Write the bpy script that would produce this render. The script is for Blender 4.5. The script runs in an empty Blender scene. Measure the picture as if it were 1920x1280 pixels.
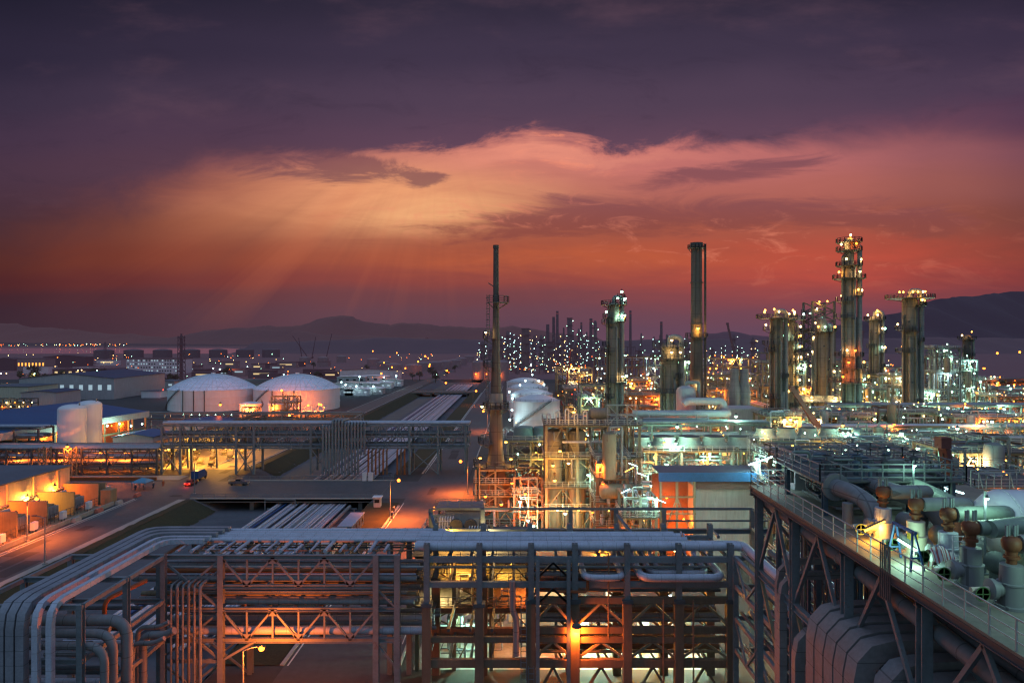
import bpy, math, random
from mathutils import Vector, Matrix
from math import sin, cos, pi, radians, sqrt, atan2
scene = bpy.context.scene
COL = scene.collection
# ------------------------------------------------------------------ survey: pixel of the 1920 px photograph -> metres
FP, CX, CY, CAMH = 1280.0, 975.0, 638.0, 40.0
def PX(px, Y): return (px - CX) / FP * Y
def PZ(py, Y): return CAMH - (py - CY) / FP * Y
def GY(py): return CAMH * FP / (py - CY)
def topix(x, y, z): return CX + x / y * FP, CY + (CAMH - z) / y * FP
def lin(r, g, b):
    f = lambda c: (c / 255 / 12.92) if c <= 10 else ((c / 255 + .055) / 1.055) ** 2.4
    return (f(r), f(g), f(b))
# ------------------------------------------------------------------ mesh builder
class MB:
    def __init__(s): s.v = []; s.f = []
    def quad(s, a, b, c, d):
        n = len(s.v); s.v += [tuple(a), tuple(b), tuple(c), tuple(d)]; s.f.append((n, n+1, n+2, n+3)); return s
    def box(s, c, d, rz=0.0):
        n = len(s.v); ca, sa = cos(rz), sin(rz); hx, hy, hz = d[0]/2, d[1]/2, d[2]/2
        for z in (-hz, hz):
            for x, y in ((-hx, -hy), (hx, -hy), (hx, hy), (-hx, hy)):
                s.v.append((c[0] + x*ca - y*sa, c[1] + x*sa + y*ca, c[2] + z))
        for q in ((0,3,2,1), (4,5,6,7), (0,1,5,4), (1,2,6,5), (2,3,7,6), (3,0,4,7)): s.f.append(tuple(n+i for i in q))
        return s
    def bb(s, x0, x1, y0, y1, z0, z1): return s.box(((x0+x1)/2, (y0+y1)/2, (z0+z1)/2), (x1-x0, y1-y0, z1-z0))
    def bar(s, a, b, w, h=None):
        h = h or w; a = Vector(a); b = Vector(b); d = (b-a)
        if d.length < 1e-6: return s
        d.normalize(); up = Vector((0,0,1)) if abs(d.z) < .95 else Vector((0,1,0))
        x = d.cross(up).normalized(); y = x.cross(d).normalized(); n = len(s.v)
        for p in (a, b):
            for i, j in ((-1,-1), (1,-1), (1,1), (-1,1)): s.v.append(tuple(p + x*(i*w/2) + y*(j*h/2)))
        for q in ((0,1,2,3), (7,6,5,4), (4,5,1,0), (5,6,2,1), (6,7,3,2), (7,4,0,3)): s.f.append(tuple(n+i for i in q))
        return s
    def ibeam(s, a, b, w, h, t=.12):
        # steel I section: two flanges and a web
        a = Vector(a); b = Vector(b); d = (b-a).normalized(); up = Vector((0,0,1)) if abs(d.z) < .95 else Vector((0,1,0))
        x = d.cross(up).normalized(); y = x.cross(d).normalized()
        o = y*(h/2 - t*h/2)
        s.bar(a+o, b+o, w, t*h); s.bar(a-o, b-o, w, t*h); s.bar(a, b, w*.14, h*(1-2*t)); return s
    def tube(s, pts, r, n=8, bend=0.0, seg=4, phase=0.0, cap=True, r2=None):
        P = [Vector(p) for p in pts]; Q = [P[0]]
        for i in range(1, len(P)-1):
            a, b, c = P[i-1], P[i], P[i+1]
            if bend > 0:
                k = min(bend, (b-a).length*.49, (c-b).length*.49); u = b + (a-b).normalized()*k; w = b + (c-b).normalized()*k
                for j in range(seg+1):
                    t = j/seg; Q.append(u*(1-t)**2 + b*2*t*(1-t) + w*t*t)
            else: Q.append(b)
        Q.append(P[-1]); m = len(Q); T = []
        for i in range(m):
            t = (Q[min(i+1, m-1)] - Q[max(i-1, 0)])
            T.append(t.normalized() if t.length > 1e-9 else Vector((0,0,1)))
        up = Vector((0,0,1)) if abs(T[0].z) < .9 else Vector((0,1,0))
        x = T[0].cross(up).normalized(); st = len(s.v)
        for i in range(m):
            if i:
                ax = T[i-1].cross(T[i])
                if ax.length > 1e-6: x = Matrix.Rotation(T[i-1].angle(T[i]), 3, ax.normalized()) @ x
            y = T[i].cross(x).normalized()
            rr = r if r2 is None else r + (r2-r)*i/(m-1)
            if n == 4 and 0 < i < m-1: rr = rr / max(.5, cos(((Q[i]-Q[i-1]).angle(Q[i+1]-Q[i]))/2))**.5
            for j in range(n):
                a = 2*pi*j/n + phase; s.v.append(tuple(Q[i] + x*(rr*cos(a)) + y*(rr*sin(a))))
        for i in range(m-1):
            for j in range(n):
                k = (j+1) % n; s.f.append((st+i*n+j, st+i*n+k, st+(i+1)*n+k, st+(i+1)*n+j))
        if cap:
            s.f.append(tuple(st+j for j in range(n))[::-1]); s.f.append(tuple(st+(m-1)*n+j for j in range(n)))
        return s
    def duct(s, pts, w, bend=.9): return s.tube(pts, w/sqrt(2), 4, bend, 3, pi/4)
    def lathe(s, prof, c=(0,0,0), n=20, axis='z', a0=0.0, a1=2*pi):
        st = len(s.v); full = abs(a1-a0-2*pi) < 1e-6; cnt = n if full else n+1
        for r, z in prof:
            for j in range(cnt):
                a = a0 + (a1-a0)*j/n; p = (r*cos(a), r*sin(a), z)
                if axis == 'x': p = (z, p[0], p[1])
                if axis == 'y': p = (p[1], z, p[0])
                s.v.append((c[0]+p[0], c[1]+p[1], c[2]+p[2]))
        for i in range(len(prof)-1):
            for j in range(n):
                k = (j+1) % cnt; s.f.append((st+i*cnt+j, st+i*cnt+k, st+(i+1)*cnt+k, st+(i+1)*cnt+j))
        if full:
            if prof[0][0] > 1e-4: s.f.append(tuple(st+j for j in range(n))[::-1])
            if prof[-1][0] > 1e-4: s.f.append(tuple(st+(len(prof)-1)*n+j for j in range(n)))
        return s
    def cyl(s, c, r, h, n=16, r2=None, axis='z'): return s.lathe([(r, 0), (r if r2 is None else r2, h)], c, n, axis)
    def ring(s, c, R, r, n=16, m=6, axis='z'):
        s.lathe([(R + r*cos(2*pi*i/m), r*sin(2*pi*i/m)) for i in range(m+1)], c, n, axis); return s
    def rail(s, pts, h=1.1, sp=2.0, t=.06, closed=False):
        P = [Vector(p) for p in pts] + ([Vector(pts[0])] if closed else [])
        for a, b in zip(P[:-1], P[1:]):
            L = (b-a).length; k = max(1, round(L/sp))
            for i in range(k+1):
                q = a.lerp(b, i/k); s.bar(q, q+Vector((0,0,h)), t)
            for f in (1.0, .62, .3): s.bar(a+Vector((0,0,h*f)), b+Vector((0,0,h*f)), t*(.95 if f == 1 else .7))
        return s
    def ladder(s, x, y, z0, z1, w=.5, t=.07, axis='x', step=.6):
        dx, dy = (w/2, 0) if axis == 'x' else (0, w/2)
        for k in (-1, 1): s.bar((x+k*dx, y+k*dy, z0), (x+k*dx, y+k*dy, z1), t)
        z = z0+step
        while z < z1: s.bar((x-dx, y-dy, z), (x+dx, y+dy, z), t*.7); z += step
        return s
    def mesh(s, name, mat, off=(0,0,0), smooth=True, flat=False):
        me = bpy.data.meshes.new(name)
        me.from_pydata([(a-off[0], b-off[1], c-off[2]) for a, b, c in s.v], [], s.f)
        if not flat:
            me.polygons.foreach_set('use_smooth', [True]*len(me.polygons)); me.update()
            me.set_sharp_from_angle(angle=radians(38))
        me.materials.append(mat); me.update(); return me
def link(name, me, parent=None, loc=(0,0,0), rz=0.0):
    o = bpy.data.objects.new(name, me); COL.objects.link(o); o.location = loc; o.rotation_euler = (0,0,rz)
    if parent: o.parent = parent
    return o
USED = set()
def tag(o, label, cat, group=None):
    if len(label.split()) > 16: print('LONG', label)
    o['label'] = label; o['category'] = cat
    if group: o['group'] = group
    return o
def thing(name, label, cat, loc=(0,0,0), group=None):
    o = link(name, None, None, loc); o.empty_display_size = .5
    return tag(o, label, cat, group)
def part(name, mb, mat, parent, label=None):
    """mesh given in world coordinates, stored relative to the parent"""
    off = [0,0,0]; p = parent
    while p: off = [off[i]+p.location[i] for i in range(3)]; p = p.parent
    o = link(name, mb.mesh(name, mat, off), parent)
    if label: o['label'] = label
    return o
def solo(name, mb, mat, label, cat, group=None, loc=(0,0,0)):
    return tag(link(name, mb.mesh(name, mat, loc), None, loc), label, cat, group)
def struct(name, mb, mat):
    o = link(name, mb.mesh(name, mat, flat=True)); o['kind'] = 'structure'; return o
def dup(root, loc, label=None, rz=None):
    r = root.copy(); COL.objects.link(r); r.location = loc
    if rz is not None: r.rotation_euler = (0,0,rz)
    if label: r['label'] = label
    for ch in list(root.children):
        c = ch.copy(); COL.objects.link(c); c.parent = r
        for g in list(ch.children):
            d = g.copy(); COL.objects.link(d); d.parent = c
    return r
# ------------------------------------------------------------------ materials
HAZE = lin(84, 58, 74)  # purple air haze, painted into materials as emission
MATS = {}
def nd(nt, t, **kw):
    n = nt.nodes.new(t)
    for k, v in kw.items(): setattr(n, k, v)
    return n
def mat(name, c, rough=.6, metal=0.0, var=.35, ns=.6, haze=0.0, rust=0.0, rustc=(.13,.05,.025), streak=0.0, seam=0.0, seamw=.04, bump=0.0, axes=(0,1,2), fine=0.25, rough_var=.15, spec=.5):
    if name in MATS: return MATS[name]
    m = bpy.data.materials.new(name); m.use_nodes = True; nt = m.node_tree; nt.nodes.clear(); L = nt.links
    out = nd(nt, 'ShaderNodeOutputMaterial'); b = nd(nt, 'ShaderNodeBsdfPrincipled'); L.new(b.outputs[0], out.inputs[0])
    geo = nd(nt, 'ShaderNodeNewGeometry')
    n1 = nd(nt, 'ShaderNodeTexNoise'); n1.inputs['Scale'].default_value = ns; n1.inputs['Detail'].default_value = 5; n1.inputs['Roughness'].default_value = .62
    L.new(geo.outputs['Position'], n1.inputs['Vector'])
    n2 = nd(nt, 'ShaderNodeTexNoise'); n2.inputs['Scale'].default_value = ns*9; n2.inputs['Detail'].default_value = 3
    mp = nd(nt, 'ShaderNodeMapping'); mp.inputs['Scale'].default_value = (1, 1, .12 if streak else 1); L.new(geo.outputs['Position'], mp.inputs[0]); L.new(mp.outputs[0], n2.inputs['Vector'])
    def math(op, a, bb_, clamp=False):
        q = nd(nt, 'ShaderNodeMath', operation=op); q.use_clamp = clamp
        for i, x in enumerate((a, bb_)):
            if hasattr(x, 'default_value'): L.new(x, q.inputs[i])
            elif x is not None: q.inputs[i].default_value = x
        return q.outputs[0]
    a = math('MULTIPLY_ADD', n1.outputs[0], 2*var); nt.nodes[-1].inputs[2].default_value = 1-var
    f = math('MULTIPLY_ADD', n2.outputs[0], 2*fine); nt.nodes[-1].inputs[2].default_value = 1-fine
    val = math('MULTIPLY', a, f)
    base = nd(nt, 'ShaderNodeVectorMath', operation='SCALE'); base.inputs[0].default_value = c[:3]; L.new(val, base.inputs['Scale']); col = base.outputs[0]
    def mixc(fac, colA, colB):
        q = nd(nt, 'ShaderNodeMix', data_type='RGBA'); L.new(fac, q.inputs['Factor']); L.new(colA, q.inputs['A']); q.inputs['B'].default_value = (*colB[:3], 1); return q.outputs['Result']
    if rust:
        r = nd(nt, 'ShaderNodeMapRange'); r.inputs[1].default_value = .75-rust*.5; r.inputs[2].default_value = .9-rust*.5; r.inputs[4].default_value = .85
        s2 = math('MULTIPLY_ADD', n2.outputs[0], .4); nt.nodes[-1].inputs[2].default_value = -.05
        L.new(math('ADD', math('MULTIPLY', n1.outputs[0], .75), s2), r.inputs[0]); col = mixc(r.outputs[0], col, rustc)
    if seam:
        sx = nd(nt, 'ShaderNodeSeparateXYZ'); L.new(geo.outputs['Position'], sx.inputs[0]); acc = None
        for k in axes:
            fr = math('FRACT', math('MULTIPLY', sx.outputs[k], 1/seam), None); lt = math('LESS_THAN', fr, seamw/seam)
            acc = lt if acc is None else math('MAXIMUM', acc, lt)
        col = mixc(math('MULTIPLY', acc, .6), col, tuple(x*.25 for x in c[:3]))
    L.new(col, b.inputs['Base Color'])
    rr = math('MULTIPLY_ADD', n1.outputs[0], 2*rough_var); nt.nodes[-1].inputs[2].default_value = rough-rough_var; L.new(rr, b.inputs['Roughness'])
    b.inputs['Metallic'].default_value = metal; b.inputs['Specular IOR Level'].default_value = spec
    if bump:
        bp = nd(nt, 'ShaderNodeBump'); bp.inputs['Strength'].default_value = bump; bp.inputs['Distance'].default_value = .05
        L.new(n2.outputs[0], bp.inputs['Height']); L.new(bp.outputs[0], b.inputs['Normal'])
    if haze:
        b.inputs['Emission Color'].default_value = (*HAZE, 1); b.inputs['Emission Strength'].default_value = haze  # surface itself glows in the haze colour, the same at any distance
    MATS[name] = m; return m
def emit(name, c, s):
    if name in MATS: return MATS[name]
    m = bpy.data.materials.new(name); m.use_nodes = True; nt = m.node_tree; nt.nodes.clear()
    o = nd(nt, 'ShaderNodeOutputMaterial'); e = nd(nt, 'ShaderNodeEmission'); e.inputs[0].default_value = (*c, 1); e.inputs[1].default_value = s
    nt.links.new(e.outputs[0], o.inputs[0]); m.cycles.emission_sampling = 'NONE'; MATS[name] = m; return m
STEEL = mat('galvanised_steel', (.185,.215,.235), .6, .05, rust=.25, var=.5, ns=.5)
RAILM = mat('railing_paint', (.38,.41,.40), .55, 0, rust=.15)
STEELD = mat('dark_steel', (.085,.095,.105), .65, .05, rust=.2, ns=.4)
STEELB = mat('blue_grey_steel', (.085,.13,.18), .5, .1, rust=.12)
BROWN = mat('fireproofed_brown', (.19,.135,.09), .85, var=.5, streak=1, ns=.35)
RUSTY = mat('rusty_steel', (.22,.125,.08), .75, .1, var=.5, rust=.4)
OLIVE = mat('weathered_steel', (.27,.235,.155), .65, .15, rust=.32, ns=.4, streak=1)
GREEN = mat('green_grey_steel', (.22,.28,.245), .6, .15, rust=.2, ns=.4)
CLAD = mat('aluminium_cladding', (.46,.49,.58), .5, .12, seam=1.5, ns=.7, var=.3)
CLADD = mat('dull_cladding', (.22,.23,.24), .6, .08, seam=2.2, seamw=.07, ns=.3, var=.4, streak=1, rust=.12)
CLADR = mat('duct_cladding', (.25,.26,.30), .6, .1, seam=1.25, seamw=.05, ns=.6, axes=(1,2), rust=.08, bump=.25)
CLADX = mat('panel_cladding', (.25,.24,.25), .6, .1, seam=1.2, seamw=.05, ns=.5, axes=(2,), rust=.12, bump=.25, var=.4)
COLUMN = mat('column_shell', (.25,.22,.18), .65, .1, var=.45, ns=.25, streak=1, seam=4.5, seamw=.16, rust=.2)
STACK = mat('stack_shell', (.11,.095,.09), .7, .1, var=.4, ns=.25, streak=1, seam=5.0, seamw=.15, rust=.25)
WHITE = mat('white_tank_paint', (.72,.73,.77), .6, 0, var=.12, fine=.1, ns=.12, streak=1)
BAYC = mat('bay_concrete', (.30,.225,.135), .85, 0, var=.45, ns=.35, streak=1)
TAN = mat('tan_panel', (.56,.43,.27), .6, 0, var=.22, ns=.2, streak=1)
CREAM = mat('cream_panel', (.62,.55,.42), .6, 0, var=.18, ns=.2, streak=1)
GREYW = mat('grey_panel', (.42,.42,.45), .55, .1, var=.15, ns=.25, streak=1)
BLUEROOF = mat('blue_roof', (.04,.12,.27), .45, .1, var=.25, ns=.15)
DARKROOF = mat('dark_blue_roof', (.06,.085,.15), .5, .1, var=.3, ns=.1)
GREYROOF = mat('grey_roof', (.12,.13,.16), .6, 0, var=.3, ns=.1)
CONC = mat('concrete', (.34,.33,.30), .85, 0, var=.35, ns=.25, bump=.2)
CONCD = mat('dark_concrete', (.20,.18,.16), .85, 0, var=.4, ns=.3, streak=1)
GRATING = mat('deck_grating', (.11,.12,.12), .7, .2, var=.3)
DECK = mat('deck_plate', (.21,.20,.16), .7, .05, var=.4, ns=.5, bump=.15, rust=.12)
ORANGEP = mat('orange_primer', (.34,.10,.03), .6, .0, var=.35, ns=1.5, rust=.2)
REDP = mat('red_paint', (.45,.05,.035), .5)
BLUEP = mat('blue_paint', (.02,.075,.22), .45)
GREENP = mat('green_paint', (.10,.20,.07), .5)
YELLOW = mat('yellow_paint', (.55,.38,.05), .5)
BLACK = mat('black_rubber', (.02,.02,.02), .7)
GLASSD = mat('dark_glass', (.02,.025,.03), .1, 0, var=.1)
LEAF = mat('foliage', (.045,.06,.025), .8, 0, var=.6, ns=.8, haze=.12)  # leaves carry a little emitted haze
BARK = mat('bark', (.09,.06,.04), .9)
HAZEF = mat('haze_glow_steel', (.07,.07,.085), .7, 0, haze=.24, ns=.1)  # far materials: aerial haze put into the surface as a constant glow
HAZET = mat('haze_glow_tank', (.17,.145,.15), .6, 0, haze=.28, ns=.05, var=.2)
HAZED = mat('haze_glow_dark', (.035,.032,.045), .8, 0, haze=.26, ns=.05)
HAZER = mat('haze_glow_red', (.42,.06,.05), .7, 0, haze=.4, ns=.1)
HAZEW = mat('haze_glow_white', (.55,.52,.55), .6, 0, haze=.3, ns=.05, var=.15)
ORANGE_L = (1.0, .165, .014); WARM_L = (1.0, .62, .22); WHITE_L = (.50, 1.0, .72); CYAN_L = (.62, 1.0, 1.0); RED_L = (1, .06, .03); YEL_L = (1.0, .42, .05)
LC = dict(orange=ORANGE_L, warm=WARM_L, white=WHITE_L, cyan=CYAN_L, red=RED_L, yellow=YEL_L)
EM = {k: emit('glow_'+k, c, 14 if k != 'red' else 6) for k, c in LC.items()}
# ------------------------------------------------------------------ lamps
BULB = {}
def bulb_mesh(kind, r):
    k = (kind, round(r, 2))
    if k not in BULB: BULB[k] = MB().lathe([(0,-r), (r*.7,-r*.7), (r,0), (r*.7,r*.7), (0,r)], n=8).mesh('bulb', EM[kind])
    return BULB[k]
HOOD = MB().lathe([(.05,.75), (.1,.45), (.34,.3), (.38,.12), (.30,.12)], n=10).mesh('lamp_hood', STEELD)
LDATA = {}
NLAMP = 0
def light(parent, kind, power, r=.25, loc=(0,0,0), spot=False):
    k = (kind, power, r, spot)
    if k not in LDATA:
        d = bpy.data.lights.new('lamp_light', 'SPOT' if spot else 'POINT'); d.energy = power; d.color = LC[kind]; d.shadow_soft_size = r; LDATA[k] = d
        if spot: d.spot_size = radians(138); d.spot_blend = .7
    o = bpy.data.objects.new('lamp_light', LDATA[k]); COL.objects.link(o); o.parent = parent; o.location = loc; return o
ADJ = dict(orange='orange', warm='warm white', white='greenish white', cyan='cool white', red='red', yellow='yellow')
LAMPS = []
def lamp(x, y, z, kind='warm', power=0, r=None, where='the process units'):
    r = r or (.20 + .0009*y)
    LAMPS.append((r/y, x, y, z, kind, power, r, where))
def finish_lamps(cap=290):
    """the lamps that show largest become things of their own, the remaining ones share one object"""
    seen = {}
    for i, L in enumerate(LAMPS):      # lamps standing side by side light the steel as one source
        if not L[5]: continue
        c = 3.5+.022*L[2]; k = (L[4], round(L[1]/c), round(L[2]/c), round(L[3]/c))
        if k in seen: j = seen[k]; M_ = LAMPS[j]; LAMPS[j] = M_[:5]+(M_[5]+L[5],)+M_[6:]; LAMPS[i] = L[:5]+(0,)+L[6:]
        else: seen[k] = i
    LAMPS.sort(reverse=True); rest = LAMPS[cap:]
    for _, x, y, z, kind, power, r, where in LAMPS[:cap]:
        o = link('plant_lamp', HOOD, None, (x, y, z)); o.scale = (max(.25, r/.3),)*3
        tag(o, 'small %s lamp burning on %s' % (ADJ[kind], where), 'lamp', '%s lamps on %s' % (ADJ[kind], where))
        link('bulb', bulb_mesh(kind, .3), o)
        if power: light(o, kind, power, .3, (0,0,-.5))
    mb = MB(); ix = []; ks = list(LC)
    for _, x, y, z, kind, power, r, where in rest:
        n = len(mb.f); mb.lathe([(0,-r), (r*.8,-r*.55), (r*.8,r*.55), (0,r)], (x,y,z), 6); ix += [ks.index(kind)]*(len(mb.f)-n)
    me = bpy.data.meshes.new('plant_lamps'); me.from_pydata(mb.v, [], mb.f)
    for k in ks: me.materials.append(EM[k])
    me.polygons.foreach_set('material_index', ix); me.update(); o = link('plant_lamps', me); o['kind'] = 'stuff'
    for _, x, y, z, kind, power, r, where in rest:
        if power: light(o, kind, power, .3, (x,y-.2,z-.5))
def tube_light(x, y, z, dx, dy, dz, kind, power, label, L=1.6, pole=None):
    t = thing('tube_light', label, 'tube light', (x, y, z), 'fluorescent tube lights on brackets')
    d = Vector((dx, dy, dz)).normalized()*L/2; c = Vector((x, y, z))
    part('tube', MB().tube([c-d, c+d], .055, 8), emit('glow_tube_'+kind, LC[kind], 7), t)
    part('housing', MB().bar(c-d*1.06+Vector((0,0,.14)), c+d*1.06+Vector((0,0,.1)), .13, .05), STEELD, t)
    if pole: part('bracket', MB().tube([c+Vector((0,0,.18)), (x, y+.5, z+.2), (x, y+.5, pole)], .05, 6), STEEL, t)
    for k in (-.5, .5): light(t, kind, power/2, .3, tuple(d*k - Vector((0,0,.28))))
    return t
# ------------------------------------------------------------------ sky, sun, camera
def build_world():
    w = bpy.data.worlds.new('World'); scene.world = w; w.use_nodes = True; nt = w.node_tree; nt.nodes.clear(); L = nt.links
    def M(op, a, b=None, c=None, cl=False):
        q = nd(nt, 'ShaderNodeMath', operation=op); q.use_clamp = cl
        for i, x in enumerate((a, b, c)):
            if x is None: continue
            if hasattr(x, 'default_value'): L.new(x, q.inputs[i])
            else: q.inputs[i].default_value = x
        return q.outputs[0]
    def SS(x, a, b):
        q = nd(nt, 'ShaderNodeMapRange', interpolation_type='SMOOTHSTEP'); L.new(x, q.inputs[0]); q.inputs[1].default_value = a; q.inputs[2].default_value = b; return q.outputs[0]
    def RAMP(x, stops, lo, hi, interp='EASE'):
        q = nd(nt, 'ShaderNodeMapRange'); L.new(x, q.inputs[0]); q.inputs[1].default_value = lo; q.inputs[2].default_value = hi
        r = nd(nt, 'ShaderNodeValToRGB'); r.color_ramp.interpolation = interp; el = r.color_ramp.elements
        while len(el) > 1: el.remove(el[-1])
        for i, (p, c) in enumerate(stops):
            e = el[0] if i == 0 else el.new((p-lo)/(hi-lo)); e.position = (p-lo)/(hi-lo); e.color = (*c, 1) if not isinstance(c, float) else (c, c, c, 1)
        L.new(q.outputs[0], r.inputs[0]); return r.outputs[0]
    def MIX(f, a, b, mode='MIX'):
        q = nd(nt, 'ShaderNodeMix', data_type='RGBA', blend_type=mode)
        for nm, x in (('Factor', f), ('A', a), ('B', b)):
            if hasattr(x, 'default_value'): L.new(x, q.inputs[nm])
            elif nm == 'Factor': q.inputs[0].default_value = x
            else: q.inputs[nm].default_value = (*x, 1)
        return q.outputs['Result']
    def NOISE(u, v, su, sv, det=5, seed=0.0, rough=.6, warp=0.0):
        c = nd(nt, 'ShaderNodeCombineXYZ'); L.new(M('MULTIPLY', u, su), c.inputs[0]); L.new(M('MULTIPLY', v, sv), c.inputs[1]); c.inputs[2].default_value = seed
        q = nd(nt, 'ShaderNodeTexNoise'); q.inputs['Scale'].default_value = 1; q.inputs['Detail'].default_value = det; q.inputs['Roughness'].default_value = rough; q.inputs['Distortion'].default_value = warp
        L.new(c.outputs[0], q.inputs['Vector']); return M('SUBTRACT', q.outputs[0], .5)
    def GAUSS(u, v, u0, v0, su, sv, rot=0.0):
        a = M('SUBTRACT', u, u0); b = M('SUBTRACT', v, v0); cr, sr = cos(rot), sin(rot)
        p = M('ADD', M('MULTIPLY', a, cr/su), M('MULTIPLY', b, sr/su)); q = M('ADD', M('MULTIPLY', a, -sr/sv), M('MULTIPLY', b, cr/sv))
        return M('POWER', 2.718, M('MULTIPLY', M('ADD', M('MULTIPLY', p, p), M('MULTIPLY', q, q)), -1.0))
    tc = nd(nt, 'ShaderNodeTexCoord'); sp = nd(nt, 'ShaderNodeSeparateXYZ'); L.new(tc.outputs['Generated'], sp.inputs[0]); x, y, z = sp.outputs
    yy = M('MAXIMUM', y, .08); u = M('DIVIDE', x, yy); v = M('DIVIDE', z, yy)
    n0 = NOISE(u, v, 2.2, 7, 5, 1.3); v1 = M('MULTIPLY_ADD', n0, .05, v)
    c = lin
    k = lambda r, g, b: tuple((q/255)**1.05 for q in (r, g, b))
    base = RAMP(v1, [(-.02, c(78,60,78)), (.012, c(92,68,84)), (.035, c(104,70,82)), (.06, c(116,68,74)), (.085, c(142,70,66)), (.12, c(160,82,64)), (.17, c(162,90,72)), (.22, c(172,100,88)), (.27, c(162,98,100)), (.32, c(120,76,92)), (.40, c(80,60,84)), (.52, c(58,50,74))], -.05, .55)
    # brightness across: dark at far left, strong red to the right
    side = RAMP(u, [(-.78, k(84,84,104)), (-.62, k(128,120,132)), (-.45, k(190,178,176)), (-.25, k(250,244,236)), (.1, k(250,244,244)), (.45, k(246,236,248)), (.62, k(186,190,216)), (.78, k(132,142,186))], -.8, .8)
    base = MIX(1.0, base, side, 'MULTIPLY')
    # red glow low on the right, gold opening on the left of centre, pink higher
    st = NOISE(u, v, 4.5, 30, 8, 7.7, .62, .6)
    red = M('MULTIPLY', GAUSS(u, v, .46, .105, .30, .055), M('MULTIPLY_ADD', st, 1.8, .9), cl=True)
    base = MIX(M('MULTIPLY', red, .65), base, c(204,82,64))
    red2 = M('MULTIPLY', GAUSS(u, v, .05, .115, .26, .03), M('MULTIPLY_ADD', st, 2.2, .6), cl=True)
    base = MIX(M('MULTIPLY', red2, .75), base, c(204,100,58))
    pink = M('MULTIPLY', GAUSS(u, v, .12, .265, .36, .05), M('MULTIPLY_ADD', st, 1.4, .9), cl=True)
    base = MIX(M('MULTIPLY', pink, .85), base, c(204,118,112))
    gold = M('MULTIPLY', GAUSS(u, v, -.205, .212, .21, .048, .06), M('MULTIPLY_ADD', st, 1.1, .95), cl=True)
    base = MIX(M('MULTIPLY', gold, .92), base, c(238,160,114))
    gold2 = M('MULTIPLY', GAUSS(u, v, -.12, .19, .13, .028, .1), M('MULTIPLY_ADD', st, 2.2, .7), cl=True)
    base = MIX(M('MULTIPLY', gold2, .8), base, c(250,184,128))
    # soft shafts fanning down from the opening
    ang = M('ARCTAN2', M('SUBTRACT', u, -.12), M('SUBTRACT', .34, v))
    ray = NOISE(ang, M('MULTIPLY', ang, 0.0), 4.5, 1, 4, 3.1, .6)
    rm = M('MULTIPLY', GAUSS(u, v, -.33, .13, .30, .11), M('MULTIPLY', ray, 1.25))
    base = MIX(M('MAXIMUM', rm, 0.0, cl=True), base, c(206,112,78))
    base = MIX(M('MAXIMUM', M('MULTIPLY', rm, -1.0), 0.0, cl=True), base, c(110,64,60))
    # broken streaks of cloud across the bright band
    w1 = NOISE(u, v, 3.4, 17, 8, 12.4, .68, .9)
    band = M('ADD', M('ADD', GAUSS(u, v, .26, .185, .30, .035), M('MULTIPLY', GAUSS(u, v, .30, .245, .20, .02, .12), 1.1)), M('ADD', M('MULTIPLY', GAUSS(u, v, .62, .16, .12, .03), .9), M('MULTIPLY', GAUSS(u, v, .02, .17, .16, .022), .7)))
    cm = SS(M('MULTIPLY_ADD', band, .36, w1), .15, .36)
    ccol = RAMP(v, [(.06, c(124,58,60)), (.15, c(140,74,66)), (.22, c(132,78,84)), (.3, c(112,74,90))], 0, .35)
    base = MIX(M('MULTIPLY', cm, .82), base, ccol)
    # bright wisps
    w2 = NOISE(u, v, 9, 30, 8, 31.0, .66, 1.6)
    wis = M('MULTIPLY', SS(w2, .02, .2), M('ADD', M('MULTIPLY', GAUSS(u, v, .06, .285, .09, .045), 1.5), M('ADD', M('MULTIPLY', GAUSS(u, v, .35, .14, .3, .05), .6), M('MULTIPLY', GAUSS(u, v, -.05, .19, .2, .03), .6))), cl=True)
    base = MIX(M('MULTIPLY', wis, .75), base, c(240,140,112))
    # main dark deck with its ragged lower edge
    edge = RAMP(u, [(-.8, .13), (-.68, .165), (-.56, .20), (-.46, .238), (-.36, .255), (-.28, .268), (-.17, .278), (-.05, .296), (.02, .314), (.09, .302), (.13, .286), (.25, .292), (.36, .292), (.5, .304), (.62, .318), (.78, .335)], -.8, .8, 'LINEAR')
    e1 = NOISE(u, v, 6, 15, 9, 5.5, .66, .8); e2 = NOISE(u, v, 1.6, 3, 4, 9.5)
    dv = M('SUBTRACT', M('ADD', M('MULTIPLY_ADD', e1, .10, v), M('MULTIPLY', e2, .035)), edge)
    soft = RAMP(u, [(-.8, .16), (-.5, .11), (-.35, .036), (-.1, .02), (.1, .018), (.3, .03), (.55, .085), (.8, .12)], -.8, .8, 'LINEAR')
    dm = M('DIVIDE', M('ADD', dv, M('MULTIPLY', soft, .5)), soft, cl=True); dm = SS(dm, 0, 1)
    dk = RAMP(M('MULTIPLY_ADD', e2, .10, v), [(.05, c(82,50,54)), (.16, c(96,62,70)), (.24, c(100,70,86)), (.30, c(92,68,88)), (.36, c(80,64,84)), (.43, c(64,54,74)), (.52, c(48,43,60))], 0, .55)
    dks = RAMP(u, [(-.8, k(140,150,170)), (-.5, k(180,184,198)), (-.1, k(250,245,250)), (.3, k(255,250,252)), (.8, k(225,215,232))], -.8, .8)
    dk = MIX(1.0, dk, dks, 'MULTIPLY')
    tex = NOISE(u, v, 3, 9, 6, 21.0); dk = MIX(M('MULTIPLY', SS(tex, .0, .28), .42), dk, c(108,78,92)); tex2 = NOISE(u, v, 7, 22, 8, 61.0, .66, .8); dk = MIX(M('MULTIPLY', SS(tex2, .0, .3), .4), dk, c(46,38,56))
    col = MIX(M('MULTIPLY', dm, .96), base, dk)
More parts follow.
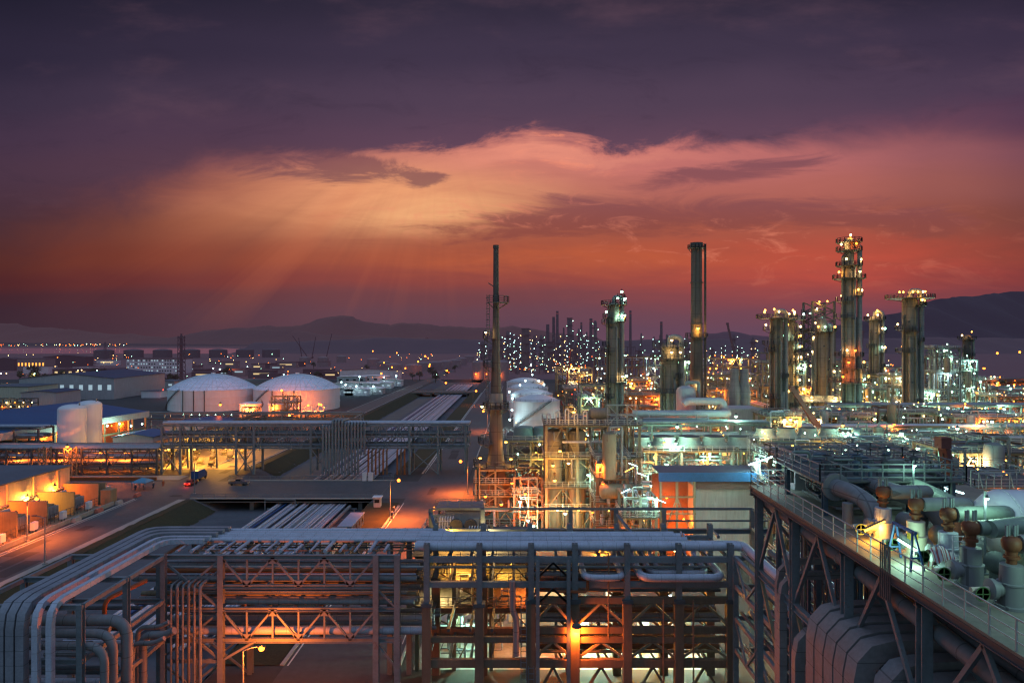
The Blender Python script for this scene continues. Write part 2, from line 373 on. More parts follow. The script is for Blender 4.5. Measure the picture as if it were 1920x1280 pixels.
    rim = M('MULTIPLY', M('POWER', 2.718, M('MULTIPLY', M('POWER', M('DIVIDE', M('ADD', dv, .022), .014), 2.0), -1.0)), GAUSS(u, v, .03, .29, .17, .06))
    col = MIX(M('MULTIPLY', rim, .75), col, c(238,150,126))
    # torn scraps under the deck
    p1 = NOISE(u, v, 7, 20, 7, 40.0, .68, .8)
    pm = SS(M('MULTIPLY_ADD', M('ADD', M('MULTIPLY', GAUSS(u, v, -.34, .255, .16, .028), .8), M('ADD', M('MULTIPLY', GAUSS(u, v, -.22, .255, .07, .02), .9), M('MULTIPLY', GAUSS(u, v, -.14, .237, .04, .014), 1.0))), .40, p1), .22, .42)
    col = MIX(M('MULTIPLY', pm, .72), col, c(112,72,82))
    # haze at the horizon
    hz = M('MULTIPLY', M('POWER', 2.718, M('MULTIPLY', M('MAXIMUM', v, 0.0), -26.0)), .85)
    col = MIX(hz, col, RAMP(u, [(-.8, c(66,46,54)), (-.2, c(96,66,78)), (.3, c(108,76,96)), (.8, c(92,66,86))], -.8, .8))
    # unseen sky overhead and behind, brightened and blued as fill; faint physical sky added
    sky = nd(nt, 'ShaderNodeTexSky'); sky.sky_type = 'NISHITA'; sky.sun_disc = False; sky.sun_elevation = radians(6.0); sky.sun_rotation = radians(-12.4); sky.air_density = 2.0; sky.dust_density = 2.0; sky.ozone_density = 4.0
    hsv = nd(nt, 'ShaderNodeHueSaturation'); hsv.inputs['Saturation'].default_value = .55; hsv.inputs['Value'].default_value = .004; L.new(sky.outputs[0], hsv.inputs['Color'])
    up = SS(M('MULTIPLY_ADD', M('ABSOLUTE', z), 1.0, M('MULTIPLY', y, -1.0)), -.30, .55)
    amb = MIX(1.0, hsv.outputs[0], RAMP(z, [(-1.0, (.02,.024,.03)), (-.05, (.08,.125,.135)), (.1, (.13,.205,.225)), (.5, (.19,.285,.42)), (1.0, (.27,.385,.64))], -1, 1, 'LINEAR'), 'ADD')
    h2 = nd(nt, 'ShaderNodeHueSaturation'); h2.inputs['Saturation'].default_value = 1.0; h2.inputs['Value'].default_value = 1.0; L.new(col, h2.inputs['Color']); col = h2.outputs[0]
    fin = MIX(up, col, amb)
    bg = nd(nt, 'ShaderNodeBackground'); bg.inputs[1].default_value = 1.0; L.new(fin, bg.inputs[0])
    o = nd(nt, 'ShaderNodeOutputWorld'); L.new(bg.outputs[0], o.inputs[0])
build_world()
sd = bpy.data.lights.new('sun', 'SUN'); sd.energy = .06; sd.angle = radians(8); sd.color = (1.0, .55, .34)
so = bpy.data.objects.new('sun', sd); COL.objects.link(so); so.location = (-60, 300, 200)
so.rotation_euler = Vector((.215, -1, -.17)).to_track_quat('-Z', 'Y').to_euler()
cam = bpy.data.cameras.new('camera'); co = bpy.data.objects.new('camera', cam); COL.objects.link(co); scene.camera = co
cam.sensor_width = 36; cam.lens = 24; cam.shift_x = (960-CX)/1920; cam.shift_y = (CY-640)/1920
co.location = (0, 0, CAMH); co.rotation_euler = (radians(90), 0, 0); cam.clip_start = .5; cam.clip_end = 40000
scene.view_settings.view_transform = 'Standard'; scene.view_settings.look = 'None'; scene.view_settings.exposure = 0
scene.cycles.use_denoising = True; scene.world.cycles.sampling_method = 'NONE'; scene.cycles.pixel_filter_type = 'BLACKMAN_HARRIS'; scene.cycles.filter_width = 1.3
scene.cycles.max_bounces = 5; scene.cycles.diffuse_bounces = 2; scene.cycles.glossy_bounces = 2; scene.cycles.transmission_bounces = 2
scene.cycles.sample_clamp_indirect = 1.5; scene.cycles.use_light_tree = True; scene.cycles.caustics_reflective = False; scene.cycles.caustics_refractive = False
# ------------------------------------------------------------------ ground, water, roads, hills
ASPH = mat('asphalt', (.085,.085,.092), .75, 0, var=.55, ns=.11, bump=.15, fine=.3)
YARD = mat('yard_ground', (.055,.055,.058), .9, 0, var=.55, ns=.045, fine=.35)
SLAB = mat('paved_slab', (.13,.125,.115), .8, 0, var=.6, ns=.12, seam=6.0, seamw=.06, fine=.25)
TRENCHM = mat('trench_lining', (.11,.11,.125), .9, 0, var=.4, ns=.12)
GRASS = mat('grass', (.042,.040,.018), .95, 0, var=.5, ns=.3, bump=.6, fine=.5)
KERB = mat('kerb_stone', (.42,.40,.37), .8, 0, var=.3)
LINE = mat('road_paint', (.7,.68,.62), .7, 0, var=.3)
WATERM = mat('water', (.05,.045,.06), .12, 0, var=.1, ns=.02, haze=.9, rough_var=.02)  # water surface emits the haze colour
TX0, TX1, TB0, TB1, TZ = -82.0, -37.0, -76.0, -40.0, -3.0
g = MB(); z0 = 0.0
g.quad((-15000,-300,0), (TX0,-300,0), (TX0,700,0), (-15000,700,0)); g.quad((TX1,-300,0), (15000,-300,0), (15000,700,0), (TX1,700,0))
struct('ground', g, YARD)
struct('far_ground', MB().quad((-15000,700,0), (15000,700,0), (15000,14000,0), (-15000,14000,0)), mat('haze_glow_plain', (.05,.048,.055), .95, 0, var=.6, ns=.012, haze=.42))  # distance haze painted onto the plain as emission
t = MB(); t.quad((TX0,-300,0), (TB0,-300,TZ), (TB0,700,TZ), (TX0,700,0)); t.quad((TB1,-300,TZ), (TX1,-300,0), (TX1,700,0), (TB1,700,TZ)); t.quad((TB0,-300,TZ), (TB1,-300,TZ), (TB1,700,TZ), (TB0,700,TZ)); t.quad((TX0,700,0), (TB0,700,TZ), (TB1,700,TZ), (TX1,700,0))
struct('trench', t, TRENCHM)
def sheet(name, x0, x1, y0, y1, z, m): return struct(name, MB().quad((x0,y0,z), (x1,y0,z), (x1,y1,z), (x0,y1,z)), m)
sheet('plant_pavement', -14.5, 330, 40, 640, .004, SLAB)
sheet('left_road', -97, -86, 20, 900, .008, ASPH); sheet('right_road', -29, -15, 20, 900, .008, ASPH)
sheet('cross_road', -400, TX0, 173, 194, .012, ASPH); sheet('junction_road', TX1, -14.6, 173, 194, .012, ASPH)
sheet('shoulder', -86, -84.2, 20, 172, .008, CONC); sheet('service_strip', -75, -66.5, 200, 700, TZ+.012, SLAB)
def slope_grass(name, xa, za, xb, zb, y0, y1):
    mb = MB(); rng = random.Random(5); n = int((y1-y0)/1.4); k = 7; st = len(mb.v)
    for i in range(n+1):
        for j in range(k):
            f = j/(k-1); mb.v.append((xa+(xb-xa)*f + rng.uniform(-.15,.15), y0+(y1-y0)*i/n, za+(zb-za)*f+.06+rng.uniform(0,.16)))
    for i in range(n):
        for j in range(k-1): mb.f.append((i*k+j, i*k+j+1, (i+1)*k+j+1, (i+1)*k+j))
    o = link(name, mb.mesh(name, GRASS)); o['kind'] = 'structure'
for a, b in ((60,171),(214,520)):
    slope_grass('grass_bank', -84.1, .0, -81.9, .0, a, b); slope_grass('grass_bank', -81.95, .0, -76.2, -2.95, a, b)
for a, b in ((84,168),(215,520)):
    slope_grass('grass_verge', -39.9, -2.95, -37.0, .0, a, b); slope_grass('grass_verge', -37.05, .0, -29.7, .0, a, b)
slope_grass('grass_verge', -86, .02, -120, .02, 330, 372)
def kerb(name, x, y0, y1, w=.35):
    mb = MB(); mb.bb(x-w/2, x+w/2, y0, y1, -.02, .15); struct(name, mb, KERB)
kerb('kerb', -97.2, 40, 172); kerb('kerb', -29.3, 84, 165, .5); kerb('kerb', -14.8, 84, 150); kerb('kerb', -29.3, 205, 520, .5); kerb('kerb', -14.8, 215, 600); kerb('kerb', -85.8, 215, 600); kerb('kerb', -97.2, 215, 600)
sheet('lane_mark', -28.7, -28.5, 84, 168, .016, LINE); sheet('lane_mark', -28.7, -28.5, 206, 700, .016, LINE)
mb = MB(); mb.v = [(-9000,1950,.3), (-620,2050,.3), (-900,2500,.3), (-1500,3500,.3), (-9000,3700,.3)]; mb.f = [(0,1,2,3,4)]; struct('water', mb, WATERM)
rng0 = random.Random(3)
PATCH = mat('asphalt_patch', (.045,.045,.05), .85, 0, var=.4, ns=.3)
for i in range(26):
    x = rng0.choice((-95,-92,-89,-27,-23,-19))+rng0.uniform(-1,1); y = rng0.uniform(90,330); sheet('road_patch', x-rng0.uniform(.5,1.6), x+rng0.uniform(.5,1.6), y, y+rng0.uniform(2,12), .018+i*.0004, PATCH)
for i in range(14):
    x = rng0.choice((-96.3,-86.8,-28.2,-16)); struct('drain_cover', MB().box((x, 90+i*17, .022), (.7,.9,.012)), PATCH)
sheet('edge_line', -96.6, -96.45, 60, 172, .02, LINE); sheet('edge_line', -15.6, -15.45, 90, 172, .02, LINE)
def ridge(name, pts, Y, depth, m, seed, amp):
    rng = random.Random(seed); mb = MB(); st = []; n = 0
    xs = []
    for (a, b) in zip(pts[:-1], pts[1:]):
        k = max(1, int((b[0]-a[0])/6))
        for i in range(k): xs.append((a[0]+(b[0]-a[0])*i/k, a[1]+(b[1]-a[1])*i/k))
    xs.append(pts[-1])
    rows = [(-1.0, 0), (-.7, .22), (-.45, .5), (-.2, .8), (0, 1.0), (.4, .6), (1, 0)]
    ph = [rng.uniform(0, 6) for _ in range(6)]
    for i, (px, py) in enumerate(xs):
        X0, Z0 = PX(px, Y), PZ(py, Y); nz = sum(sin(px*(.05*(q+1)**1.3)+ph[q])/(q+1) for q in range(6))*amp
        for r, (dy, hz) in enumerate(rows):
            mb.v.append((X0*(1+dy*depth/Y*.2), Y+dy*depth + (sin(i*.5+r)*depth*.06), max(0, (Z0+nz)*hz*(1+.10*sin(i*.37+r*2.1+ph[r%6])*(1 if 0 < r < 4 else 0)))))
    R = len(rows)
    for i in range(len(xs)-1):
        for r in range(R-1): mb.f.append((i*R+r, (i+1)*R+r, (i+1)*R+r+1, i*R+r+1))
    o = link(name, mb.mesh(name, m)); o['kind'] = 'structure'
def haze_hill_mat(n, c, e):  # near-black hills whose visible tone is emitted haze colour
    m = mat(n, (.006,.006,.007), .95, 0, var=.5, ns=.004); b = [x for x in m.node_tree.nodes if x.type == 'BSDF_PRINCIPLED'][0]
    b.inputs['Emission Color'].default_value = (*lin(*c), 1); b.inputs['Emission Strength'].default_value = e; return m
H1 = haze_hill_mat('far_mountain_haze', (66,46,55), 1.0); H2 = haze_hill_mat('near_hill_haze', (46,37,54), .8); H3 = haze_hill_mat('forest_hill_haze', (54,45,60), 1.0); H4 = haze_hill_mat('mid_hill_haze', (58,44,60), 1.0)
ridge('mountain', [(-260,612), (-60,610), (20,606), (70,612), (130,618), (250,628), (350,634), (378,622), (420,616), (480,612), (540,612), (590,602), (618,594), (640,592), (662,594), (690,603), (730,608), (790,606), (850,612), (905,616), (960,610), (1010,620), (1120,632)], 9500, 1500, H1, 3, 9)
ridge('mountain', [(280,640), (370,624), (400,618), (470,616), (540,617), (600,626), (700,630), (800,633)], 8200, 1200, haze_hill_mat('mid_mountain_haze', (62,45,55), 1.0), 6, 6)
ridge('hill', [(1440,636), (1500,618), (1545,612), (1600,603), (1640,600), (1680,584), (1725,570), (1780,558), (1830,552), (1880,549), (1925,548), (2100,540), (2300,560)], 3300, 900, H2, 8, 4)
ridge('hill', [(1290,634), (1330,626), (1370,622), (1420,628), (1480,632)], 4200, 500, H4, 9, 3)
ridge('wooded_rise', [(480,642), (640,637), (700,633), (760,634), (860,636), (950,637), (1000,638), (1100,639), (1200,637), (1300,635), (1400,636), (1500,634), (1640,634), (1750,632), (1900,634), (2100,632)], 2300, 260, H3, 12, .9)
ridge('far_shore', [(-300,641), (0,642), (120,643), (230,644), (330,645), (480,646), (600,645)], 5200, 400, haze_hill_mat('shore', (50,40,54), .8), 13, .8)  # shore tone is emitted haze as well
# ------------------------------------------------------------------ generic steel frame and pipe rack
def steel_frame(label, x0, x1, y0, y1, zs, nx, ny, m, cat='steel frame', name='steel_frame', group=None, z0=0.0, cw=.45, bw=.34, decks=(), rails=True, brace=True, npipe=0, seed=0, bm=None, lower=None, lz=0, dm=None, pm=None, rsp=2.0, ps=1.0):
    rng = random.Random(seed); t = thing(name, label, cat, ((x0+x1)/2, (y0+y1)/2, z0), group)
    xs = [x0+(x1-x0)*i/(nx-1) for i in range(nx)]; ys = [y0+(y1-y0)*i/(ny-1) for i in range(ny)]; top = max(zs)+bw/2+.03
    for x in xs:
        for y in ys:
            mb = MB(); 
            if y < 120: mb.ibeam((x,y,lz if lower else z0), (x,y,top), cw, cw)
            else: mb.bb(x-cw/2, x+cw/2, y-cw/2, y+cw/2, lz if lower else z0, top)
            part('column', mb, m, t)
            if lower: part('column_casing', MB().bb(x-cw*.72, x+cw*.72, y-cw*.72, y+cw*.72, z0, lz), lower, t)
    for k, z in enumerate(zs):
        for y in ys:
            a, b = (x0, y, z), (x1, y, z)
            part('beam', MB().ibeam(a, b, bw, bw*1.15) if y < 120 else MB().bar(a, b, bw, bw*1.1), bm or m, t)
        for x in xs:
            a, b = (x, y0, z-.03), (x, y1, z-.03)
            part('beam', MB().bar(a, b, bw*.8, bw*.95), bm or m, t)
        if k in decks:
            part('deck', MB().bb(x0-.6, x1+.6, y0-.6, y1+.6, z+bw*.62, z+bw*.62+.09), dm or GRATING, t)
            if rails: part('railing', MB().rail([(x0-.55,y0-.55,z+bw*.6), (x1+.55,y0-.55,z+bw*.6), (x1+.55,y1+.55,z+bw*.6), (x0-.55,y1+.55,z+bw*.6)], 1.15, rsp, .055+.0003*y0, True), RAILM if y0 > 60 else STEEL, t)
    if brace:
        zz = [z0]+list(zs)
        for k in range(len(zz)-1):
            for i in range(nx-1):
                if (i+k+seed) % 2: continue
                a, b = xs[i], xs[i+1]; za, zb = zz[k]+.2, zz[k+1]-.3; mid = (a+b)/2
                mb = MB(); w = bw*.45
                if rng.random() < .5: mb.bar((a,y0,za), (mid,y0,zb), w); mb.bar((b,y0,za), (mid,y0,zb), w)
                else: mb.bar((a,y0-.02,za), (b,y0-.02,zb), w); mb.bar((b,y0+.03,za), (a,y0+.03,zb), w)
                part('brace', mb, m, t)
    for i in range(npipe): clutter_pipe(t, x0, x1, y0-.6, y1, z0+.4, top+(1.5 if ps == 1 else .9), rng, pm, ps)
    return t
PIPEM = None
def clutter_pipe(t, x0, x1, y0, y1, z0, z1, rng, pm=None, ps=1.0):
    p = [rng.uniform(x0,x1), rng.uniform(y0,y1), rng.uniform(z0,z1)]; pts = [tuple(p)]; last = -1
    for _ in range(rng.randint(3,6)):
        ax = rng.choice([a for a in (0,0,1,2,2) if a != last]); last = ax; lo, hi = ((x0,x1),(y0,y1),(z0,z1))[ax]
        v = rng.uniform(lo,hi)
        if abs(v-p[ax]) < .8: v = p[ax]+(1.2 if p[ax] < (lo+hi)/2 else -1.2)
        p[ax] = v; pts.append(tuple(p))
    r = rng.choice((.09,.12,.16,.2,.28))*ps; part('pipe', MB().tube(pts, r, 7, r*2.4, 3), rng.choice(pm or (CLAD,CLADD,OLIVE,STEEL,RUSTY,GREEN)), t)
def pipe_rack(label, x0, x1, y0, y1, zs, sp, m, axis='x', per=6, seed=0, name='pipe_rack', group=None, rr=(.12,.18,.25,.35), truss=0.0, z0=0.0, cw=.45, pm=None, skip=0, legs=None, ext=0, bracebay=3):
    rng = random.Random(seed); t = thing(name, label, 'pipe rack', ((x0+x1)/2, (y0+y1)/2, z0), group)
    L0, L1 = (x0, x1) if axis == 'x' else (y0, y1); W0, W1 = (y0, y1) if axis == 'x' else (x0, x1); n = max(2, round((L1-L0)/sp)+1)
    P = (lambda l, w, z: (l, w, z)) if axis == 'x' else (lambda l, w, z: (w, l, z)); top = max(zs)+.2
    ls = legs or [L0+(L1-L0)*i/(n-1) for i in range(n)]
    for l in ls:
        for w in (W0, W1): part('column', MB().bar(P(l,w,z0), P(l,w,top), cw, cw*.9), m, t)
        for z in zs: part('beam', MB().bar(P(l,W0,z-.02), P(l,W1,z-.02), cw*.7, cw*.75), m, t)
    for z in zs:
        for w in (W0, W1): part('girder', MB().bar(P(L0,w,z), P(L1,w,z), cw*.62, cw*.8), m, t)
    for k in range(0, len(ls)-1, bracebay):
        a, b = ls[k], ls[k+1]; mb = MB(); mb.bar(P(a,W0,z0+.1), P(b,W0,min(zs)-.2), cw*.4); mb.bar(P(b,W0+.03,z0+.1), P(a,W0+.03,min(zs)-.2), cw*.4); part('brace', mb, m, t)
    if truss and len(zs) > 1:
        for w in (W0, W1):
            mb = MB(); a = L0; up = 0
            while a < L1-.01:
                b = min(a+truss, L1); za, zb = (zs[0], zs[-1]) if up else (zs[-1], zs[0]); mb.bar(P(a,w,za), P(b,w,zb), cw*.36); mb.bar(P(b,w,zs[0]), P(b,w,zs[-1]), cw*.28); a = b; up = 1-up
            part('truss_web', mb, m, t)
    for k, z in enumerate(zs):
        if k < skip: continue
        w = W0+.6
        while w < W1-.4 and per:
            r = rng.choice(rr); w += r
            if w > W1-.3: break
            e0, e1 = L0-rng.uniform(0,.5)-ext, L1+rng.uniform(0,.5)+ext
            part('pipe', MB().tube([P(e0,w,z+cw*.4+r), P(e1,w,z+cw*.4+r)], r, 8), rng.choice(pm or (CLAD,CLAD,CLADD,STEEL,OLIVE)), t)
            w += r + rng.choice((.15,.3,.5,.9))*(6/per)
    return t
# ------------------------------------------------------------------ NEAR RACK across the foreground (Y 74..82)
NY0, NY1 = 74.0, 82.0
colx = [-39.0, -32.4, -15.6, -13.3]
t = thing('pipe_bridge', 'grey steel truss pipe bridge over the orange lit road at the bottom left', 'pipe bridge', (-26, 78, 0))
for x in colx:
    for y in (NY0, NY1): part('column', MB().ibeam((x,y,TZ if x < -37 else 0), (x,y,16.8), .62, .6), STEEL, t)
for y in (NY0, NY1):
    for z, w in ((16.55,.5), (13.35,.42), (10.9,.45), (7.55,.5)): part('chord', MB().ibeam((-39.4 if z > 13 else -39,y,z), (-13.0,y,z), w*.8, w), STEEL, t)
    for za, zb in ((16.55,13.35), (10.9,7.55)):
        n = 6; L = (-15.6+32.4)/n
        for i in range(n):
            a = -32.4+i*L; b = a+L; p, q = (za, zb) if i % 2 == 0 else (zb, za)
            part('truss_web', MB().bar((a,y,p), (b,y,q), .22, .2), STEEL, t)
            if i: part('truss_web', MB().bar((a,y+.01,za), (a,y+.01,zb), .18, .16), STEEL, t)
            part('gusset', MB().box((a,y-.05,p-(.35 if p == za else -.35)), (.9,.12,.7)), STEEL, t)
    for za, zb in ((16.4,10.9), (10.7,5.4), (5.2,0.0)):
        part('brace', MB().bar((-39,y-.03,za), (-32.4,y-.03,zb), .22), STEEL, t); part('brace', MB().bar((-39,y+.2,zb), (-32.4,y+.2,za), .22), STEEL, t)
    part('chord', MB().bar((-39,y,5.3), (-32.4,y,5.3), .35), STEEL, t)
    part('brace', MB().bar((-15.6,y,7.4), (-13.3,y,4.4), .2), STEEL, t); part('brace', MB().bar((-15.6,y,13.2), (-13.3,y,10.9), .2), STEEL, t); part('brace', MB().bar((-32.4,y,5.3), (-28.6,y,7.5), .24), STEEL, t)
for z in (16.5, 13.3, 10.85, 7.5):
    for i in range(10):
        x = -39+i*2.85; part('cross_beam', MB().bar((x,NY0,z-.05), (x,NY1,z-.05), .26, .3), STEEL if i % 3 else RUSTY, t)
# short pipes crossing the bridge top front to back
for i in range(15):
    x = -37.5+i*1.62; 
    solo('crossing_pipe', MB().tube([(x,74.6,16.98), (x,77.2,16.98), (x,77.2,15.2)] if i % 3 == 2 else [(x,74.5,17.0), (x,78.2,17.0)], (.13,.2,.16)[i % 3], 8, .4), CLAD, 'short silver pipe lying crosswise on top of the near pipe bridge', 'pipe', 'short pipes crossing the top of the near pipe bridge')
# long pipes on the near rack
def run_pipes(z, ys, rs, x0, x1, label, group, ms, jitter=3):
    rng = random.Random(int(z*10))
    for i, (y, r) in enumerate(zip(ys, rs)):
        a, b = x0+rng.uniform(-jitter, 0)*.3, x1+rng.uniform(0, jitter)*.3; mb = MB().tube([(a,y,z+r), (b,y,z+r)], r, 10)
        k = a+1
        while k < b: mb.lathe([(r*1.06,-.05), (r*1.06,.05)], (k,y,z+r), 10, 'x'); k += 5.8
        solo('pipe', mb, ms[i % len(ms)], label, 'pipe', group)
run_pipes(16.85, [78.4,79.1,79.8,80.5,81.2,82.0], [.26,.24,.26,.28,.26,.30], -37.5, -9.0, 'pale lavender pipe lying on the top tier of the near bridge with rust coloured shoes', 'pale pipes on top of the near pipe bridge', [CLAD])
for i, y in enumerate((78.75, 79.45, 80.15, 80.85, 77.2, 75.2)):
    solo('shoe_rail', MB().bb(-38+i*.3, -11.5, y-.07, y+.07, 16.82, 16.95), RUSTY, 'thin red brown rail running between the pale pipes on the bridge top', 'rail', 'red brown rails between the pipes on the bridge')
run_pipes(13.6, [74.9,75.8,76.6,77.4,78.3,79.2,80.2,81.0], [.28,.2,.16,.32,.22,.3,.2,.24], -42, -11.8, 'dark insulated pipe on the upper truss tier of the near rack', 'pipes on the upper truss tier', [CLADD,STEELD,CLAD,ORANGEP,CLADD])
run_pipes(11.1, [74.8,75.5,76.3,77.2,78.1,79.1,80.0,81.1], [.3,.22,.18,.3,.2,.3,.2,.25], -42, -11.8, 'grey insulated pipe on the middle tier of the near rack', 'pipes on the middle tier', [CLADD,STEEL,CLADD,OLIVE])
run_pipes(13.9, [75.4,76.4,77.6,79,80.3], [.26,.18,.3,.2,.26], 1.6, 21.5, 'dim insulated pipe on the tier under the nested loops of the near rack', 'pipes under the nested loops', [CLADD,STEELD,OLIVE])
run_pipes(12.3, [74.6,75.2,75.9], [.08,.06,.08], -38, -12.5, 'thin grey conduit along the near truss bridge', 'thin conduits along the near truss bridge', [STEEL,RAILM])
run_pipes(15.2, [74.4,74.7,81.6], [.07,.09,.1], -38, 20, 'thin grey conduit high along the near rack', 'thin conduits high along the near rack', [STEEL,RAILM])
run_pipes(7.8, [74.9,76.1,77.1,78.4,79.6,80.8], [.46,.2,.3,.34,.2,.28], -39, -10, 'pipe on the lowest tier of the near bridge just over the road', 'pipes on the lowest tier over the road', [CLAD,CLADD,STEEL])
# right hand, taller concrete cased section
RX = [-10.1,-4.4,1.2,5.95,11.6,17.2,22.8]
t = thing('pipe_rack', 'long pipe rack with brown cased lower columns crossing the bottom centre of the view', 'pipe rack', (6, 78, 0))
for i, x in enumerate(RX):
    lz = 11.6 if i < 2 else 12.0
    for y in (NY0, NY1):
        part('column', MB().ibeam((x,y,lz), (x,y,18.0), .62, .6), STEEL, t); part('column_casing', MB().bb(x-.48,x+.48,y-.46,y+.46,0,lz), BROWN, t)
        part('column_cap', MB().bb(x-.6,x+.6,y-.58,y+.58,lz-.35,lz+.04), STEELD, t)
for x in (1.9, 5.2): part('column', MB().ibeam((x,73.2,0), (x,73.2,16.4), .4, .4), STEEL, t)
for y in (NY0, NY1):
    for z, m, w in ((16.3,STEEL,.6), (13.6,STEEL,.62), (11.9,BROWN,.7), (8.7,BROWN,.7), (7.65,BROWN,.62), (5.1,BROWN,.85)):
        for a, b in zip(RX[:-1], RX[1:]):
            if a < 0 and z in (11.9, 8.7): continue
            part('beam', MB().bb(a+.3, b-.3, y-w*.35, y+w*.35, z-w/2, z+w/2), m, t)
    for a, b in zip(RX[2:-1], RX[3:]):
        mid = (a+b)/2
        for zt, zb in ((11.6,9.0), (7.4,5.4), (4.7,.1)):
            for e in (a, b): part('brace', MB().bar((mid,y,zt), (e,y,zb), .26, .24), OLIVE if zt > 5 else BROWN, t)
    for a, b in ((1.9,5.2),):
        for zt in (16.2, 13.4): part('brace', MB().bar(((a+b)/2,73.2,zt), (a,73.2,zt-1.6), .2), STEEL, t); part('brace', MB().bar(((a+b)/2,73.2,zt), (b,73.2,zt-1.6), .2), STEEL, t)
for z in (16.25, 13.55, 8.65, 5.05):
    for x in [RX[0]+i*2.35 for i in range(15)]: part('cross_beam', MB().bar((x,NY0,z-.05), (x,NY1,z-.05), .28, .34), STEELD, t)
for i, (y, z, r) in enumerate(((74.7,17.0,.48), (76.0,16.9,.42), (77.2,16.8,.30), (78.2,16.8,.36), (79.3,16.8,.42), (80.6,16.8,.34))):
    mb = MB().tube([(-11.5,y,z+r), (20.6-i*.5,y,z+r)] + ([(24.5+i*.3,y,z+r), (24.5+i*.3, 60, z+r)] if i < 3 else []), r, 12, 1.2)
    k = -10.0
    while k < 20: mb.lathe([(r*1.05,-.06), (r*1.05,.06)], (k,y,z+r), 12, 'x'); k += 2.9
    solo('large_pipe', mb, CLAD, 'thick lavender grey pipe lying along the top of the near rack', 'pipe', 'thick pipes along the top of the near rack')
def uloop(xa, xb, z, r, y0, y1, label): solo('expansion_loop', MB().tube([(xa,y0,z+.9), (xa,y0,z), (xa,y1,z), (xb,y1,z), (xb,y0,z), (xb,y0,z+.9)], r, 12, 1.3, 5), CLAD, label, 'pipe loop')
uloop(6.9, 11.0, 14.65, .36, 80, 73.0, 'single U shaped pipe loop hanging in the near rack left of the nested loops')
uloop(13.0, 21.6, 14.7, .42, 80.5, 72.8, 'outermost and thickest of the nested U pipe loops in the near rack')
uloop(14.2, 20.4, 14.75, .32, 80.5, 74.3, 'middle one of the nested U pipe loops in the near rack')
uloop(15.3, 19.3, 14.7, .28, 80.5, 75.6, 'innermost of the nested U pipe loops in the near rack')
solo('drop_pipe', MB().tube([(-.8,73.3,14.2), (-.8,73.3,11), (-.4,73.3,10.2), (-.4,73.3,6.2)], .34, 12, .5), CLADD, 'thick grey vertical pipe with an offset in front of the lit equipment floors', 'pipe')
solo('drain_pipe', MB().tube([(2.2,75,12.9), (4.2,73.7,12.9), (6.2,73.7,12.9), (7.3,73.7,12.9), (7.3,73.7,14.2)], .16, 8, .5), ORANGEP, 'orange bent pipe behind the twin thin columns of the near rack', 'pipe')
for i, (x, zt) in enumerate(((15.4,12.2), (18.6,12.2), (9.5,17.2))): solo('conduit', MB().tube([(x,73.2,.1 if i < 2 else 8), (x,73.2,zt)], .09, 6), BROWN, ('thin upright conduit under the nested loops, the left one of two', 'thin upright conduit under the nested loops, the right one of two', 'thin tall upright conduit passing the single U loop')[i], 'conduit')
for (z, n, lab) in ((12.4,7,'upper'), (9.1,7,'middle'), (5.7,5,'lower')):
    for i in range(n):
        y = 75+i*.95; r = (.2,.3,.16,.26)[i % 4]; solo('rack_pipe', MB().tube([(1.6+i*.2,y,z+r), (22+i*.1,y,z+r)], r, 8), (CLADD,OLIVE,RUSTY,CLADD)[(i+n) % 4], 'weathered pipe on the %s tier inside the brown cased near rack' % lab, 'pipe', 'pipes on the %s tier of the brown cased rack' % lab)
# lit equipment floors behind the left bays of that section
steel_frame('open equipment floors with warm lights and white panels behind the near rack', -12.5, 1.0, 82.9, 95, [5.0, 7.7, 10.6, 13.7], 4, 3, OLIVE, name='equipment_building', decks=(1,2,3), npipe=26, seed=3, pm=(CLAD,WHITE,STEEL,OLIVE), rsp=1.4)
rng = random.Random(41)
for i in range(16):
    z = (13.98,10.88,7.98)[i % 3]; x = -11+rng.random()*10; y = 83.4+rng.random()*9; k = i % 4
    if k == 0: solo('control_cabinet', MB().bb(x-.5,x+.5,y-.3,y+.3,z,z+1.9).bb(x-.42,x+.42,y-.34,y-.31,z+.2,z+1.7), WHITE, 'white control cabinet standing on a lit floor behind the near rack', 'cabinet', 'white cabinets on the lit equipment floors')
    elif k == 1: solo('pump', MB().cyl((x-.7,y,z+.55),.38,1.2,14,axis='x').cyl((x+.6,y,z+.55),.5,.35,14,axis='x').bb(x-.8,x+1.0,y-.4,y+.4,z,z+.2).tube([(x+.75,y,z+.6),(x+.75,y,z+1.9)],.15), OLIVE, 'olive motor pump on a lit floor behind the near rack', 'pump', 'pumps on the lit equipment floors')
    elif k == 2: solo('exchanger', MB().lathe([(0,-1.5),(.35,-1.4),(.5,-1.2),(.5,1.2),(.35,1.4),(0,1.5)],(x,y,z+.9),14,'x').bb(x-.9,x-.6,y-.4,y+.4,z,z+.5).bb(x+.6,x+.9,y-.4,y+.4,z,z+.5), CLAD, 'silver horizontal exchanger on a lit floor behind the near rack', 'exchanger', 'exchangers on the lit equipment floors')
    else:
        mb = MB()
        for q in range(6): mb.tube([(x-1+q*.35,y,z),(x-1+q*.35,y,z+2.2),(x-1+q*.35,y+.8,z+2.2)],.07,6,.2)
        mb.bar((x-1.2,y-.1,z+1.1),(x+1.1,y-.1,z+1.1),.08); mb.bar((x-1.2,y-.1,z+1.8),(x+1.1,y-.1,z+1.8),.08); solo('tubing_panel', mb, WHITE, 'bank of thin white tubes on a lit floor behind the near rack', 'tubing', 'banks of tubes on the lit equipment floors')
solo('wall_panel', MB().bb(-12.3,-9.6,94.2,94.4,7.9,16), CREAM, 'pale lit wall panel at the left of the equipment floors', 'panel')
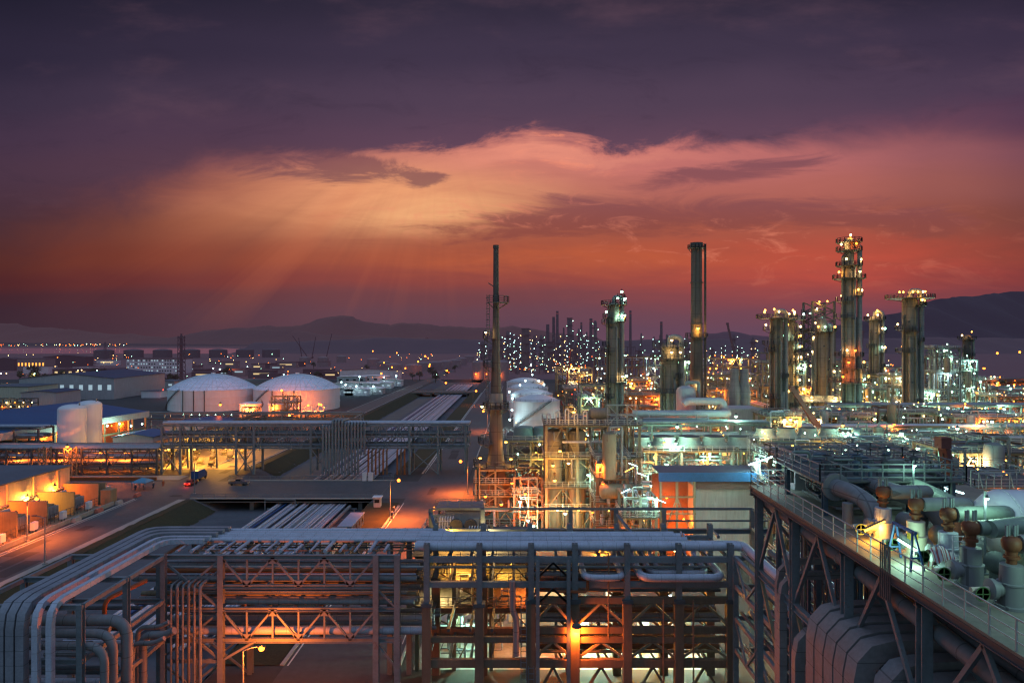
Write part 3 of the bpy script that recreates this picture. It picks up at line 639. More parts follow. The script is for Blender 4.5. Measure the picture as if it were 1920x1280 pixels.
solo('wall_panel', MB().bb(-6.6,-4.6,91.2,91.4,7.9,16.2), CREAM, 'pale lit narrow wall panel in the middle of the equipment floors', 'panel')
solo('wall_panel', MB().bb(-2.4,.6,92.2,92.4,7.9,13.6), CREAM, 'pale lit wall panel at the right of the equipment floors', 'panel')
for (x, y, z, kd, pw) in ((-8.5,84.5,16.6,'yellow',900), (-4,84,16.3,'warm',900), (-7.5,85,13.2,'yellow',900), (-2,84.5,13.0,'yellow',900), (-10,84,10.2,'warm',1100), (-4,86,10.1,'yellow',700), (0,86,10.0,'orange',900)): lamp(x, y, z, kd, pw*1.5, .24, 'the equipment floors behind the near rack')
# scaffold under the left bays
mb = MB()
for x in (-10.6,-8.7,-6.8): 
    for y in (84,85.2): mb.bar((x,y,0),(x,y,4.9),.09)
for z in (1.6,3.2,4.6):
    mb.bar((-10.6,84,z),(-6.8,84,z),.09); mb.bar((-10.6,85.2,z),(-6.8,85.2,z),.09)
mb.bar((-10.6,84,0),(-8.7,84,4.6),.08); mb.bar((-6.8,84,0),(-8.7,84,4.6),.08)
solo('scaffold', mb, STEEL, 'grey tube scaffold standing on the slab under the equipment floors', 'scaffold')
mb = MB(); mb.ladder(.4,73.4,0,12,.6,.09); mb.ladder(1.2,73.4,0,5,.6,.09); solo('ladder_cage', mb, STEEL, 'tall steel ladder beside the offset vertical pipe of the near rack', 'ladder')
# machines on the greenish slab under the right bays
for i, (x, y) in enumerate(((8.5,92),(12.7,96),(16.4,91),(20.4,94))):
    tt = thing('machine_pedestal', ('white machine pillar left most under the near rack','white machine pillar second from left under the near rack','white machine pillar under the nested loops','white machine pillar with a lamp at right under the near rack')[i], 'machine', (x,y,0))
    part('pillar', MB().bb(x-.7,x+.7,y-.6,y+.6,0,5.2), WHITE, tt); part('motor', MB().cyl((x+1.2,y,1.2),.7,1.8,16,axis='x').bb(x+.9,x+3.2,y-.6,y+.6,0,.6), GREENP if i == 2 else OLIVE, tt); part('head', MB().cyl((x,y,5.2),.5,.8,14), STEELD, tt)
solo('tool_cart', MB().bb(21.2,22.4,92.4,93.2,.25,.75).cyl((21.4,92.4,.2),.2,.1,10,axis='y').cyl((22.2,92.4,.2),.2,.1,10,axis='y').bar((22.4,92.8,.7),(22.8,92.8,1.3),.08), REDP, 'small red tool cart on the greenish slab under the near rack', 'cart')
lamp(5.95+.1, 73.0, 9.2, 'orange', 3800, .42, 'a brown column of the near rack')
for (x, y, z, kd, pw) in ((9,85,4.4,'white',1500), (18,86,4.4,'white',1500), (-5,86,4.4,'white',1400), (13,84,8.2,'yellow',900), (20.9,92.8,5.2,'cyan',700), (3,86,7.0,'orange',2200), (7,88,11,'yellow',800), (16,88,11.4,'yellow',1200), (9,84,9.6,'yellow',1100), (14.5,83.5,6.8,'yellow',900), (19.5,83.5,9.9,'yellow',1100), (12,90,13.0,'warm',900), (20,88,13,'warm',700), (21,84,4.2,'white',900)): lamp(x, y, z, kd, pw*(2.6 if z < 7 else 1.6), .24, 'the underside of the near rack')
struct('machine_slab', MB().quad((-13,83,.03),(24,83,.03),(24,100,.03),(-13,100,.03)), CONC)
solo('lit_wall', MB().bb(-1.6,7.2,97,97.3,0,8.4), CREAM, 'pale wall glowing orange behind the twin thin columns', 'wall')
# blue grey gantry behind the near rack
BY = 86.0
t = thing('blue_gantry', 'blue grey steel gantry with a long top rail behind the near rack', 'gantry', (12, BY, 0))
gx = [PX(p, BY) for p in (808, 905, 1070, 1155, 1245, 1330, 1410)]
for i, x in enumerate(gx): part('post', MB().ibeam((x,BY,0), (x,BY,18.75 if i not in (5,) else 15), .5, .5), STEELB, t)
part('rail', MB().bar((gx[0],BY,18.8), (gx[-1],BY,18.8), .22, .28), STEELB, t)
part('girder', MB().ibeam((gx[0],BY,16.0), (gx[-1]+2,BY,16.0), .5, .6), STEELB, t); part('rail', MB().bar((gx[4],BY,17.3), (gx[-1]+2,BY,17.3), .2), STEELB, t)
part('sloping_rail', MB().bar((gx[-1],BY,18.8), (gx[-1]+3.2,BY-4,17.0), .22), STEELB, t)
for a in (gx[0], gx[3]): part('strut', MB().bar((a,BY,18.2), (a+1.4,BY-5,16.8), .3), STEELB, t)
for x in gx: part('cross_beam', MB().bar((x,BY,16.4), (x,NY1,16.4), .3), STEELB, t)
t = thing('valve_platform', 'blue grey platform with a railing and two dark fans left behind the near rack', 'platform', (PX(860,90), 90, 0))
xa, xb = PX(812,90), PX(905,90)
part('deck', MB().bb(xa,xb,88,96,14.2,14.5), GRATING, t); part('railing', MB().rail([(xa,88,14.5),(xa,96,14.5),(xb,96,14.5)],1.2,1.5,.07), STEELB, t)
part('canopy', MB().bb(xa,xb,93,97,17.0,17.2), STEELB, t); part('railing', MB().rail([(xa,93,17.2),(xb,93,17.2)],1.2,1.5,.07), STEELB, t)
for x in (xa+.2, xb-.2):
    for y in (88.3, 95.8): part('leg', MB().bar((x,y,0),(x,y,17.0),.35), STEELB, t)
for k in (.45, .75): part('fan', MB().lathe([(.75,-.3),(.85,-.3),(.85,.3),(.75,.3)],(xa+(xb-xa)*k,91,15.4),18,'y').cyl((xa+(xb-xa)*k,90.8,15.4),.2,.3,10,axis='y'), STEELD, t)
part('hood', MB().bb(xa+1.2,xb-.2,94,95.5,14.6,16.4), GREYW, t)
tube_light(PX(832,88), 88, PZ(997,88)+.2, 1, .3, .35, 'yellow', 260, 'short yellow tube light on the blue platform left behind the near rack')
# ------------------------------------------------------------------ bottom left ducts and their frame
steel_frame('grey duct support frame with horizontal beams at the bottom left corner', -48, -38.1, 59.2, 73, [8, 12.2, 16.9], 2, 3, STEEL, cat='support frame', brace=False, cw=.5, bw=.4, z0=TZ)
DW = [(-44.0,.68),(-43.15,.68),(-42.3,.68),(-41.1,.5),(-39.9,.5)]
for i, (x, w) in enumerate(DW):
    y = 81.2-i*1.15; z = 17.5
    solo('square_duct', MB().duct([(-34.5-i*.25,y,z), (x,y,z), (x,58.0,z), (x,58.0,TZ)], w, 1.9 if i < 3 else 1.6), CLADR if i < 3 else CLAD, ('leftmost of the five square ducts bending down at the bottom left corner','second from left of the five square ducts at the bottom left corner','third of the five square ducts at the bottom left corner','narrow bluish square duct, fourth of five at the bottom left corner','narrow bluish square duct, rightmost of five at the bottom left corner')[i], 'duct', 'square ducts bending down at the bottom left')
for i, (px, z, r) in enumerate(((196,13.2,.36),(212,13.7,.40),(238,14.3,.5))):
    y = 60+i*1.4; x = PX(px, y); solo('elbow_pipe', MB().tube([(-50,y,z),(x,y,z),(x,y,TZ)], r, 14, 1.7, 7), CLADD, ('lowest and innermost of the three bent round pipes at the bottom left','middle one of the three bent round pipes at the bottom left','outermost and thickest of the three bent round pipes at the bottom left')[i], 'pipe', 'bent round pipes at the bottom left')
solo('red_pipe', MB().tube([(PX(232,66),70,15.4),(PX(196,66),66,14.9),(PX(196,66),66,12.3),(PX(236,66),66,12.3),(PX(240,66),66,TZ)], .22, 10, .8), ORANGEP, 'rust red bent pipe between the frame and the near truss bridge', 'pipe')
for i, (px, py, h) in enumerate(((258,1175,1), (268,1190,0), (248,1205,0))):
    y = 70-i; x = PX(px,y); z = PZ(py,y); solo('bent_pipe', MB().tube([(x+3.2,y,z+.5),(x+2.2,y,z),(x,y,z),(x,y,TZ)], (.24,.4,.25)[i], 10, .9), (YELLOW,CLADD,CLADD)[i] if i else CLADD, ('thin grey bent pipe highest of three left of the truss bridge','thick grey bent pipe left of the truss bridge','short grey bent pipe next to the rust red pipe')[i], 'pipe')
for i in range(6):
    x = -37.2+i*.62; solo('riser_pipe', MB().tube([(x,75+i*.4,13.9),(x,72.8,13.9),(x,72.8,TZ)], .13+.05*(i % 2), 8, .5), (CLADD,CLADD,STEEL)[i % 3], 'thin riser pipe beside the left column of the truss bridge', 'pipe', 'thin risers beside the left bridge column')
for i in range(9):
    y = 60.2+i*1.35; z = 12.55 if i % 2 else 8.4; r = (.3,.2,.26)[i % 3]; solo('shelf_pipe', MB().tube([(-47.5,y,z+r),(-38.6,y,z+r)], r, 8), (CLADD,STEELD,CLAD)[i % 3], 'dim pipe lying across the bottom left duct frame', 'pipe', 'pipes lying across the bottom left duct frame')
# ------------------------------------------------------------------ rack running toward the camera at the right
t = pipe_rack('steel pipe rack running toward the viewer below the right deck', 23.2, 30.5, 30, 73.5, [6.8, 10.2, 13.6, 16.6], 7.2, STEEL, axis='y', per=7, seed=8, cw=.55, bracebay=2, pm=(CLADD,CLADD,CLAD,STEELD))
for x in (23.2,):
    for z0_, z1_ in ((6.8,10.2),(13.6,16.6)):
        mb = MB(); y = 30; up = 0
        while y < 73: mb.bar((x-.1,y,z0_ if up else z1_),(x-.1,y+3.6,z1_ if up else z0_),.2); y += 3.6; up = 1-up
        part('truss_web', mb, STEEL, t)
# ------------------------------------------------------------------ square ducts at the lower right, bending under the deck
for i, (y, zt, w, x) in enumerate(((47.5,24.6,.42,18.0),(46.4,24.0,.5,17.8),(43.2,21.6,.62,17.6),(38.9,24.5,1.0,17.0),(37.75,24.5,1.0,17.0),(36.6,24.5,1.0,17.0),(35.45,24.5,1.0,17.0),(34.3,24.5,1.0,17.0),(32.6,24.2,1.1,17.6),(31.2,24.0,1.1,18.0),(29.8,23.8,1.1,18.4))):
    solo('square_duct', MB().duct([(x,y,0),(x,y,zt),(x+7,y+.6,zt)], w, 1.5), CLADX, 'tall panelled square duct arching under the right hand deck' if 3 <= i < 8 else ['thinnest tall square duct far left of the duct bank','second thin tall square duct left of the duct bank','short square duct between the thin ones and the bank',0,0,0,0,0,'first separate octagonal duct arch right of the bank','second separate octagonal duct arch right of the bank','third separate octagonal duct arch at the bottom right'][i], 'duct', 'bank of square ducts under the right deck' if 3 <= i < 8 else None)
# ------------------------------------------------------------------ right hand deck (top z = 29)
DZ = 29.0
GIRDER = mat('girder_grey', (.07,.085,.10), .6, .05, var=.3)
BONNET = mat('bonnet_paint', (.17,.055,.022), .6, var=.4, ns=3)
t = thing('equipment_deck', 'high steel deck with plated floor and railing along the right side', 'deck', (24, 38, 0))
part('floor_plate', MB().bb(17.5,34,20,52,DZ-.12,DZ), DECK, t)
part('edge_girder', MB().ibeam((17.6,20,DZ-.33),(17.6,52,DZ-.33),.2,.36), GIRDER, t); part('edge_girder', MB().ibeam((26.9,20,DZ-.46),(26.9,52,DZ-.46),.3,.6), STEELD, t); part('edge_girder', MB().ibeam((17.5,51.9,DZ-.47),(34,51.9,DZ-.47),.3,.6), STEELD, t)
for y in (22.5,30.4,37.6,44.8,51.4):
    for x in (18.0, 26.4): part('column', MB().ibeam((x,y,0),(x,y,DZ-.75),.5,.5), STEEL, t)
    part('cross_girder', MB().ibeam((17.6,y,DZ-.5),(34,y,DZ-.5),.3,.65), STEELD, t); part('brace', MB().bar((17.8,y+.1,DZ-.7),(20.6,y+.1,DZ-4.2),.22), STEEL, t)
for a, b in ((22.5,30.4),(30.4,37.6),(37.6,44.8),(44.8,51.4)):
    part('tie_beam', MB().ibeam((18,a,22.6),(18,b,22.6),.35,.5), STEEL, t); part('brace', MB().bar((18,a,22.7),(18,(a+b)/2,DZ-.8),.2), STEEL, t); part('brace', MB().bar((18,b,22.7),(18,(a+b)/2,DZ-.8),.2), STEEL, t); part('brace', MB().bar((18.1,a,14),(18.1,b,22.4),.22), OLIVE, t)
    part('tie_beam', MB().ibeam((18,a,14),(18,b,14),.35,.5), STEEL, t)
part('railing', MB().rail([(17.6,20,DZ),(17.6,32.6,DZ)],1.15,1.35,.055), RAILM, t); part('railing', MB().rail([(17.6,32.9,DZ),(17.6,52,DZ)],1.15,1.35,.055), RAILM, t)
part('railing', MB().rail([(17.6,52,DZ),(21.6,52,DZ)],1.15,1.2,.055), RAILM, t); part('railing', MB().rail([(26.8,36,DZ),(26.8,52,DZ)],1.15,1.4,.055), RAILM, t)
mb = MB()
for q in range(6): mb.bar((17.5,32.3+q*.17,DZ-1.4),(17.5,32.3+q*.17,DZ+1.25),.05)
part('gate_bars', mb, STEELD, t)
solo('header_pipe', MB().tube([(18.7,52,27.9),(18.7,40,27.4),(18.7,22,26.6)], .42, 14), CLADD, 'thick pinkish brown pipe slung below the edge of the right deck', 'pipe')
for i, (y, px) in enumerate(((50,1440),(44,1460),(36,1500))): solo('under_pipe', MB().tube([(19.5+i,52,DZ-2-i*.7),(19.5+i,22,DZ-2-i*.7)], .3, 10), CLADD, ('upper','middle','lower')[i]+' dim pipe hanging under the right deck floor', 'pipe')
# valves standing in a row on the deck
def valve_unit(x, y, k, label):
    t = thing('valve_station', label, 'valve', (x,y,DZ), 'valves standing in a row on the right deck'); b = DZ
    part('body', MB().lathe([(.62,0),(.62,.12),(.5,.14),(.5,.95),(.54,.97),(.54,1.03),(.44,1.05),(.42,1.75),(.2,1.8)], (x,y,b), 22), (CLAD,CREAM,CLAD,CLADD,CLADD)[k], t)
    mb = MB().lathe([(.2,1.78),(.2,2.0),(.3,2.02),(.3,2.12),(.22,2.15),(.22,2.32),(.3,2.36),(.37,2.5),(.37,2.72),(.3,2.86),(.18,2.92)], (x,y,b), 20); part('bonnet', mb, BONNET, t)
    for q in range(4): part('bolt', MB().cyl((x-.28+q*.17,y-.1+.1*(q % 2),b+2.95),.055,.45,8), STEEL, t)
    part('flange', MB().lathe([(0,-.95),(.3,-.95),(.42,-.9),(.42,-.72),(.3,-.7),(.3,-.45)], (x,y,b+.75), 18, 'x'), CLADD, t)
    part('stem', MB().tube([(x-.9,y,b+.75),(x-1.75,y-.1,b+.75)], .11, 8), CREAM, t)
    w = part('handwheel', MB().ring((x-1.35,y-.25,b+.62), .29, .028, 18, 5, 'y').bar((x-1.63,y-.25,b+.62),(x-1.07,y-.25,b+.62),.035).bar((x-1.35,y-.25,b+.34),(x-1.35,y-.25,b+.9),.035), GREENP, t)
    return t
VL = [(20.1,37.8,'farthest lit valve with a cream body and orange bonnet on the right deck'),(20.3,35.0,'second farthest valve, behind the blue trestle on the right deck'),(20.7,33.0,'middle valve, behind the striped sheet on the right deck'),(20.2,30.6,'fourth valve, right of the folding ladder on the right deck'),(20.3,28.2,'nearest valve at the right edge of the deck')]
for k, (x, y, lab) in enumerate(VL): valve_unit(x, y, k, lab)
for k, (x, y, lab) in enumerate(VL):
    x2 = x+2.6+.25*k; solo('outlet_pipe', MB().tube([(x+.3,y,DZ+2.6),(x2,y+.2,DZ+2.6),(x2+.6,y+1.6,DZ+2.2),(x2+.9,y+2.4,DZ+.2)], .34 if k % 2 else .38, 14, .9, 6), (CLADD,CLADD,GREEN,GREEN,CLADD)[k], ('curved grey pipe leaving the farthest valve','curved grey pipe leaving the second farthest valve','curved greenish pipe leaving the middle valve','curved greenish pipe leaving the fourth valve','curved grey pipe leaving the nearest valve')[k], 'pipe', 'curved pipes leaving the deck valves')
    solo('sphere_valve', MB().lathe([(0,-.5),(.3,-.45),(.48,-.25),(.52,0),(.48,.25),(.3,.45),(0,.5)], (x+1.6,y+.6,DZ+.85), 18, 'y').cyl((x+1.6,y+.6,DZ),.3,.5,14), STEELD if k % 2 else CLADD, 'round flanged housing behind %s' % ('the farthest valve','the second farthest valve','the middle valve','the fourth valve','the nearest valve')[k], 'valve')
solo('inlet_elbow', MB().tube([(19.6,42.6,DZ+1.9),(19.9,40.6,DZ+1.9),(20.2,39.1,DZ+1.5),(20.2,38.6,DZ+.7)], .52, 16, 1.1, 6).lathe([(.5,-.1),(.85,-.1),(.85,.12),(.5,.12)], (19.62,42.4,DZ+1.9), 20, 'y'), CLADD, 'thick curved inlet pipe with a wide flange left of the farthest valve', 'pipe')
solo('inlet_elbow', MB().tube([(22.2,43,DZ+1.9),(22.2,41,DZ+2.0),(23.6,39.6,DZ+1.7),(24.4,38.9,DZ+.2)], .5, 16, 1.1, 6), CLADD, 'thick curved pipe behind the farthest valve', 'pipe')
solo('cross_header', MB().tube([(23.4,49,DZ+2.0),(24.6,43,DZ+1.9),(25.4,38.5,DZ+1.2),(25.6,37,DZ+.2)], .55, 16, 1.4, 6), GREEN, 'long thick dark pipe sloping along the far railing of the right deck', 'pipe')
for k, (x, y) in enumerate(((19.3,40.2),(21.2,41.5))): solo('pipe_stool', MB().cyl((x,y,DZ),.3,1.45,14), CLADD, ('left','right')[k]+' grey stub post under the inlet pipes of the right deck', 'post')
# drum
t = thing('drum', 'large pale horizontal drum with a domed end at the right edge', 'drum', (26,34.6,DZ))
part('shell', MB().lathe([(0,0),(.5,.06),(1.0,.24),(1.35,.5),(1.58,.85),(1.65,1.15),(1.65,1.2),(1.69,1.2),(1.69,1.32),(1.65,1.32),(1.65,9)], (23.2,34.6,DZ+1.75), 40, 'x'), WHITE, t)
for x in (25.6, 30.5): part('saddle', MB().bb(x-.25,x+.25,33.4,35.8,DZ,DZ+.6), CONCD, t)
part('nozzle', MB().cyl((26.3,34.2,DZ+3.3),.25,.5,12).cyl((26.3,34.2,DZ+3.8),.38,.1,12), CLADD, t)
solo('manway_pipe', MB().tube([(20.9,30.4,DZ+2.6),(23.2,31.2,DZ+2.6),(24.8,31.6,DZ+2.3),(25.2,31.8,DZ+.4)], .4, 14, 1.0, 6), GREEN, 'dark bent pipe in front of the pale drum', 'pipe')
# blue trestle, striped sheet, ladder, cabinet, windsock
t = thing('trestle', 'bright blue A-frame trestle standing by the railing of the right deck', 'trestle', (18.9,33.4,DZ))
for (a, b) in (((18.6,32.5),(18.85,32.8)), ((19.3,32.6),(18.95,32.8))): part('leg', MB().bar((a[0],a[1],DZ),(b[0],b[1],DZ+1.75),.09), BLUEP, t)
for (a, b) in (((18.6,34.6),(18.85,34.4)), ((19.3,34.6),(18.95,34.4))): part('leg', MB().bar((a[0],a[1],DZ),(b[0],b[1],DZ+1.75),.09), BLUEP, t)
part('top_bar', MB().bar((18.9,32.6,DZ+1.78),(18.9,34.6,DZ+1.78),.13), BLUEP, t)
for y in (32.65, 34.5): part('stretcher', MB().bar((18.68,y,DZ+.6),(19.22,y,DZ+.6),.07), BLUEP, t)
def stripes():
    m = mat('striped_fabric', (.6,.58,.6), .8); nt = m.node_tree; b = [x for x in nt.nodes if x.type == 'BSDF_PRINCIPLED'][0]
    tc = nd(nt, 'ShaderNodeTexCoord'); w = nd(nt, 'ShaderNodeTexWave', wave_type='BANDS', bands_direction='X'); w.inputs['Scale'].default_value = 2.2; w.inputs['Distortion'].default_value = 1.2
    r = nd(nt, 'ShaderNodeValToRGB'); r.color_ramp.interpolation = 'CONSTANT'; e = r.color_ramp.elements; e[0].color = (.62,.60,.62,1); e[1].position = .55; e[1].color = (.10,.13,.25,1); q = e.new(.8); q.color = (.45,.10,.08,1)
    nt.links.new(tc.outputs['Object'], w.inputs[0]); nt.links.new(w.outputs['Fac'], r.inputs[0]); nt.links.new(r.outputs[0], b.inputs['Base Color']); return m
mb = MB(); rng = random.Random(4); n, k = 14, 10; st = 0
for i in range(n):
    for j in range(k):
        u, v = i/(n-1), j/(k-1); mb.v.append((19.55+u*1.25+.06*sin(v*9), 32.3+v*.9+.08*sin(u*14), DZ+.04+1.15*max(0, sin(pi*(.15+.85*v)))*(1-.45*abs(u-.4))+.07*sin(u*23+v*5)+rng.uniform(-.03,.03)))
for i in range(n-1):
    for j in range(k-1): mb.f.append((i*k+j,(i+1)*k+j,(i+1)*k+j+1,i*k+j+1))
solo('striped_sheet', mb, stripes(), 'crumpled striped sheet heaped beside the blue trestle', 'sheet', None, (19.5,32.3,DZ))
t = thing('folding_ladder', 'white folding ladder with open frame right of the striped sheet', 'ladder', (20.2,31.6,DZ))
mb = MB()
for dx in (0, .5): mb.bar((19.9+dx,31.3,DZ),(20.15+dx,31.75,DZ+1.0),.045); mb.bar((20.15+dx,31.75,DZ+1.0),(20.15+dx,31.8,DZ+1.9),.045)
for q in range(6): mb.bar((19.95+.04*q,31.38+.07*q,DZ+.2+.16*q),(20.45+.04*q,31.38+.07*q,DZ+.2+.16*q),.035)
for q in (1.35,1.65,1.88): mb.bar((20.15,31.78,DZ+q),(20.65,31.78,DZ+q),.035)
part('front_frame', mb, WHITE, t); part('rear_frame', MB().bar((20.15,31.75,DZ+1.0),(20.3,32.3,DZ),.045).bar((20.65,31.75,DZ+1.0),(20.8,32.3,DZ),.045), WHITE, t)
t = thing('electrical_cabinet', 'tall grey electrical cabinet near the far end of the right deck', 'cabinet', (20.5,50.6,DZ))
part('body', MB().bb(20.2,21.1,50.2,51.0,DZ,DZ+2.5), GREYW, t); part('door', MB().bb(20.25,21.05,50.16,50.2,DZ+.2,DZ+2.35), GREYW, t); part('hood', MB().bb(20.1,21.2,50.0,51.1,DZ+2.5,DZ+2.58), STEEL, t)
for k in range(7):
    y = 46.6+k*.8; x = 21.6+(k % 3)*.6; solo('instrument_stand', MB().bar((x,y,DZ),(x,y,DZ+1.3),.09).box((x,y,DZ+1.45),(.4,.3,.45)).cyl((x,y-.15,DZ+1.5),.12,.06,10,axis='y'), (STEELD,STEEL,CLADD)[k % 3] if k != 4 else REDP, 'small instrument on a post at the far part of the right deck' if k != 4 else 'small red instrument on a post at the far part of the right deck', 'instrument', 'instrument posts on the right deck')
t = thing('windsock', 'pale beige drooping windsock on the far corner of the right deck railing', 'windsock', (17.6,51.8,DZ+1.1))
part('mast', MB().bar((17.6,51.8,DZ+1.1),(17.6,51.8,DZ+1.9),.06), STEEL, t); part('sock', MB().tube([(17.62,51.7,DZ+1.85),(17.85,51.6,DZ+1.6),(18.0,51.5,DZ+1.1),(18.2,51.4,DZ+.55)], .3, 12, .2, r2=.14), CREAM, t)
# access platform above the deck with railings and steps
t = steel_frame('dark blue access platform with white handrails behind the deck valves', 19.2, 27.2, 43, 49, [DZ+2.0], 4, 2, STEELB, cat='platform', name='access_platform', z0=DZ, decks=(0,), cw=.3, bw=.25, brace=False, dm=GRATING, rsp=1.3, npipe=44, ps=.45, seed=77, pm=(STEELD,STEELB,CLADD,GREEN))
t2 = steel_frame('upper dark blue walkway with handrails stepping up behind the access platform', 22, 29.5, 50.5, 58, [DZ-1.2, DZ+.9], 4, 3, STEELB, cat='walkway', name='upper_walkway', z0=10, decks=(0,1), cw=.35, bw=.3, brace=False, dm=GRATING, rsp=1.3, npipe=60, ps=.45, seed=5, pm=(STEELB,CLADD,STEEL,GREEN))
solo('stair', MB().bar((27.4,44,DZ+2.2),(29.5,50.5,DZ+.2),.15,.3).bar((28.3,44,DZ+2.2),(30.4,50.5,DZ+.2),.15,.3).rail([(27.4,44,DZ+2.2),(29.5,50.5,DZ+.2)],1.1,1.4,.055), STEELB, 'blue grey stair flight with handrail beside the access platform', 'stair')
for k in range(8):
    x = 20+k*.95; y = 44.5+(k*1.7) % 3.4; solo('platform_valve', MB().cyl((x,y,DZ+2.24),.16,.9,10).lathe([(.1,0),(.26,.05),(.26,.22),(.1,.3)],(x,y,DZ+2.9),12).ring((x,y,DZ+3.5),.28,.03,14,5).bar((x,y,DZ+3.1),(x,y,DZ+3.5),.05), (STEELD,CLADD,STEELB,STEELD)[k % 4], 'small upright valve with a handwheel on the access platform', 'valve', 'small valves on the access platform')
tube_light(17.9, 50.8, DZ+2.05, 1, .1, .32, 'cyan', 190, 'bright cool tube light at the far corner of the right deck', 1.9, DZ)
tube_light(PX(1640,37.2), 37.2, PZ(986,37.2), 1, .2, .38, 'yellow', 240, 'warm tube light glowing in front of the farthest valve', 1.3, DZ)
tube_light(PX(1705,33.2), 33.2, PZ(1024,33.2), 1, -.25, -.62, 'white', 240, 'slanting white tube light leaning on the blue trestle', 1.2)
tube_light(PX(1780,46), 46, PZ(917,46), 1, -.1, -.28, 'cyan', 220, 'cool tube light over the far railing of the right deck', 1.9, DZ)
lamp(21.9, 32.0, DZ+3.6, 'white', 170, .08, 'the right deck above the drum')
lamp(24, 41.5, DZ+3.4, 'white', 130, .08, 'the right deck behind the valves')
lamp(21.5, 25.5, DZ+3.4, 'white', 300, .08, 'the near end of the right deck')
solo('work_light', MB().bar((19.9,34.6,DZ),(19.9,34.6,DZ+1.0),.06).box((19.9,34.6,DZ+1.1),(.4,.3,.3)), YELLOW, 'small yellow work light box beside the second farthest valve', 'work light')
for k, (x, y, h) in enumerate(((21.9,32.15,3.9),(24,41.65,3.7),(21.5,25.65,3.7))): solo('lamp_pole', MB().tube([(x,y,DZ),(x,y,DZ+h)],.06,8).bb(x-.15,x+.15,y-.15,y+.15,DZ,DZ+.06), STEEL, ('slim lamp pole among the valves of the right deck','slim lamp pole behind the valves of the right deck','slim lamp pole at the near end of the right deck')[k], 'pole')
# ------------------------------------------------------------------ trench pipes, bridges
rng = random.Random(77); x = -61.5; k = 0
spec = [(.30,CLAD),(.22,CLAD),(.5,None),(.26,BLUEP),(.8,None),(.34,CLAD),(.22,CLAD),(.28,CLAD),(.7,None),(.2,CLAD),(.36,CLAD),(.24,CLAD),(.9,None),(.3,CLAD),(.3,CLAD),(.26,CLADD),(.3,CLAD),(.22,CLAD),(.26,CLAD),(.34,CLAD),(.28,CLAD),(.2,CLADD),(.3,CLAD),(.26,CLAD),(.3,CLAD),(.9,None),(.42,CLADD)]
for r, m in spec:
    if m is None: x += r; continue
    x += r+.06; y0 = rng.choice((92,96,99)); y1 = 640 if r != .42 else 170
    zz = TZ+1.25+r; solo('pipe', MB().tube([(x,y0,zz),(x,y1,zz)], r, 8), m, ('blue painted pipe running lengthwise in the trench' if m is BLUEP else 'silver pipe running lengthwise along the trench between road and grass bank' if m is CLAD else 'dull grey pipe running lengthwise along the trench'), 'pipe', 'pipes running lengthwise in the trench')
    x += r+.1
for i, y in enumerate([95,108,121,134,147,160,170,200,216,240,268,300,340,380,430,490,550,610]):
    t = thing('pipe_sleeper', 'low steel frame carrying the trench pipes', 'pipe support', (-51,y,TZ), 'low frames carrying the trench pipes')
    t['label'] = 'low steel frame carrying the silver trench pipes'
    part('beam', MB().bar((-63,y,TZ+1.08),(-40.6,y,TZ+1.08),.28,.3), STEEL, t)
    for xx in (-62.6,-55.5,-48.4,-41.3): part('post', MB().bar((xx,y,TZ),(xx,y,TZ+1.0),.3), CONC, t)
    if i in (6,7,9): part('portal', MB().bar((-63.5,y,TZ),(-63.5,y,TZ+3.4),.2).bar((-56,y,TZ),(-56,y,TZ+3.4),.2).bar((-63.5,y,TZ+3.4),(-56,y,TZ+3.4),.2), STEEL, t)
for y0, y1, lab in ((172,195,'grey road bridge with thin rails crossing the pipe trench in the middle distance'), (520,540,'far small road bridge with an orange rail crossing the pipe trench')):
    t = thing('road_bridge', lab, 'bridge', (-59,y0,0))
    part('deck', MB().bb(TX0-1,TX1+1,y0,y1,-.75,.03), CONCD, t)
    part('road_surface', MB().bb(TX0-.9,TX1+.9,y0+.8,y1-.8,.034,.05), ASPH, t)
    for y in (y0+.2,y1-.2):
        part('kerb', MB().bb(TX0-1.2,TX1+1.2,y-.2,y+.2,-.55,.3), KERB, t); part('railing', MB().rail([(TX0-1,y,.28),(TX1+1,y,.28)],1.0,3,.09), STEEL if y0 < 300 else ORANGEP, t)
    for xx in (-79.5,-68,-40.5): part('pier', MB().bb(xx-.5,xx+.5,y0+1,y1-1,TZ,-.76), CONCD, t)
# ------------------------------------------------------------------ elevated pipe bridge across (Y 204..211)
t = pipe_rack('long grey elevated pipe bridge spanning the trench and both roads in the middle distance', -107, -15.5, 204, 211, [7.9, 11.2, 14.5], 7.5, STEEL, per=8, seed=21, cw=.62, truss=3.2, legs=[-107,-101.5,-84.8,-79.5,-62.5,-57,-33,-24.5,-16.3], bracebay=2, rr=(.2,.3,.42,.5), pm=(CLADD,CLAD,STEEL,CLADD))
mb = MB()
for i in range(14):
    y = 202.6; x = -58.5+i*.95; z = 14.6 if i < 3 else (16.2 if i < 7 else 15.4); solo('riser_pipe', MB().tube([(x,210,z-.3),(x,y,z),(x,y,.3 if i < 12 else 6)] if True else [], .36, 10, .8), CLADD if i % 3 else STEEL, 'upright pipe in the dense riser bundle hanging on the elevated pipe bridge', 'pipe', 'upright pipes of the riser bundle on the elevated bridge')
for i in range(9):
    x = -45.2+i*1.1 + (2 if i > 5 else 0); solo('orange_riser', MB().tube([(x,205,7.6),(x,203.4,7.2),(x,203.4,0)], .26, 8, .5), RUSTY if i % 2 else ORANGEP, 'rusty orange upright pipe under the elevated pipe bridge left of the right road', 'pipe', 'rusty orange uprights under the elevated bridge')
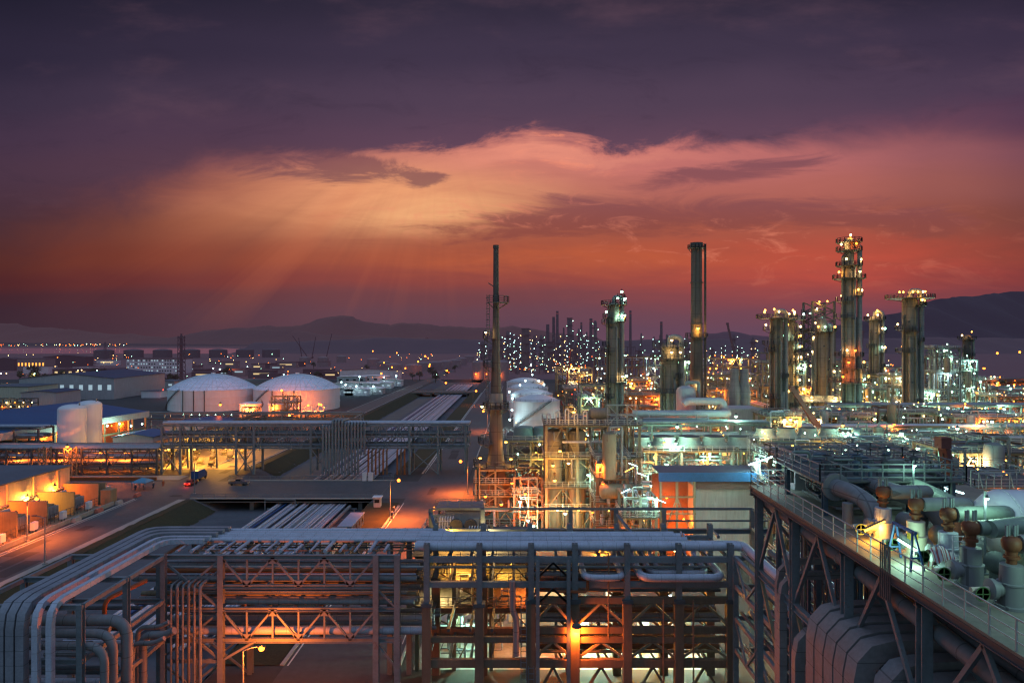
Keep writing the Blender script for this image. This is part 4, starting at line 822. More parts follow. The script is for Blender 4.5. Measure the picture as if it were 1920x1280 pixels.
# lower rack to the left of it with two orange lattice towers
pipe_rack('low dark pipe rack lit orange from behind at the far left', -175, -108, 203, 212, [2.6,5.0,7.6], 7.2, STEELD, per=8, seed=23, cw=.5, truss=3.6, rr=(.16,.25,.35,.45), pm=(CLADD,CLAD,STEELD,RUSTY), bracebay=1)
pipe_rack('taller dark pipe rack at the far left edge behind the cream building', -190, -151, 214, 221, [7,9.5,12.2], 7.5, STEELD, per=7, seed=24, cw=.5, bracebay=1, pm=(CLADD,CLAD,STEELD))
pipe_rack('pipe rack leading back from the elevated bridge beside the orange lit yard', -118, -112, 212, 300, [4.5,7.0], 9, STEELD, axis='y', per=7, seed=25, bracebay=2, pm=(CLADD,RUSTY,STEEL))
pipe_rack('low pipe rack in front of the two domed tanks', -165, -70, 300, 305, [5.0,7.5], 9, STEEL, per=7, seed=26, bracebay=2, pm=(CLADD,STEEL,RUSTY))
for px, lab in ((132,'orange lit lattice tower of the low pipe rack, with a lamp on top'),(84,'dim lattice tower of the low pipe rack beside the cream building')):
    y = 201; x = PX(px,y); t = thing('lattice_tower', lab, 'tower', (x,y,0)); h = 8.6
    for dx in (-1.1,1.1):
        for dy in (-1.1,1.1): part('leg', MB().bar((x+dx,y+dy,0),(x+dx,y+dy,h),.28), OLIVE, t)
    mb = MB()
    for q in range(4):
        for dy in (-1.12,1.12): mb.bar((x-1.1,y+dy,q*h/4),(x+1.1,y+dy,(q+1)*h/4),.16); mb.bar((x+1.1,y+dy*1.02,q*h/4),(x-1.1,y+dy*1.02,(q+1)*h/4),.16)
    part('lacing', mb, OLIVE, t)
lamp(PX(126,199.5), 199.5, 9.0, 'orange', 2500, .42, 'the lattice tower of the low rack')
# orange lit yard with pumps
for i in range(16):
    x = -113+(i % 4)*5.0; y = 216+(i//4)*11+((i*7) % 5); solo('pump_skid', MB().bb(x-1,x+1,y-.8,y+.8,0,.35).cyl((x-.9,y,1.0),.55,1.6,12,axis='x').tube([(x+.9,y,.9),(x+.9,y,2.4),(x+.9,y+2,2.4)],.16,7,.4), OLIVE, 'small pump on a plinth in the glowing orange yard behind the elevated bridge', 'pump', 'pumps in the glowing orange yard')
sheet('yard_slab', -117, -86.5, 212, 270, .01, BAYC)
for i in range(9):
    x = -113+(i % 3)*9; y = 214+(i//3)*17; solo('yard_column', MB().bb(x-.25,x+.25,y-.25,y+.25,0,6.6), CONC, 'plain upright post in the glowing orange yard', 'post', 'posts in the glowing orange yard')
for (x, y) in ((-111,215.5),(-103,216),(-94,218),(-108,230),(-98,236),(-106,250),(-128,208),(-140,207.5),(-152,207),(-120,207.4)): lamp(x, y, 5.6, 'yellow' if y > 212 else 'orange', 6500 if y > 212 else 7500, .34, 'the orange yard and low rack at the left')
# ------------------------------------------------------------------ cream building and transformer bays, bottom left
t = thing('cream_building', 'long cream panelled building with a flat dark roof at the left edge', 'building', (-126,125,0))
part('wall', MB().bb(-140,-112,96,168,0,4.4), TAN, t); part('upper_wall', MB().bb(-141,-111.2,95,168.6,4.4,8.9), TAN, t); part('roof', MB().bb(-141.3,-110.9,94.6,169,8.9,9.2), GREYROOF, t)
for y in range(100, 168, 8): part('pilaster', MB().bb(-111.2,-110.95,y-.2,y+.2,4.4,8.9), TAN, t)
part('ledge', MB().bb(-111.2,-110.6,95,168.6,4.2,4.5), CONC, t)
for i, y in enumerate(range(112, 168, 9)):
    solo('fire_wall', MB().bb(-111,-102.4,y-.2,y+.2,0,5.2), BAYC, 'concrete fire wall between the orange lit transformer bays', 'wall', 'concrete fire walls between the transformer bays')
    if y < 160:
        t = thing('transformer', 'dark transformer with radiator fins in an orange lit bay', 'transformer', (-106.5,y+4,0), 'transformers in the orange lit bays')
        part('tank', MB().bb(-108.5,-105,y+2.5,y+6,.4,3.3), OLIVE, t)
        mb = MB()
        for q in range(8): mb.bb(-105,-104,y+2.6+q*.45,y+2.72+q*.45,.7,3.0)
        part('radiator', mb, GREYW, t); part('conservator', MB().cyl((-108.3,y+3,4.1),.4,2.6,12,axis='y').bb(-108.2,-107.9,y+3.4,y+3.6,3.3,3.8), GREYW, t)
        for q in range(3): part('bushing', MB().lathe([(.12,0),(.2,.1),(.12,.2),(.2,.35),(.12,.5),(.18,.65),(.05,.9)],(-106.5,y+3.2+q*1.0,3.3),8), BROWN, t)
        t2 = thing('meter_box', 'small white control box on legs before a transformer bay', 'control box', (-101,y+3,0), 'white control boxes before the transformer bays')
        part('box', MB().bb(-101.4,-100.6,y+2.2,y+3.6,.7,2.3), WHITE, t2)
        for dy in (2.4,3.4): part('leg', MB().bar((-101,y+dy,0),(-101,y+dy,.7),.12), STEELD, t2)
        solo('fence', MB().rail([(-102.2,y+.6,0),(-102.2,y+8.4,0)],2.0,1.3,.09), STEELD, 'dark mesh fence panel in front of a transformer bay', 'fence', 'fence panels before the transformer bays')
        lamp(-110.4, y+5.0, 5.0+(i % 2)*.4, 'yellow' if i % 3 == 1 else 'orange', 4200, .34, 'the wall above the transformer bays')
solo('low_wall', MB().bb(-102.2,-99.5,166,168.5,0,3.6).bb(-110,-102.2,168,168.5,0,5), BAYC, 'low concrete end wall right of the transformer bays', 'wall')
sheet('bay_slab', -111, -99, 96, 168, .012, BAYC); sheet('cross_pavement', -180, -98, 196, 202, .014, CONC)
solo('barrier_wall', MB().bb(-99.0,-98.7,100,166,0,.9), CONC, 'low pale wall between the left road and the transformer bays', 'wall')
solo('barrier_wall', MB().bb(-140,-104,195.2,195.6,0,.9), ORANGEP, 'low orange lit wall along the far cross road at the left', 'wall')
# canopy with people, crates, bollards
t = thing('canopy_tent', 'small blue canopy tent on thin legs beside the left road', 'tent', (-101,184,0))
part('cover', MB().lathe([(2.9,2.1),(1.6,2.7),(.1,3.2)],(-101.5,183.5,0),4,a0=pi/4,a1=pi/4+2*pi), mat('tent_cloth',(.10,.28,.42),.7), t)
for dx in (-1.9,1.9):
    for dy in (-1.9,1.9): part('leg', MB().bar((-101.5+dx,183.5+dy,0),(-101.5+dx,183.5+dy,2.15),.1), STEEL, t)
solo('site_box', MB().bb(-119,-114.5,174,177,0,2.5).bb(-119.2,-114.3,173.8,177.2,2.5,2.62), DARKROOF, 'dark site box left of the canopy tent', 'box')
solo('site_box', MB().bb(-111,-108,178,180,0,1.6).bb(-111.1,-107.9,177.9,180.1,1.6,1.7), GREYW, 'small grey hut roof between the dark site box and the tent', 'box')
for i in range(4): solo('traffic_barrier', MB().bb(-98.6,-97.6,150+i*8,152+i*8,.012,.5).bb(-98.4,-97.8,150+i*8,152+i*8,.5,.9), mat('barrier_red',(.5,.16,.12),.6) if i % 2 else KERB, ('pale plastic road barrier nearest on the kerb of the left road','red plastic road barrier second on the kerb of the left road','pale plastic road barrier third on the kerb of the left road','red plastic road barrier farthest on the kerb of the left road')[i], 'barrier')
# ------------------------------------------------------------------ people: skinned bodies with coveralls and helmets
def person_mesh(name, pts, edges, rad, m):
    me = bpy.data.meshes.new(name); me.from_pydata(pts, edges, []); o = bpy.data.objects.new(name, me); COL.objects.link(o)
    md = o.modifiers.new('skin', 'SKIN'); md.use_smooth_shade = True
    if not me.skin_vertices: 
        bpy.context.view_layer.objects.active = o
    for i, r in enumerate(rad): me.skin_vertices[0].data[i].radius = (r, r)
    me.skin_vertices[0].data[0].use_root = True
    o.modifiers.new('sub', 'SUBSURF').levels = 1; bpy.context.view_layer.update()
    dg = bpy.context.evaluated_depsgraph_get(); nm = bpy.data.meshes.new_from_object(o.evaluated_get(dg)); COL.objects.unlink(o); bpy.data.objects.remove(o)
    nm.materials.clear(); nm.materials.append(m); nm.name = name; return nm
SKIN = mat('skin', (.42,.24,.16), .6, var=.1)
def build_person(suit, helmet, name):
    P = [(0,0,.95),(0,0,1.18),(0,.01,1.42),(0,0,1.52),(0,-.01,1.62),(0,-.02,1.74),(.2,0,1.42),(.27,-.02,1.15),(.28,-.1,.9),(.28,-.14,.8),(-.2,0,1.42),(-.27,.02,1.15),(-.29,-.02,.9),(-.29,-.06,.8),(.1,0,.9),(.11,-.06,.5),(.12,.03,.1),(.12,-.1,.04),(-.1,0,.9),(-.11,.06,.5),(-.12,.16,.1),(-.12,.04,.04)]
    E = [(0,1),(1,2),(2,3),(3,4),(4,5),(2,6),(6,7),(7,8),(8,9),(2,10),(10,11),(11,12),(12,13),(0,14),(14,15),(15,16),(16,17),(0,18),(18,19),(19,20),(20,21)]
    R = [.15,.15,.16,.06,.10,.09,.07,.055,.04,.045,.07,.055,.04,.045,.1,.075,.05,.045,.1,.075,.05,.045]
    body = person_mesh('person_body', P, E, R, SKIN)
    keep = [i for i in range(len(P)) if i not in (4,5,9,13,17,21)]; mp = {o: i for i, o in enumerate(keep)}
    suitm = person_mesh('coverall', [P[i] for i in keep], [(mp[a],mp[b]) for a, b in E if a in mp and b in mp], [R[i]*1.18+.012 if i != 3 else .07 for i in keep], suit)
    hm = MB().lathe([(.2,1.74),(.145,1.76),(.135,1.82),(.08,1.88),(0,1.9)], (0,-.02,0), 12).mesh('helmet', helmet)
    face = MB().lathe([(0,-.02),(.018,0),(0,.02)],(0,-.115,1.66),6,'y').lathe([(0,-.014),(.013,0),(0,.014)],(.035,-.1,1.69),6,'y').lathe([(0,-.014),(.013,0),(0,.014)],(-.035,-.1,1.69),6,'y').mesh('face', mat('face_dark',(.15,.08,.06)))
    return body, suitm, hm, face
PM = [build_person(mat('navy_cloth',(.03,.04,.09),.9), mat('white_helmet',(.7,.7,.7),.4), 'a'), build_person(mat('orange_cloth',(.45,.13,.04),.9), YELLOW, 'b'), build_person(mat('grey_cloth',(.10,.10,.11),.9), REDP, 'c')]
def person(x, y, z, rz, k, label, group=None):
    o = link('person', PM[k][0], None, (x,y,z), rz); tag(o, label, 'person', group)
    link('coverall', PM[k][1], o); link('hard_hat', PM[k][2], o); link('face', PM[k][3], o); return o
person(PX(735,152.5), 152.5, .01, .4, 0, 'person in dark coverall and white helmet standing at the road edge beside the cabins')
person(PX(731,155), 155, .01, 2.2, 2, 'person in grey coverall standing behind the dark clad one at the road edge')
person(PX(739,157), 157, .01, -1.0, 0, 'person in dark coverall farthest of three at the road edge beside the cabins')
person(-102.3, 181.6, 0, .3, 0, 'person in dark clothes standing at the left leg of the blue tent')
person(-100.2, 181.8, 0, -.8, 2, 'person in grey clothes standing in front of the blue tent')
person(-98.9, 184.2, 0, 1.4, 0, 'person in dark clothes standing at the right of the blue tent')
person(PX(306,187), 187, .01, 1.0, 1, 'person in orange coverall walking alone right of the blue tent')
# ------------------------------------------------------------------ vehicles
def wheel(t, x, y, r, w=.24, ax='x'):
    o = part('wheel', MB().lathe([(r*.55,-w/2),(r*.92,-w/2),(r,-w*.3),(r,w*.3),(r*.92,w/2),(r*.55,w/2)],(x,y,r),18,ax), BLACK, t)
    part('rim', MB().cyl((x-w*.45 if ax == 'x' else x, y-w*.45 if ax == 'y' else y, r), r*.56, w*.9, 12, axis=ax), STEEL, o)
def prism(sil, w0, c, axis):
    """side outline (along, z) extruded across; axis 'y': car points along y"""
    mb = MB(); n = len(sil)
    for s in (-1, 1):
        for a, z, k in sil: mb.v.append((c[0]+s*w0*k, c[1]+a, z) if axis == 'y' else (c[0]+a, c[1]+s*w0*k, z))
    for i in range(n): j = (i+1) % n; mb.f.append((i,j,n+j,n+i))
    mb.f.append(tuple(range(n))[::-1]); mb.f.append(tuple(range(n,2*n))); return mb
def car(label, x, y, paint, axis, kind, lit=False, z=.02):
    t = thing({'car':'parked_car','van':'covered_truck','pickup':'pickup_truck'}[kind], label, {'car':'car','van':'truck','pickup':'pickup'}[kind], (x,y,z))
    if kind == 'car': body = [(-2.15,.35,1),(-2.2,.8,1),(-2.05,1.0,.97),(-1.3,1.02,.97),(-.8,1.5,.8),(.5,1.5,.8),(1.1,1.02,.95),(2.0,.9,.95),(2.2,.65,1),(2.15,.35,1)]; W = .88; L = 2.2
    elif kind == 'pickup': body = [(-2.6,.45,1),(-2.65,1.05,1),(-.7,1.08,1),(-.65,1.85,.82),(.75,1.85,.82),(1.3,1.15,.96),(2.45,1.05,.96),(2.6,.8,1),(2.6,.45,1)]; W = .92; L = 2.6
    else: body = [(1.3,.5,1),(1.3,2.3,.96),(2.3,2.25,.94),(2.75,1.4,.98),(2.8,.5,1)]; W = 1.0; L = 2.8
    part('body', prism(body, W, (x,y), axis), paint, t)
    B = lambda a0, a1, b0, b1, z0_, z1_: MB().bb(x+b0,x+b1,y+a0,y+a1,z0_,z1_) if axis == 'y' else MB().bb(x+a0,x+a1,y+b0,y+b1,z0_,z1_)
    if kind == 'van': part('cargo_box', B(-2.9,1.2,-1.08,1.08,.75,2.9), BLUEP, t); part('chassis', B(-2.8,2.6,-.5,.5,.45,.72), STEELD, t); part('window', B(2.28,2.62,-.82,.82,1.5,2.05), GLASSD, t)
    elif kind == 'car':
        part('window', B(-1.16,-.92,-.62,.62,1.1,1.4), GLASSD, t)
        for s in (-1,1): part('window', B(-.7,.4,s*.82-.02,s*.82+.02,1.08,1.42), GLASSD, t)
    else:
        for s in (-1,1): part('window', B(-.5,.7,s*.84-.03,s*.84+.03,1.25,1.7), GLASSD, t)
        part('load_bed', B(-2.5,-.8,-.8,.8,1.09,1.14), BLACK, t)
    for a in (-L*.62, L*.62):
        for s in (-1,1): wheel(t, *((x+s*(W-.06),y+a) if axis == 'y' else (x+a,y+s*(W-.06))), .36 if kind != 'van' else .45, .24, 'x' if axis == 'y' else 'y')
    for s in (-1,1):
        part('tail_lamp', B(-L-.08,-L+.0,s*W*.72-.16,s*W*.72+.16,.72,.95), EM['red'] if lit else REDP, t); part('headlight', B(L-.02,L+.05,s*W*.7-.15,s*W*.7+.15,.65,.85), CREAM, t)
    if lit: light(t, 'red', 120, .2, (0,-L-.5,.8) if axis == 'y' else (-L-.5,0,.8))
    return t
car('dark red car with glowing red tail lights driving away on the left road', PX(358,189), 189, mat('dark_red_car',(.16,.02,.02),.3), 'y', 'car', True)
car('blue box truck driving just ahead of the car with red tail lights', PX(374,196.5), 196.5, mat('navy_truck',(.03,.05,.16),.4), 'y', 'van')
car('dark pickup truck seen side on upon the trench bridge', PX(448,189), 189, mat('grey_pickup',(.10,.10,.12),.35), 'x', 'pickup', z=.055)
# ------------------------------------------------------------------ cabins and guard booth by the right road
for i, (x, y, r) in enumerate(((-36.2,131,.0),(-35.3,143,.0))):
    t = thing('site_cabin', ('nearer pale roofed site cabin beside the right road','farther blue roofed site cabin beside the right road')[i], 'cabin', (x,y,0)); h = 2.7; zb = -.2
    part('wall', MB().bb(x-1.35,x+1.35,y-5.4,y+5.4,zb,zb+h), GREYW if i == 0 else DARKROOF, t); part('roof', MB().bb(x-1.5,x+1.5,y-5.6,y+5.6,zb+h,zb+h+.14), (GREYW, mat('cabin_roof',(.30,.36,.50),.5))[i], t)
    for q in range(4): part('window', MB().bb(x+1.35,x+1.39,y-4.3+q*2.6,y-3.3+q*2.6,zb+1.1,zb+2.1), GLASSD, t)
    part('door', MB().bb(x+1.35,x+1.40,y-5.2,y-4.5,zb+.1,zb+2.1), STEELD, t)
t = thing('guard_booth', 'small pale guard booth on the grass beside the street lamp', 'booth', (-34.2,164,0)); part('wall', MB().bb(-35,-33.4,163.2,164.8,-.3,2.4), GREYW, t); part('roof', MB().bb(-35.3,-33.1,162.9,165.1,2.4,2.6), WHITE, t); part('window', MB().bb(-34.8,-33.6,163.14,163.2,1.2,2.0), GLASSD, t)
solo('white_marker', MB().bb(-44.9,-43.7,194.2,194.9,.05,2.4).bb(-43.2,-42,194.2,194.9,.05,2.4), WHITE, 'pair of white marker boards on the trench bridge', 'board')
t = thing('flat_rack', 'parked grey equipment trailer beside the near cabin', 'trailer', (-33.8,121,0)); part('bed', MB().bb(-35.2,-32.6,116,123,.5,.8), STEELD, t)
for a in (117.4,121.6):
    for s in (-35.1,-32.7): wheel(t, s, a, .4)
# ------------------------------------------------------------------ street lamps
def street_lamp(x, y, h, ax, label, kind='orange', power=0, arm=1.9, z=0.0):
    t = thing('street_lamp', label, 'street lamp', (x,y,z))
    part('pole', MB().tube([(x,y,z),(x,y,z+h)], .13, 8, r2=.08), STEEL, t); part('base', MB().bb(x-.3,x+.3,y-.3,y+.3,z,z+.25), CONC, t)
    part('arm', MB().tube([(x,y,z+h),(x+ax*arm*.5,y,z+h+.4),(x+ax*arm,y,z+h+.5)], .07, 6, .4), STEEL, t)
    hd = part('lamp_head', MB().box((x+ax*arm,y,z+h+.5),(.8,.3,.16)), STEELD, t)
    if power:
        b = link('bulb', bulb_mesh(kind, .3), t, (ax*arm,0,h+.28)); b.scale = (.9+.0022*y,)*3; light(t, kind, power if y < 75 else power*.8, .3, (ax*arm,0,h-.1), y > 75)
    return t
street_lamp(-28.4, 70, 8.2, 1, 'lit street lamp just beyond the near truss bridge at the bottom', 'orange', 7500)
street_lamp(-28.9, 152, 8.6, 1, 'lit street lamp at the junction beside the guard booth', 'orange', 42000)
street_lamp(-28.9, 420, 8.6, 1, 'lit orange street lamp on the far right road, nearer of two', 'orange', 26000)
street_lamp(PX(831,500), 500, 8.6, 1, 'lit orange street lamp by the far trench bridge', 'orange', 26000)
street_lamp(-84.9, 122, 8.2, -1, 'unlit street lamp in front on the left road shoulder')
street_lamp(-84.9, 178, 8.2, -1, 'unlit street lamp near the vehicles on the left road')
street_lamp(-98.0, 104, 8.2, 1, 'street lamp at the left edge lighting the left road orange', 'orange', 48000)
street_lamp(-98.2, 136, 8.2, 1, 'street lamp behind the low wall of the transformer bays', 'orange', 26000)
street_lamp(-13.6, 178, 8.2, -1, 'street lamp at the junction in front of the thin stack', 'orange', 42000)
street_lamp(-14.2, 128, 8.2, -1, 'street lamp at the right road edge opposite the cabins', 'orange', 30000)
street_lamp(-14.2, 300, 8.6, -1, 'street lamp at the right edge of the right road beyond the elevated bridge', 'orange', 26000)
street_lamp(-98, 330, 8.6, 1, 'street lamp at the left road near the domed tanks', 'orange', 30000)
street_lamp(-84, 250, 8.4, -1, 'unlit street lamp on the left road beyond the elevated bridge')
# hydrant things at junction
solo('fire_hydrant', MB().lathe([(.3,0),(.3,.1),(.2,.15),(.2,.9),(.28,.95),(.18,1.15),(0,1.25)],(-13.8,158,0),12).cyl((-14.2,158,.7),.1,.8,8,axis='x'), REDP, 'red fire hydrant at the curb right of the junction', 'hydrant')
# ------------------------------------------------------------------ storage tanks
def storage_tank(label, x, y, R, h, dome, m, group=None, z=0, rm=None, band=True, stair=True, ribs=0, n=40, name='storage_tank', cage=False):
    t = thing(name, label, 'storage tank', (x,y,z), group)
    part('shell', MB().lathe([(R,z),(R,z+h)],(x,y,0),n), m, t)
    pr = [(R*cos(a), z+h+dome*sin(a)) for a in [pi/2*i/8 for i in range(9)]] if dome > R*.5 else [(R*(1-(i/10)), z+h+dome*(1-(1-i/10)**2)) for i in range(11)]
    rf = part('roof', MB().lathe(pr,(x,y,0),n), rm or m, t)
    if band:
        for f in (.33,.66,1.0): part('stiffener', MB().lathe([(R,z+h*f-.12),(R+.25,z+h*f-.12),(R+.25,z+h*f+.05),(R,z+h*f+.05)],(x,y,0),n), m, t)
    if ribs:
        mb = MB()
        for i in range(ribs):
            a = 2*pi*i/ribs; q = [(x+r*cos(a),y+r*sin(a),zz+.08) for r, zz in pr[:-1]]; mb.tube(q,.12,4)
        part('roof_ribs', mb, m, t)
    if cage: part('railing', MB().rail([(x+(R-.1)*cos(2*pi*i/24),y+(R-.1)*sin(2*pi*i/24),z+h) for i in range(24)],1.1,3,.1,True), STEEL, t)
    if stair:
        mb = MB(); q = []
        for i in range(15):
            a = -pi*.85+i*.055*24/R; q.append((x+(R+.6)*cos(a),y+(R+.6)*sin(a),z+.5+h*i/14))
        for a, b in zip(q[:-1], q[1:]): mb.bar(a,b,.6,.1)
        mb.rail([(a,b,c) for a,b,c in q],1.0,3,.08); part('stair', mb, STEELD, t)
    return t
DOMEM = mat('dome_roof', (.76,.81,.95), .6, 0, var=.1, ns=.1, seam=4.5, seamw=.16)
for i, px in enumerate((400, 557.5)):
    t = storage_tank(('left one of the two large white tanks with a shallow domed roof','right one of the two large white domed tanks, glowing orange in front')[i], PX(px,405), 405, 24.4, 11.8, 8.2, WHITE, None, 0, DOMEM, ribs=48, n=72)
    x, y = PX(px,405), 405; part('vent', MB().cyl((x,y,20),1.2,.9,12), WHITE, t)
    for q in range(3): part('gauge_pipe', MB().tube([(x-6+q*6,y-24.6,0),(x-6+q*6,y-24.6,12)],.3,6), STEELD, t)
for i, (px, y, h) in enumerate(((135,219,16.4),(168,226,17.2))):
    x = PX(px,y); R = 4.0 if i == 0 else 3.6; t = thing('silo', ('left white upright silo with rounded top in front of the blue roofed hall','right white upright silo with rounded top in front of the blue roofed hall')[i], 'silo', (x,y,0))
    part('shell', MB().lathe([(R,0),(R,h)]+[(R*cos(pi/2*k/6),h+R*.42*sin(pi/2*k/6)) for k in range(1,7)],(x,y,1.5),32), WHITE, t); part('skirt', MB().cyl((x,y,0),R+.15,1.5,24), CONCD, t); part('nozzle', MB().cyl((x+R*.6,y,1.5+h+R*.3),.2,.9,8), STEEL, t)
    part('drain', MB().tube([(x-R*.2,y-R-.1,8),(x-R*.2,y-R-.1,0)],.12,6), STEEL, t)
for (px, y, kd, pw, z) in ((560,368,'orange',12000,6.5),(578,368,'orange',12000,5),(598,369,'orange',12000,5.5),(413,330,'orange',22000,9),(528,368,'orange',16000,13),(470,338,'orange',9000,6),(432,316,'orange',14000,2.2),(510,338,'orange',4500,7),(548,345,'orange',4500,3)): lamp(PX(px,y), y, z, kd, pw, .62, 'the pump yard before the domed tanks')
for i in range(7): lamp(PX(344+i*15,318), 318, 5.5, 'white', 900, .36, 'the low rack before the domed tanks')
for i, (px, y) in enumerate(((470,345),(524,345))): storage_tank(('left small white tank lit orange before the domed tanks','right small white tank lit orange before the domed tanks')[i], PX(px,y), y, 5.2, 8.2, 1.0, WHITE, n=24)
steel_frame('orange lit open steel frame around the right small tank', PX(507,332), PX(556,332), 333, 338, [5.5,9.5,12.5], 3, 2, OLIVE, decks=(1,), seed=2, npipe=6)
steel_frame('small orange lit frame before the left small tank', PX(452,330), PX(482,330), 331, 334, [4,7.5], 2, 2, OLIVE, seed=4, npipe=3)
solo('water_basin', MB().bb(PX(481,322),PX(541,322),322,328,0,3.6), BLACK, 'black rectangular basin in front of the small tanks', 'basin')
solo('bund_wall', MB().bb(PX(330,310),PX(403,310),310,312,0,2.6), CONCD, 'dim concrete wall in front of the left domed tank', 'wall')
for i in range(5):
    x = PX(556+i*12,372); solo('tank_pump', MB().bb(x-1.2,x+1.2,370,373,0,.5).cyl((x-1,371.5,1.2),.7,2,12,axis='x').tube([(x+1.2,371.5,1),(x+1.2,371.5,4),(x+1.2,376,4)],.25,7,.6), CLAD, 'pump with a bent pipe at the foot of the right domed tank', 'pump', 'pumps at the foot of the right domed tank')
solo('small_vessel', MB().lathe([(0,-3),(.9,-2.7),(1.2,-2.2),(1.2,2.2),(.9,2.7),(0,3)],(PX(566,352),352,1.7),16,'x').bb(PX(566,352)-1.5,PX(566,352)+1.5,351.6,352.4,0,.8), WHITE, 'small white horizontal vessel right of the small tanks', 'vessel')
# ------------------------------------------------------------------ halls and sheds on the left
def hall(label, cx, cy, w, l, h, rise, rz, wallm, roofm, name='hall', bays=0, wins=0, cat='building', group=None, lit=None, gap=0, sk=0):
    """ridge runs along local y (length l), width w along x"""
    t = thing(name, label, cat, (cx,cy,0), group); t.rotation_euler = (0,0,rz)
    def P_(nm, mb, m): return link(nm, mb.mesh(nm, m), t)
    P_('wall', MB().bb(-w/2,w/2,-l/2,l/2,gap,h), wallm)
    mb = MB(); e = .5
    for s in (-1,1): mb.v += [(s*(w/2+e),-l/2-e,h+.02),(0,-l/2-e,h+rise),(0,l/2+e,h+rise),(s*(w/2+e),l/2+e,h+.02),(s*(w/2+e),-l/2-e,h+.25),(0,-l/2-e,h+rise+.25),(0,l/2+e,h+rise+.25),(s*(w/2+e),l/2+e,h+.25)]
    for o in (0,8): mb.f += [(o,o+1,o+2,o+3),(o+4,o+5,o+6,o+7),(o,o+4,o+5,o+1),(o+3,o+2,o+6,o+7),(o,o+3,o+7,o+4)]
    P_('roof', mb, roofm)
    if rise > .3:
        for y in (-l/2+.01, l/2-.01):
            g_ = MB(); g_.v += [(-w/2,y,h),(w/2,y,h),(0,y,h+rise)]; g_.f.append((0,1,2)); P_('gable', g_, wallm)
    if bays:
        for i in range(bays+1): P_('column', MB().bb(w/2,w/2+.4,-l/2+l*i/bays-.25,-l/2+l*i/bays+.25,0,h-.05), wallm)
    for i in range(wins):
        f = MB().bb(-w/2+(i+.3)*w/wins,-w/2+(i+.7)*w/wins,-l/2-.08,-l/2,h*.45,h*.7); P_('window', f, lit or GLASSD)
    if sk:
        for i in range(sk): P_('rooflight', MB().box((w*.25,-l/2+l*(i+.5)/sk,h+rise*.5+.3),(w*.3,1.2,.12)), WHITE)
    return t
WINL = emit('lit_window_cool', (.6,.85,1.0), .55); WINW = emit('lit_window_warm', (1,.72,.35), .9)
# big blue roofed hall: open side with orange lit bays faces the yard
hx = thing('blue_roof_hall', 'long hall with a bright blue roof and open orange lit side bays at the left', 'hall', (-182,250,0)); hx.rotation_euler = (0,0,radians(-8.5))
def hp(nm, mb, m): return link(nm, mb.mesh(nm, m), hx)
roof = MB(); W_, L_, E_ = 56, 150, 30
roof.v += [(W_/2,-L_/2,11.4),(W_/2,E_,11.4),(-2,E_,15.2),(-2,-L_/2,15.2),(-W_/2,E_,11.4),(-W_/2,-L_/2,11.4)]; roof.f += [(0,1,2,3),(3,2,4,5)]
hp('roof', roof, BLUEROOF); hp('fascia', MB().bb(W_/2,W_/2+.3,-L_/2,E_,9.2,11.5), GREYW); hp('back_wall', MB().bb(-W_/2,-W_/2+.5,-L_/2,E_,0,11.3), GREYW); hp('inner_wall', MB().bb(W_/2-9,W_/2-8.7,-L_/2,E_-1,0,11), RUSTY); hp('end_wall', MB().bb(-W_/2,W_/2-8,E_-1,E_-.5,0,11.2), GREYW)
gb = MB(); gb.v += [(-W_/2,E_-.3,11.3),(W_/2,E_-.3,11.3),(-2,E_-.3,15.1)]; gb.f.append((0,1,2)); hp('gable', gb, GREYW)
for i in range(15): hp('column', MB().bb(W_/2-.5,W_/2-.05,-L_/2+i*7.4-.3,-L_/2+i*7.4+.3,0,9.3), OLIVE)
hp('beam', MB().bb(W_/2-.45,W_/2-.1,-L_/2,E_-1,4.6,5.2), OLIVE)
for i in range(7):
    y = 236+i*6; x = -182+24.5+ (y-250)*.149; lamp(x-4, y, 6.8, 'orange', 3600, .28, 'the open bays of the blue roofed hall')
    lamp(x+7, y-6, 9.0 if i < 5 else 7.5, 'white', 700, .38, 'the low roofs beside the blue roofed hall')
hall('low pale shed with a small blue roof among bright lamps beside the hall', PX(262,250), 252, 14, 14, 5.2, 1.2, .05, GREYW, BLUEROOF, 'shed')
hall('low building with a blue roof behind the orange yard', PX(378,290), 292, 23, 22, 5.0, 1.5, .05, GREYW, BLUEROOF, 'shed')
hall('wide low dark blue roofed warehouse far left', PX(150,480), 500, 62, 75, 14, 3.5, .06, GREYW, DARKROOF, 'warehouse', wins=10, lit=WINL)
hall('pinkish low block left of the dark blue warehouse', PX(15,430), 440, 30, 30, 11, .2, .05, CREAM, GREYROOF, 'block')
hall('pale gabled annex in front of the dark blue warehouse', PX(75,400), 410, 20, 24, 9.5, 1.0, .05, GREYW, DARKROOF, 'annex')
steel_frame('low open steel rack with warm lights at the far left edge', PX(-30,380), PX(62,380), 378, 384, [2.5,5,7.5], 8, 2, STEELD, decks=(1,), rails=False, npipe=5, seed=6)
for i in range(8): lamp(PX(4+i*8,377), 377, 3.4+(i % 2)*2.4, 'warm' if i % 3 else 'orange', 300, .3, 'the low rack at the far left edge')
hall('small white building left of the domed tanks', PX(275,470), 480, 13, 10, 4.6, .1, 0, WHITE, GREYROOF, 'white_building')
hall('blue white kiosk behind the small white building', PX(236,520), 530, 8, 8, 8, .1, 0, mat('pale_blue_wall',(.4,.45,.6),.6), GREYROOF, 'kiosk')
hall('grey shed right behind the small white building', PX(300,560), 570, 22, 16, 6, 1, 0, GREYW, GREYROOF, 'shed', wins=3, lit=WINL)
hall('long low white shed lit by cool lamps, left of the silos', PX(85,360), 364, 26, 8, 4, .6, .05, GREYW, GREYROOF, 'shed')
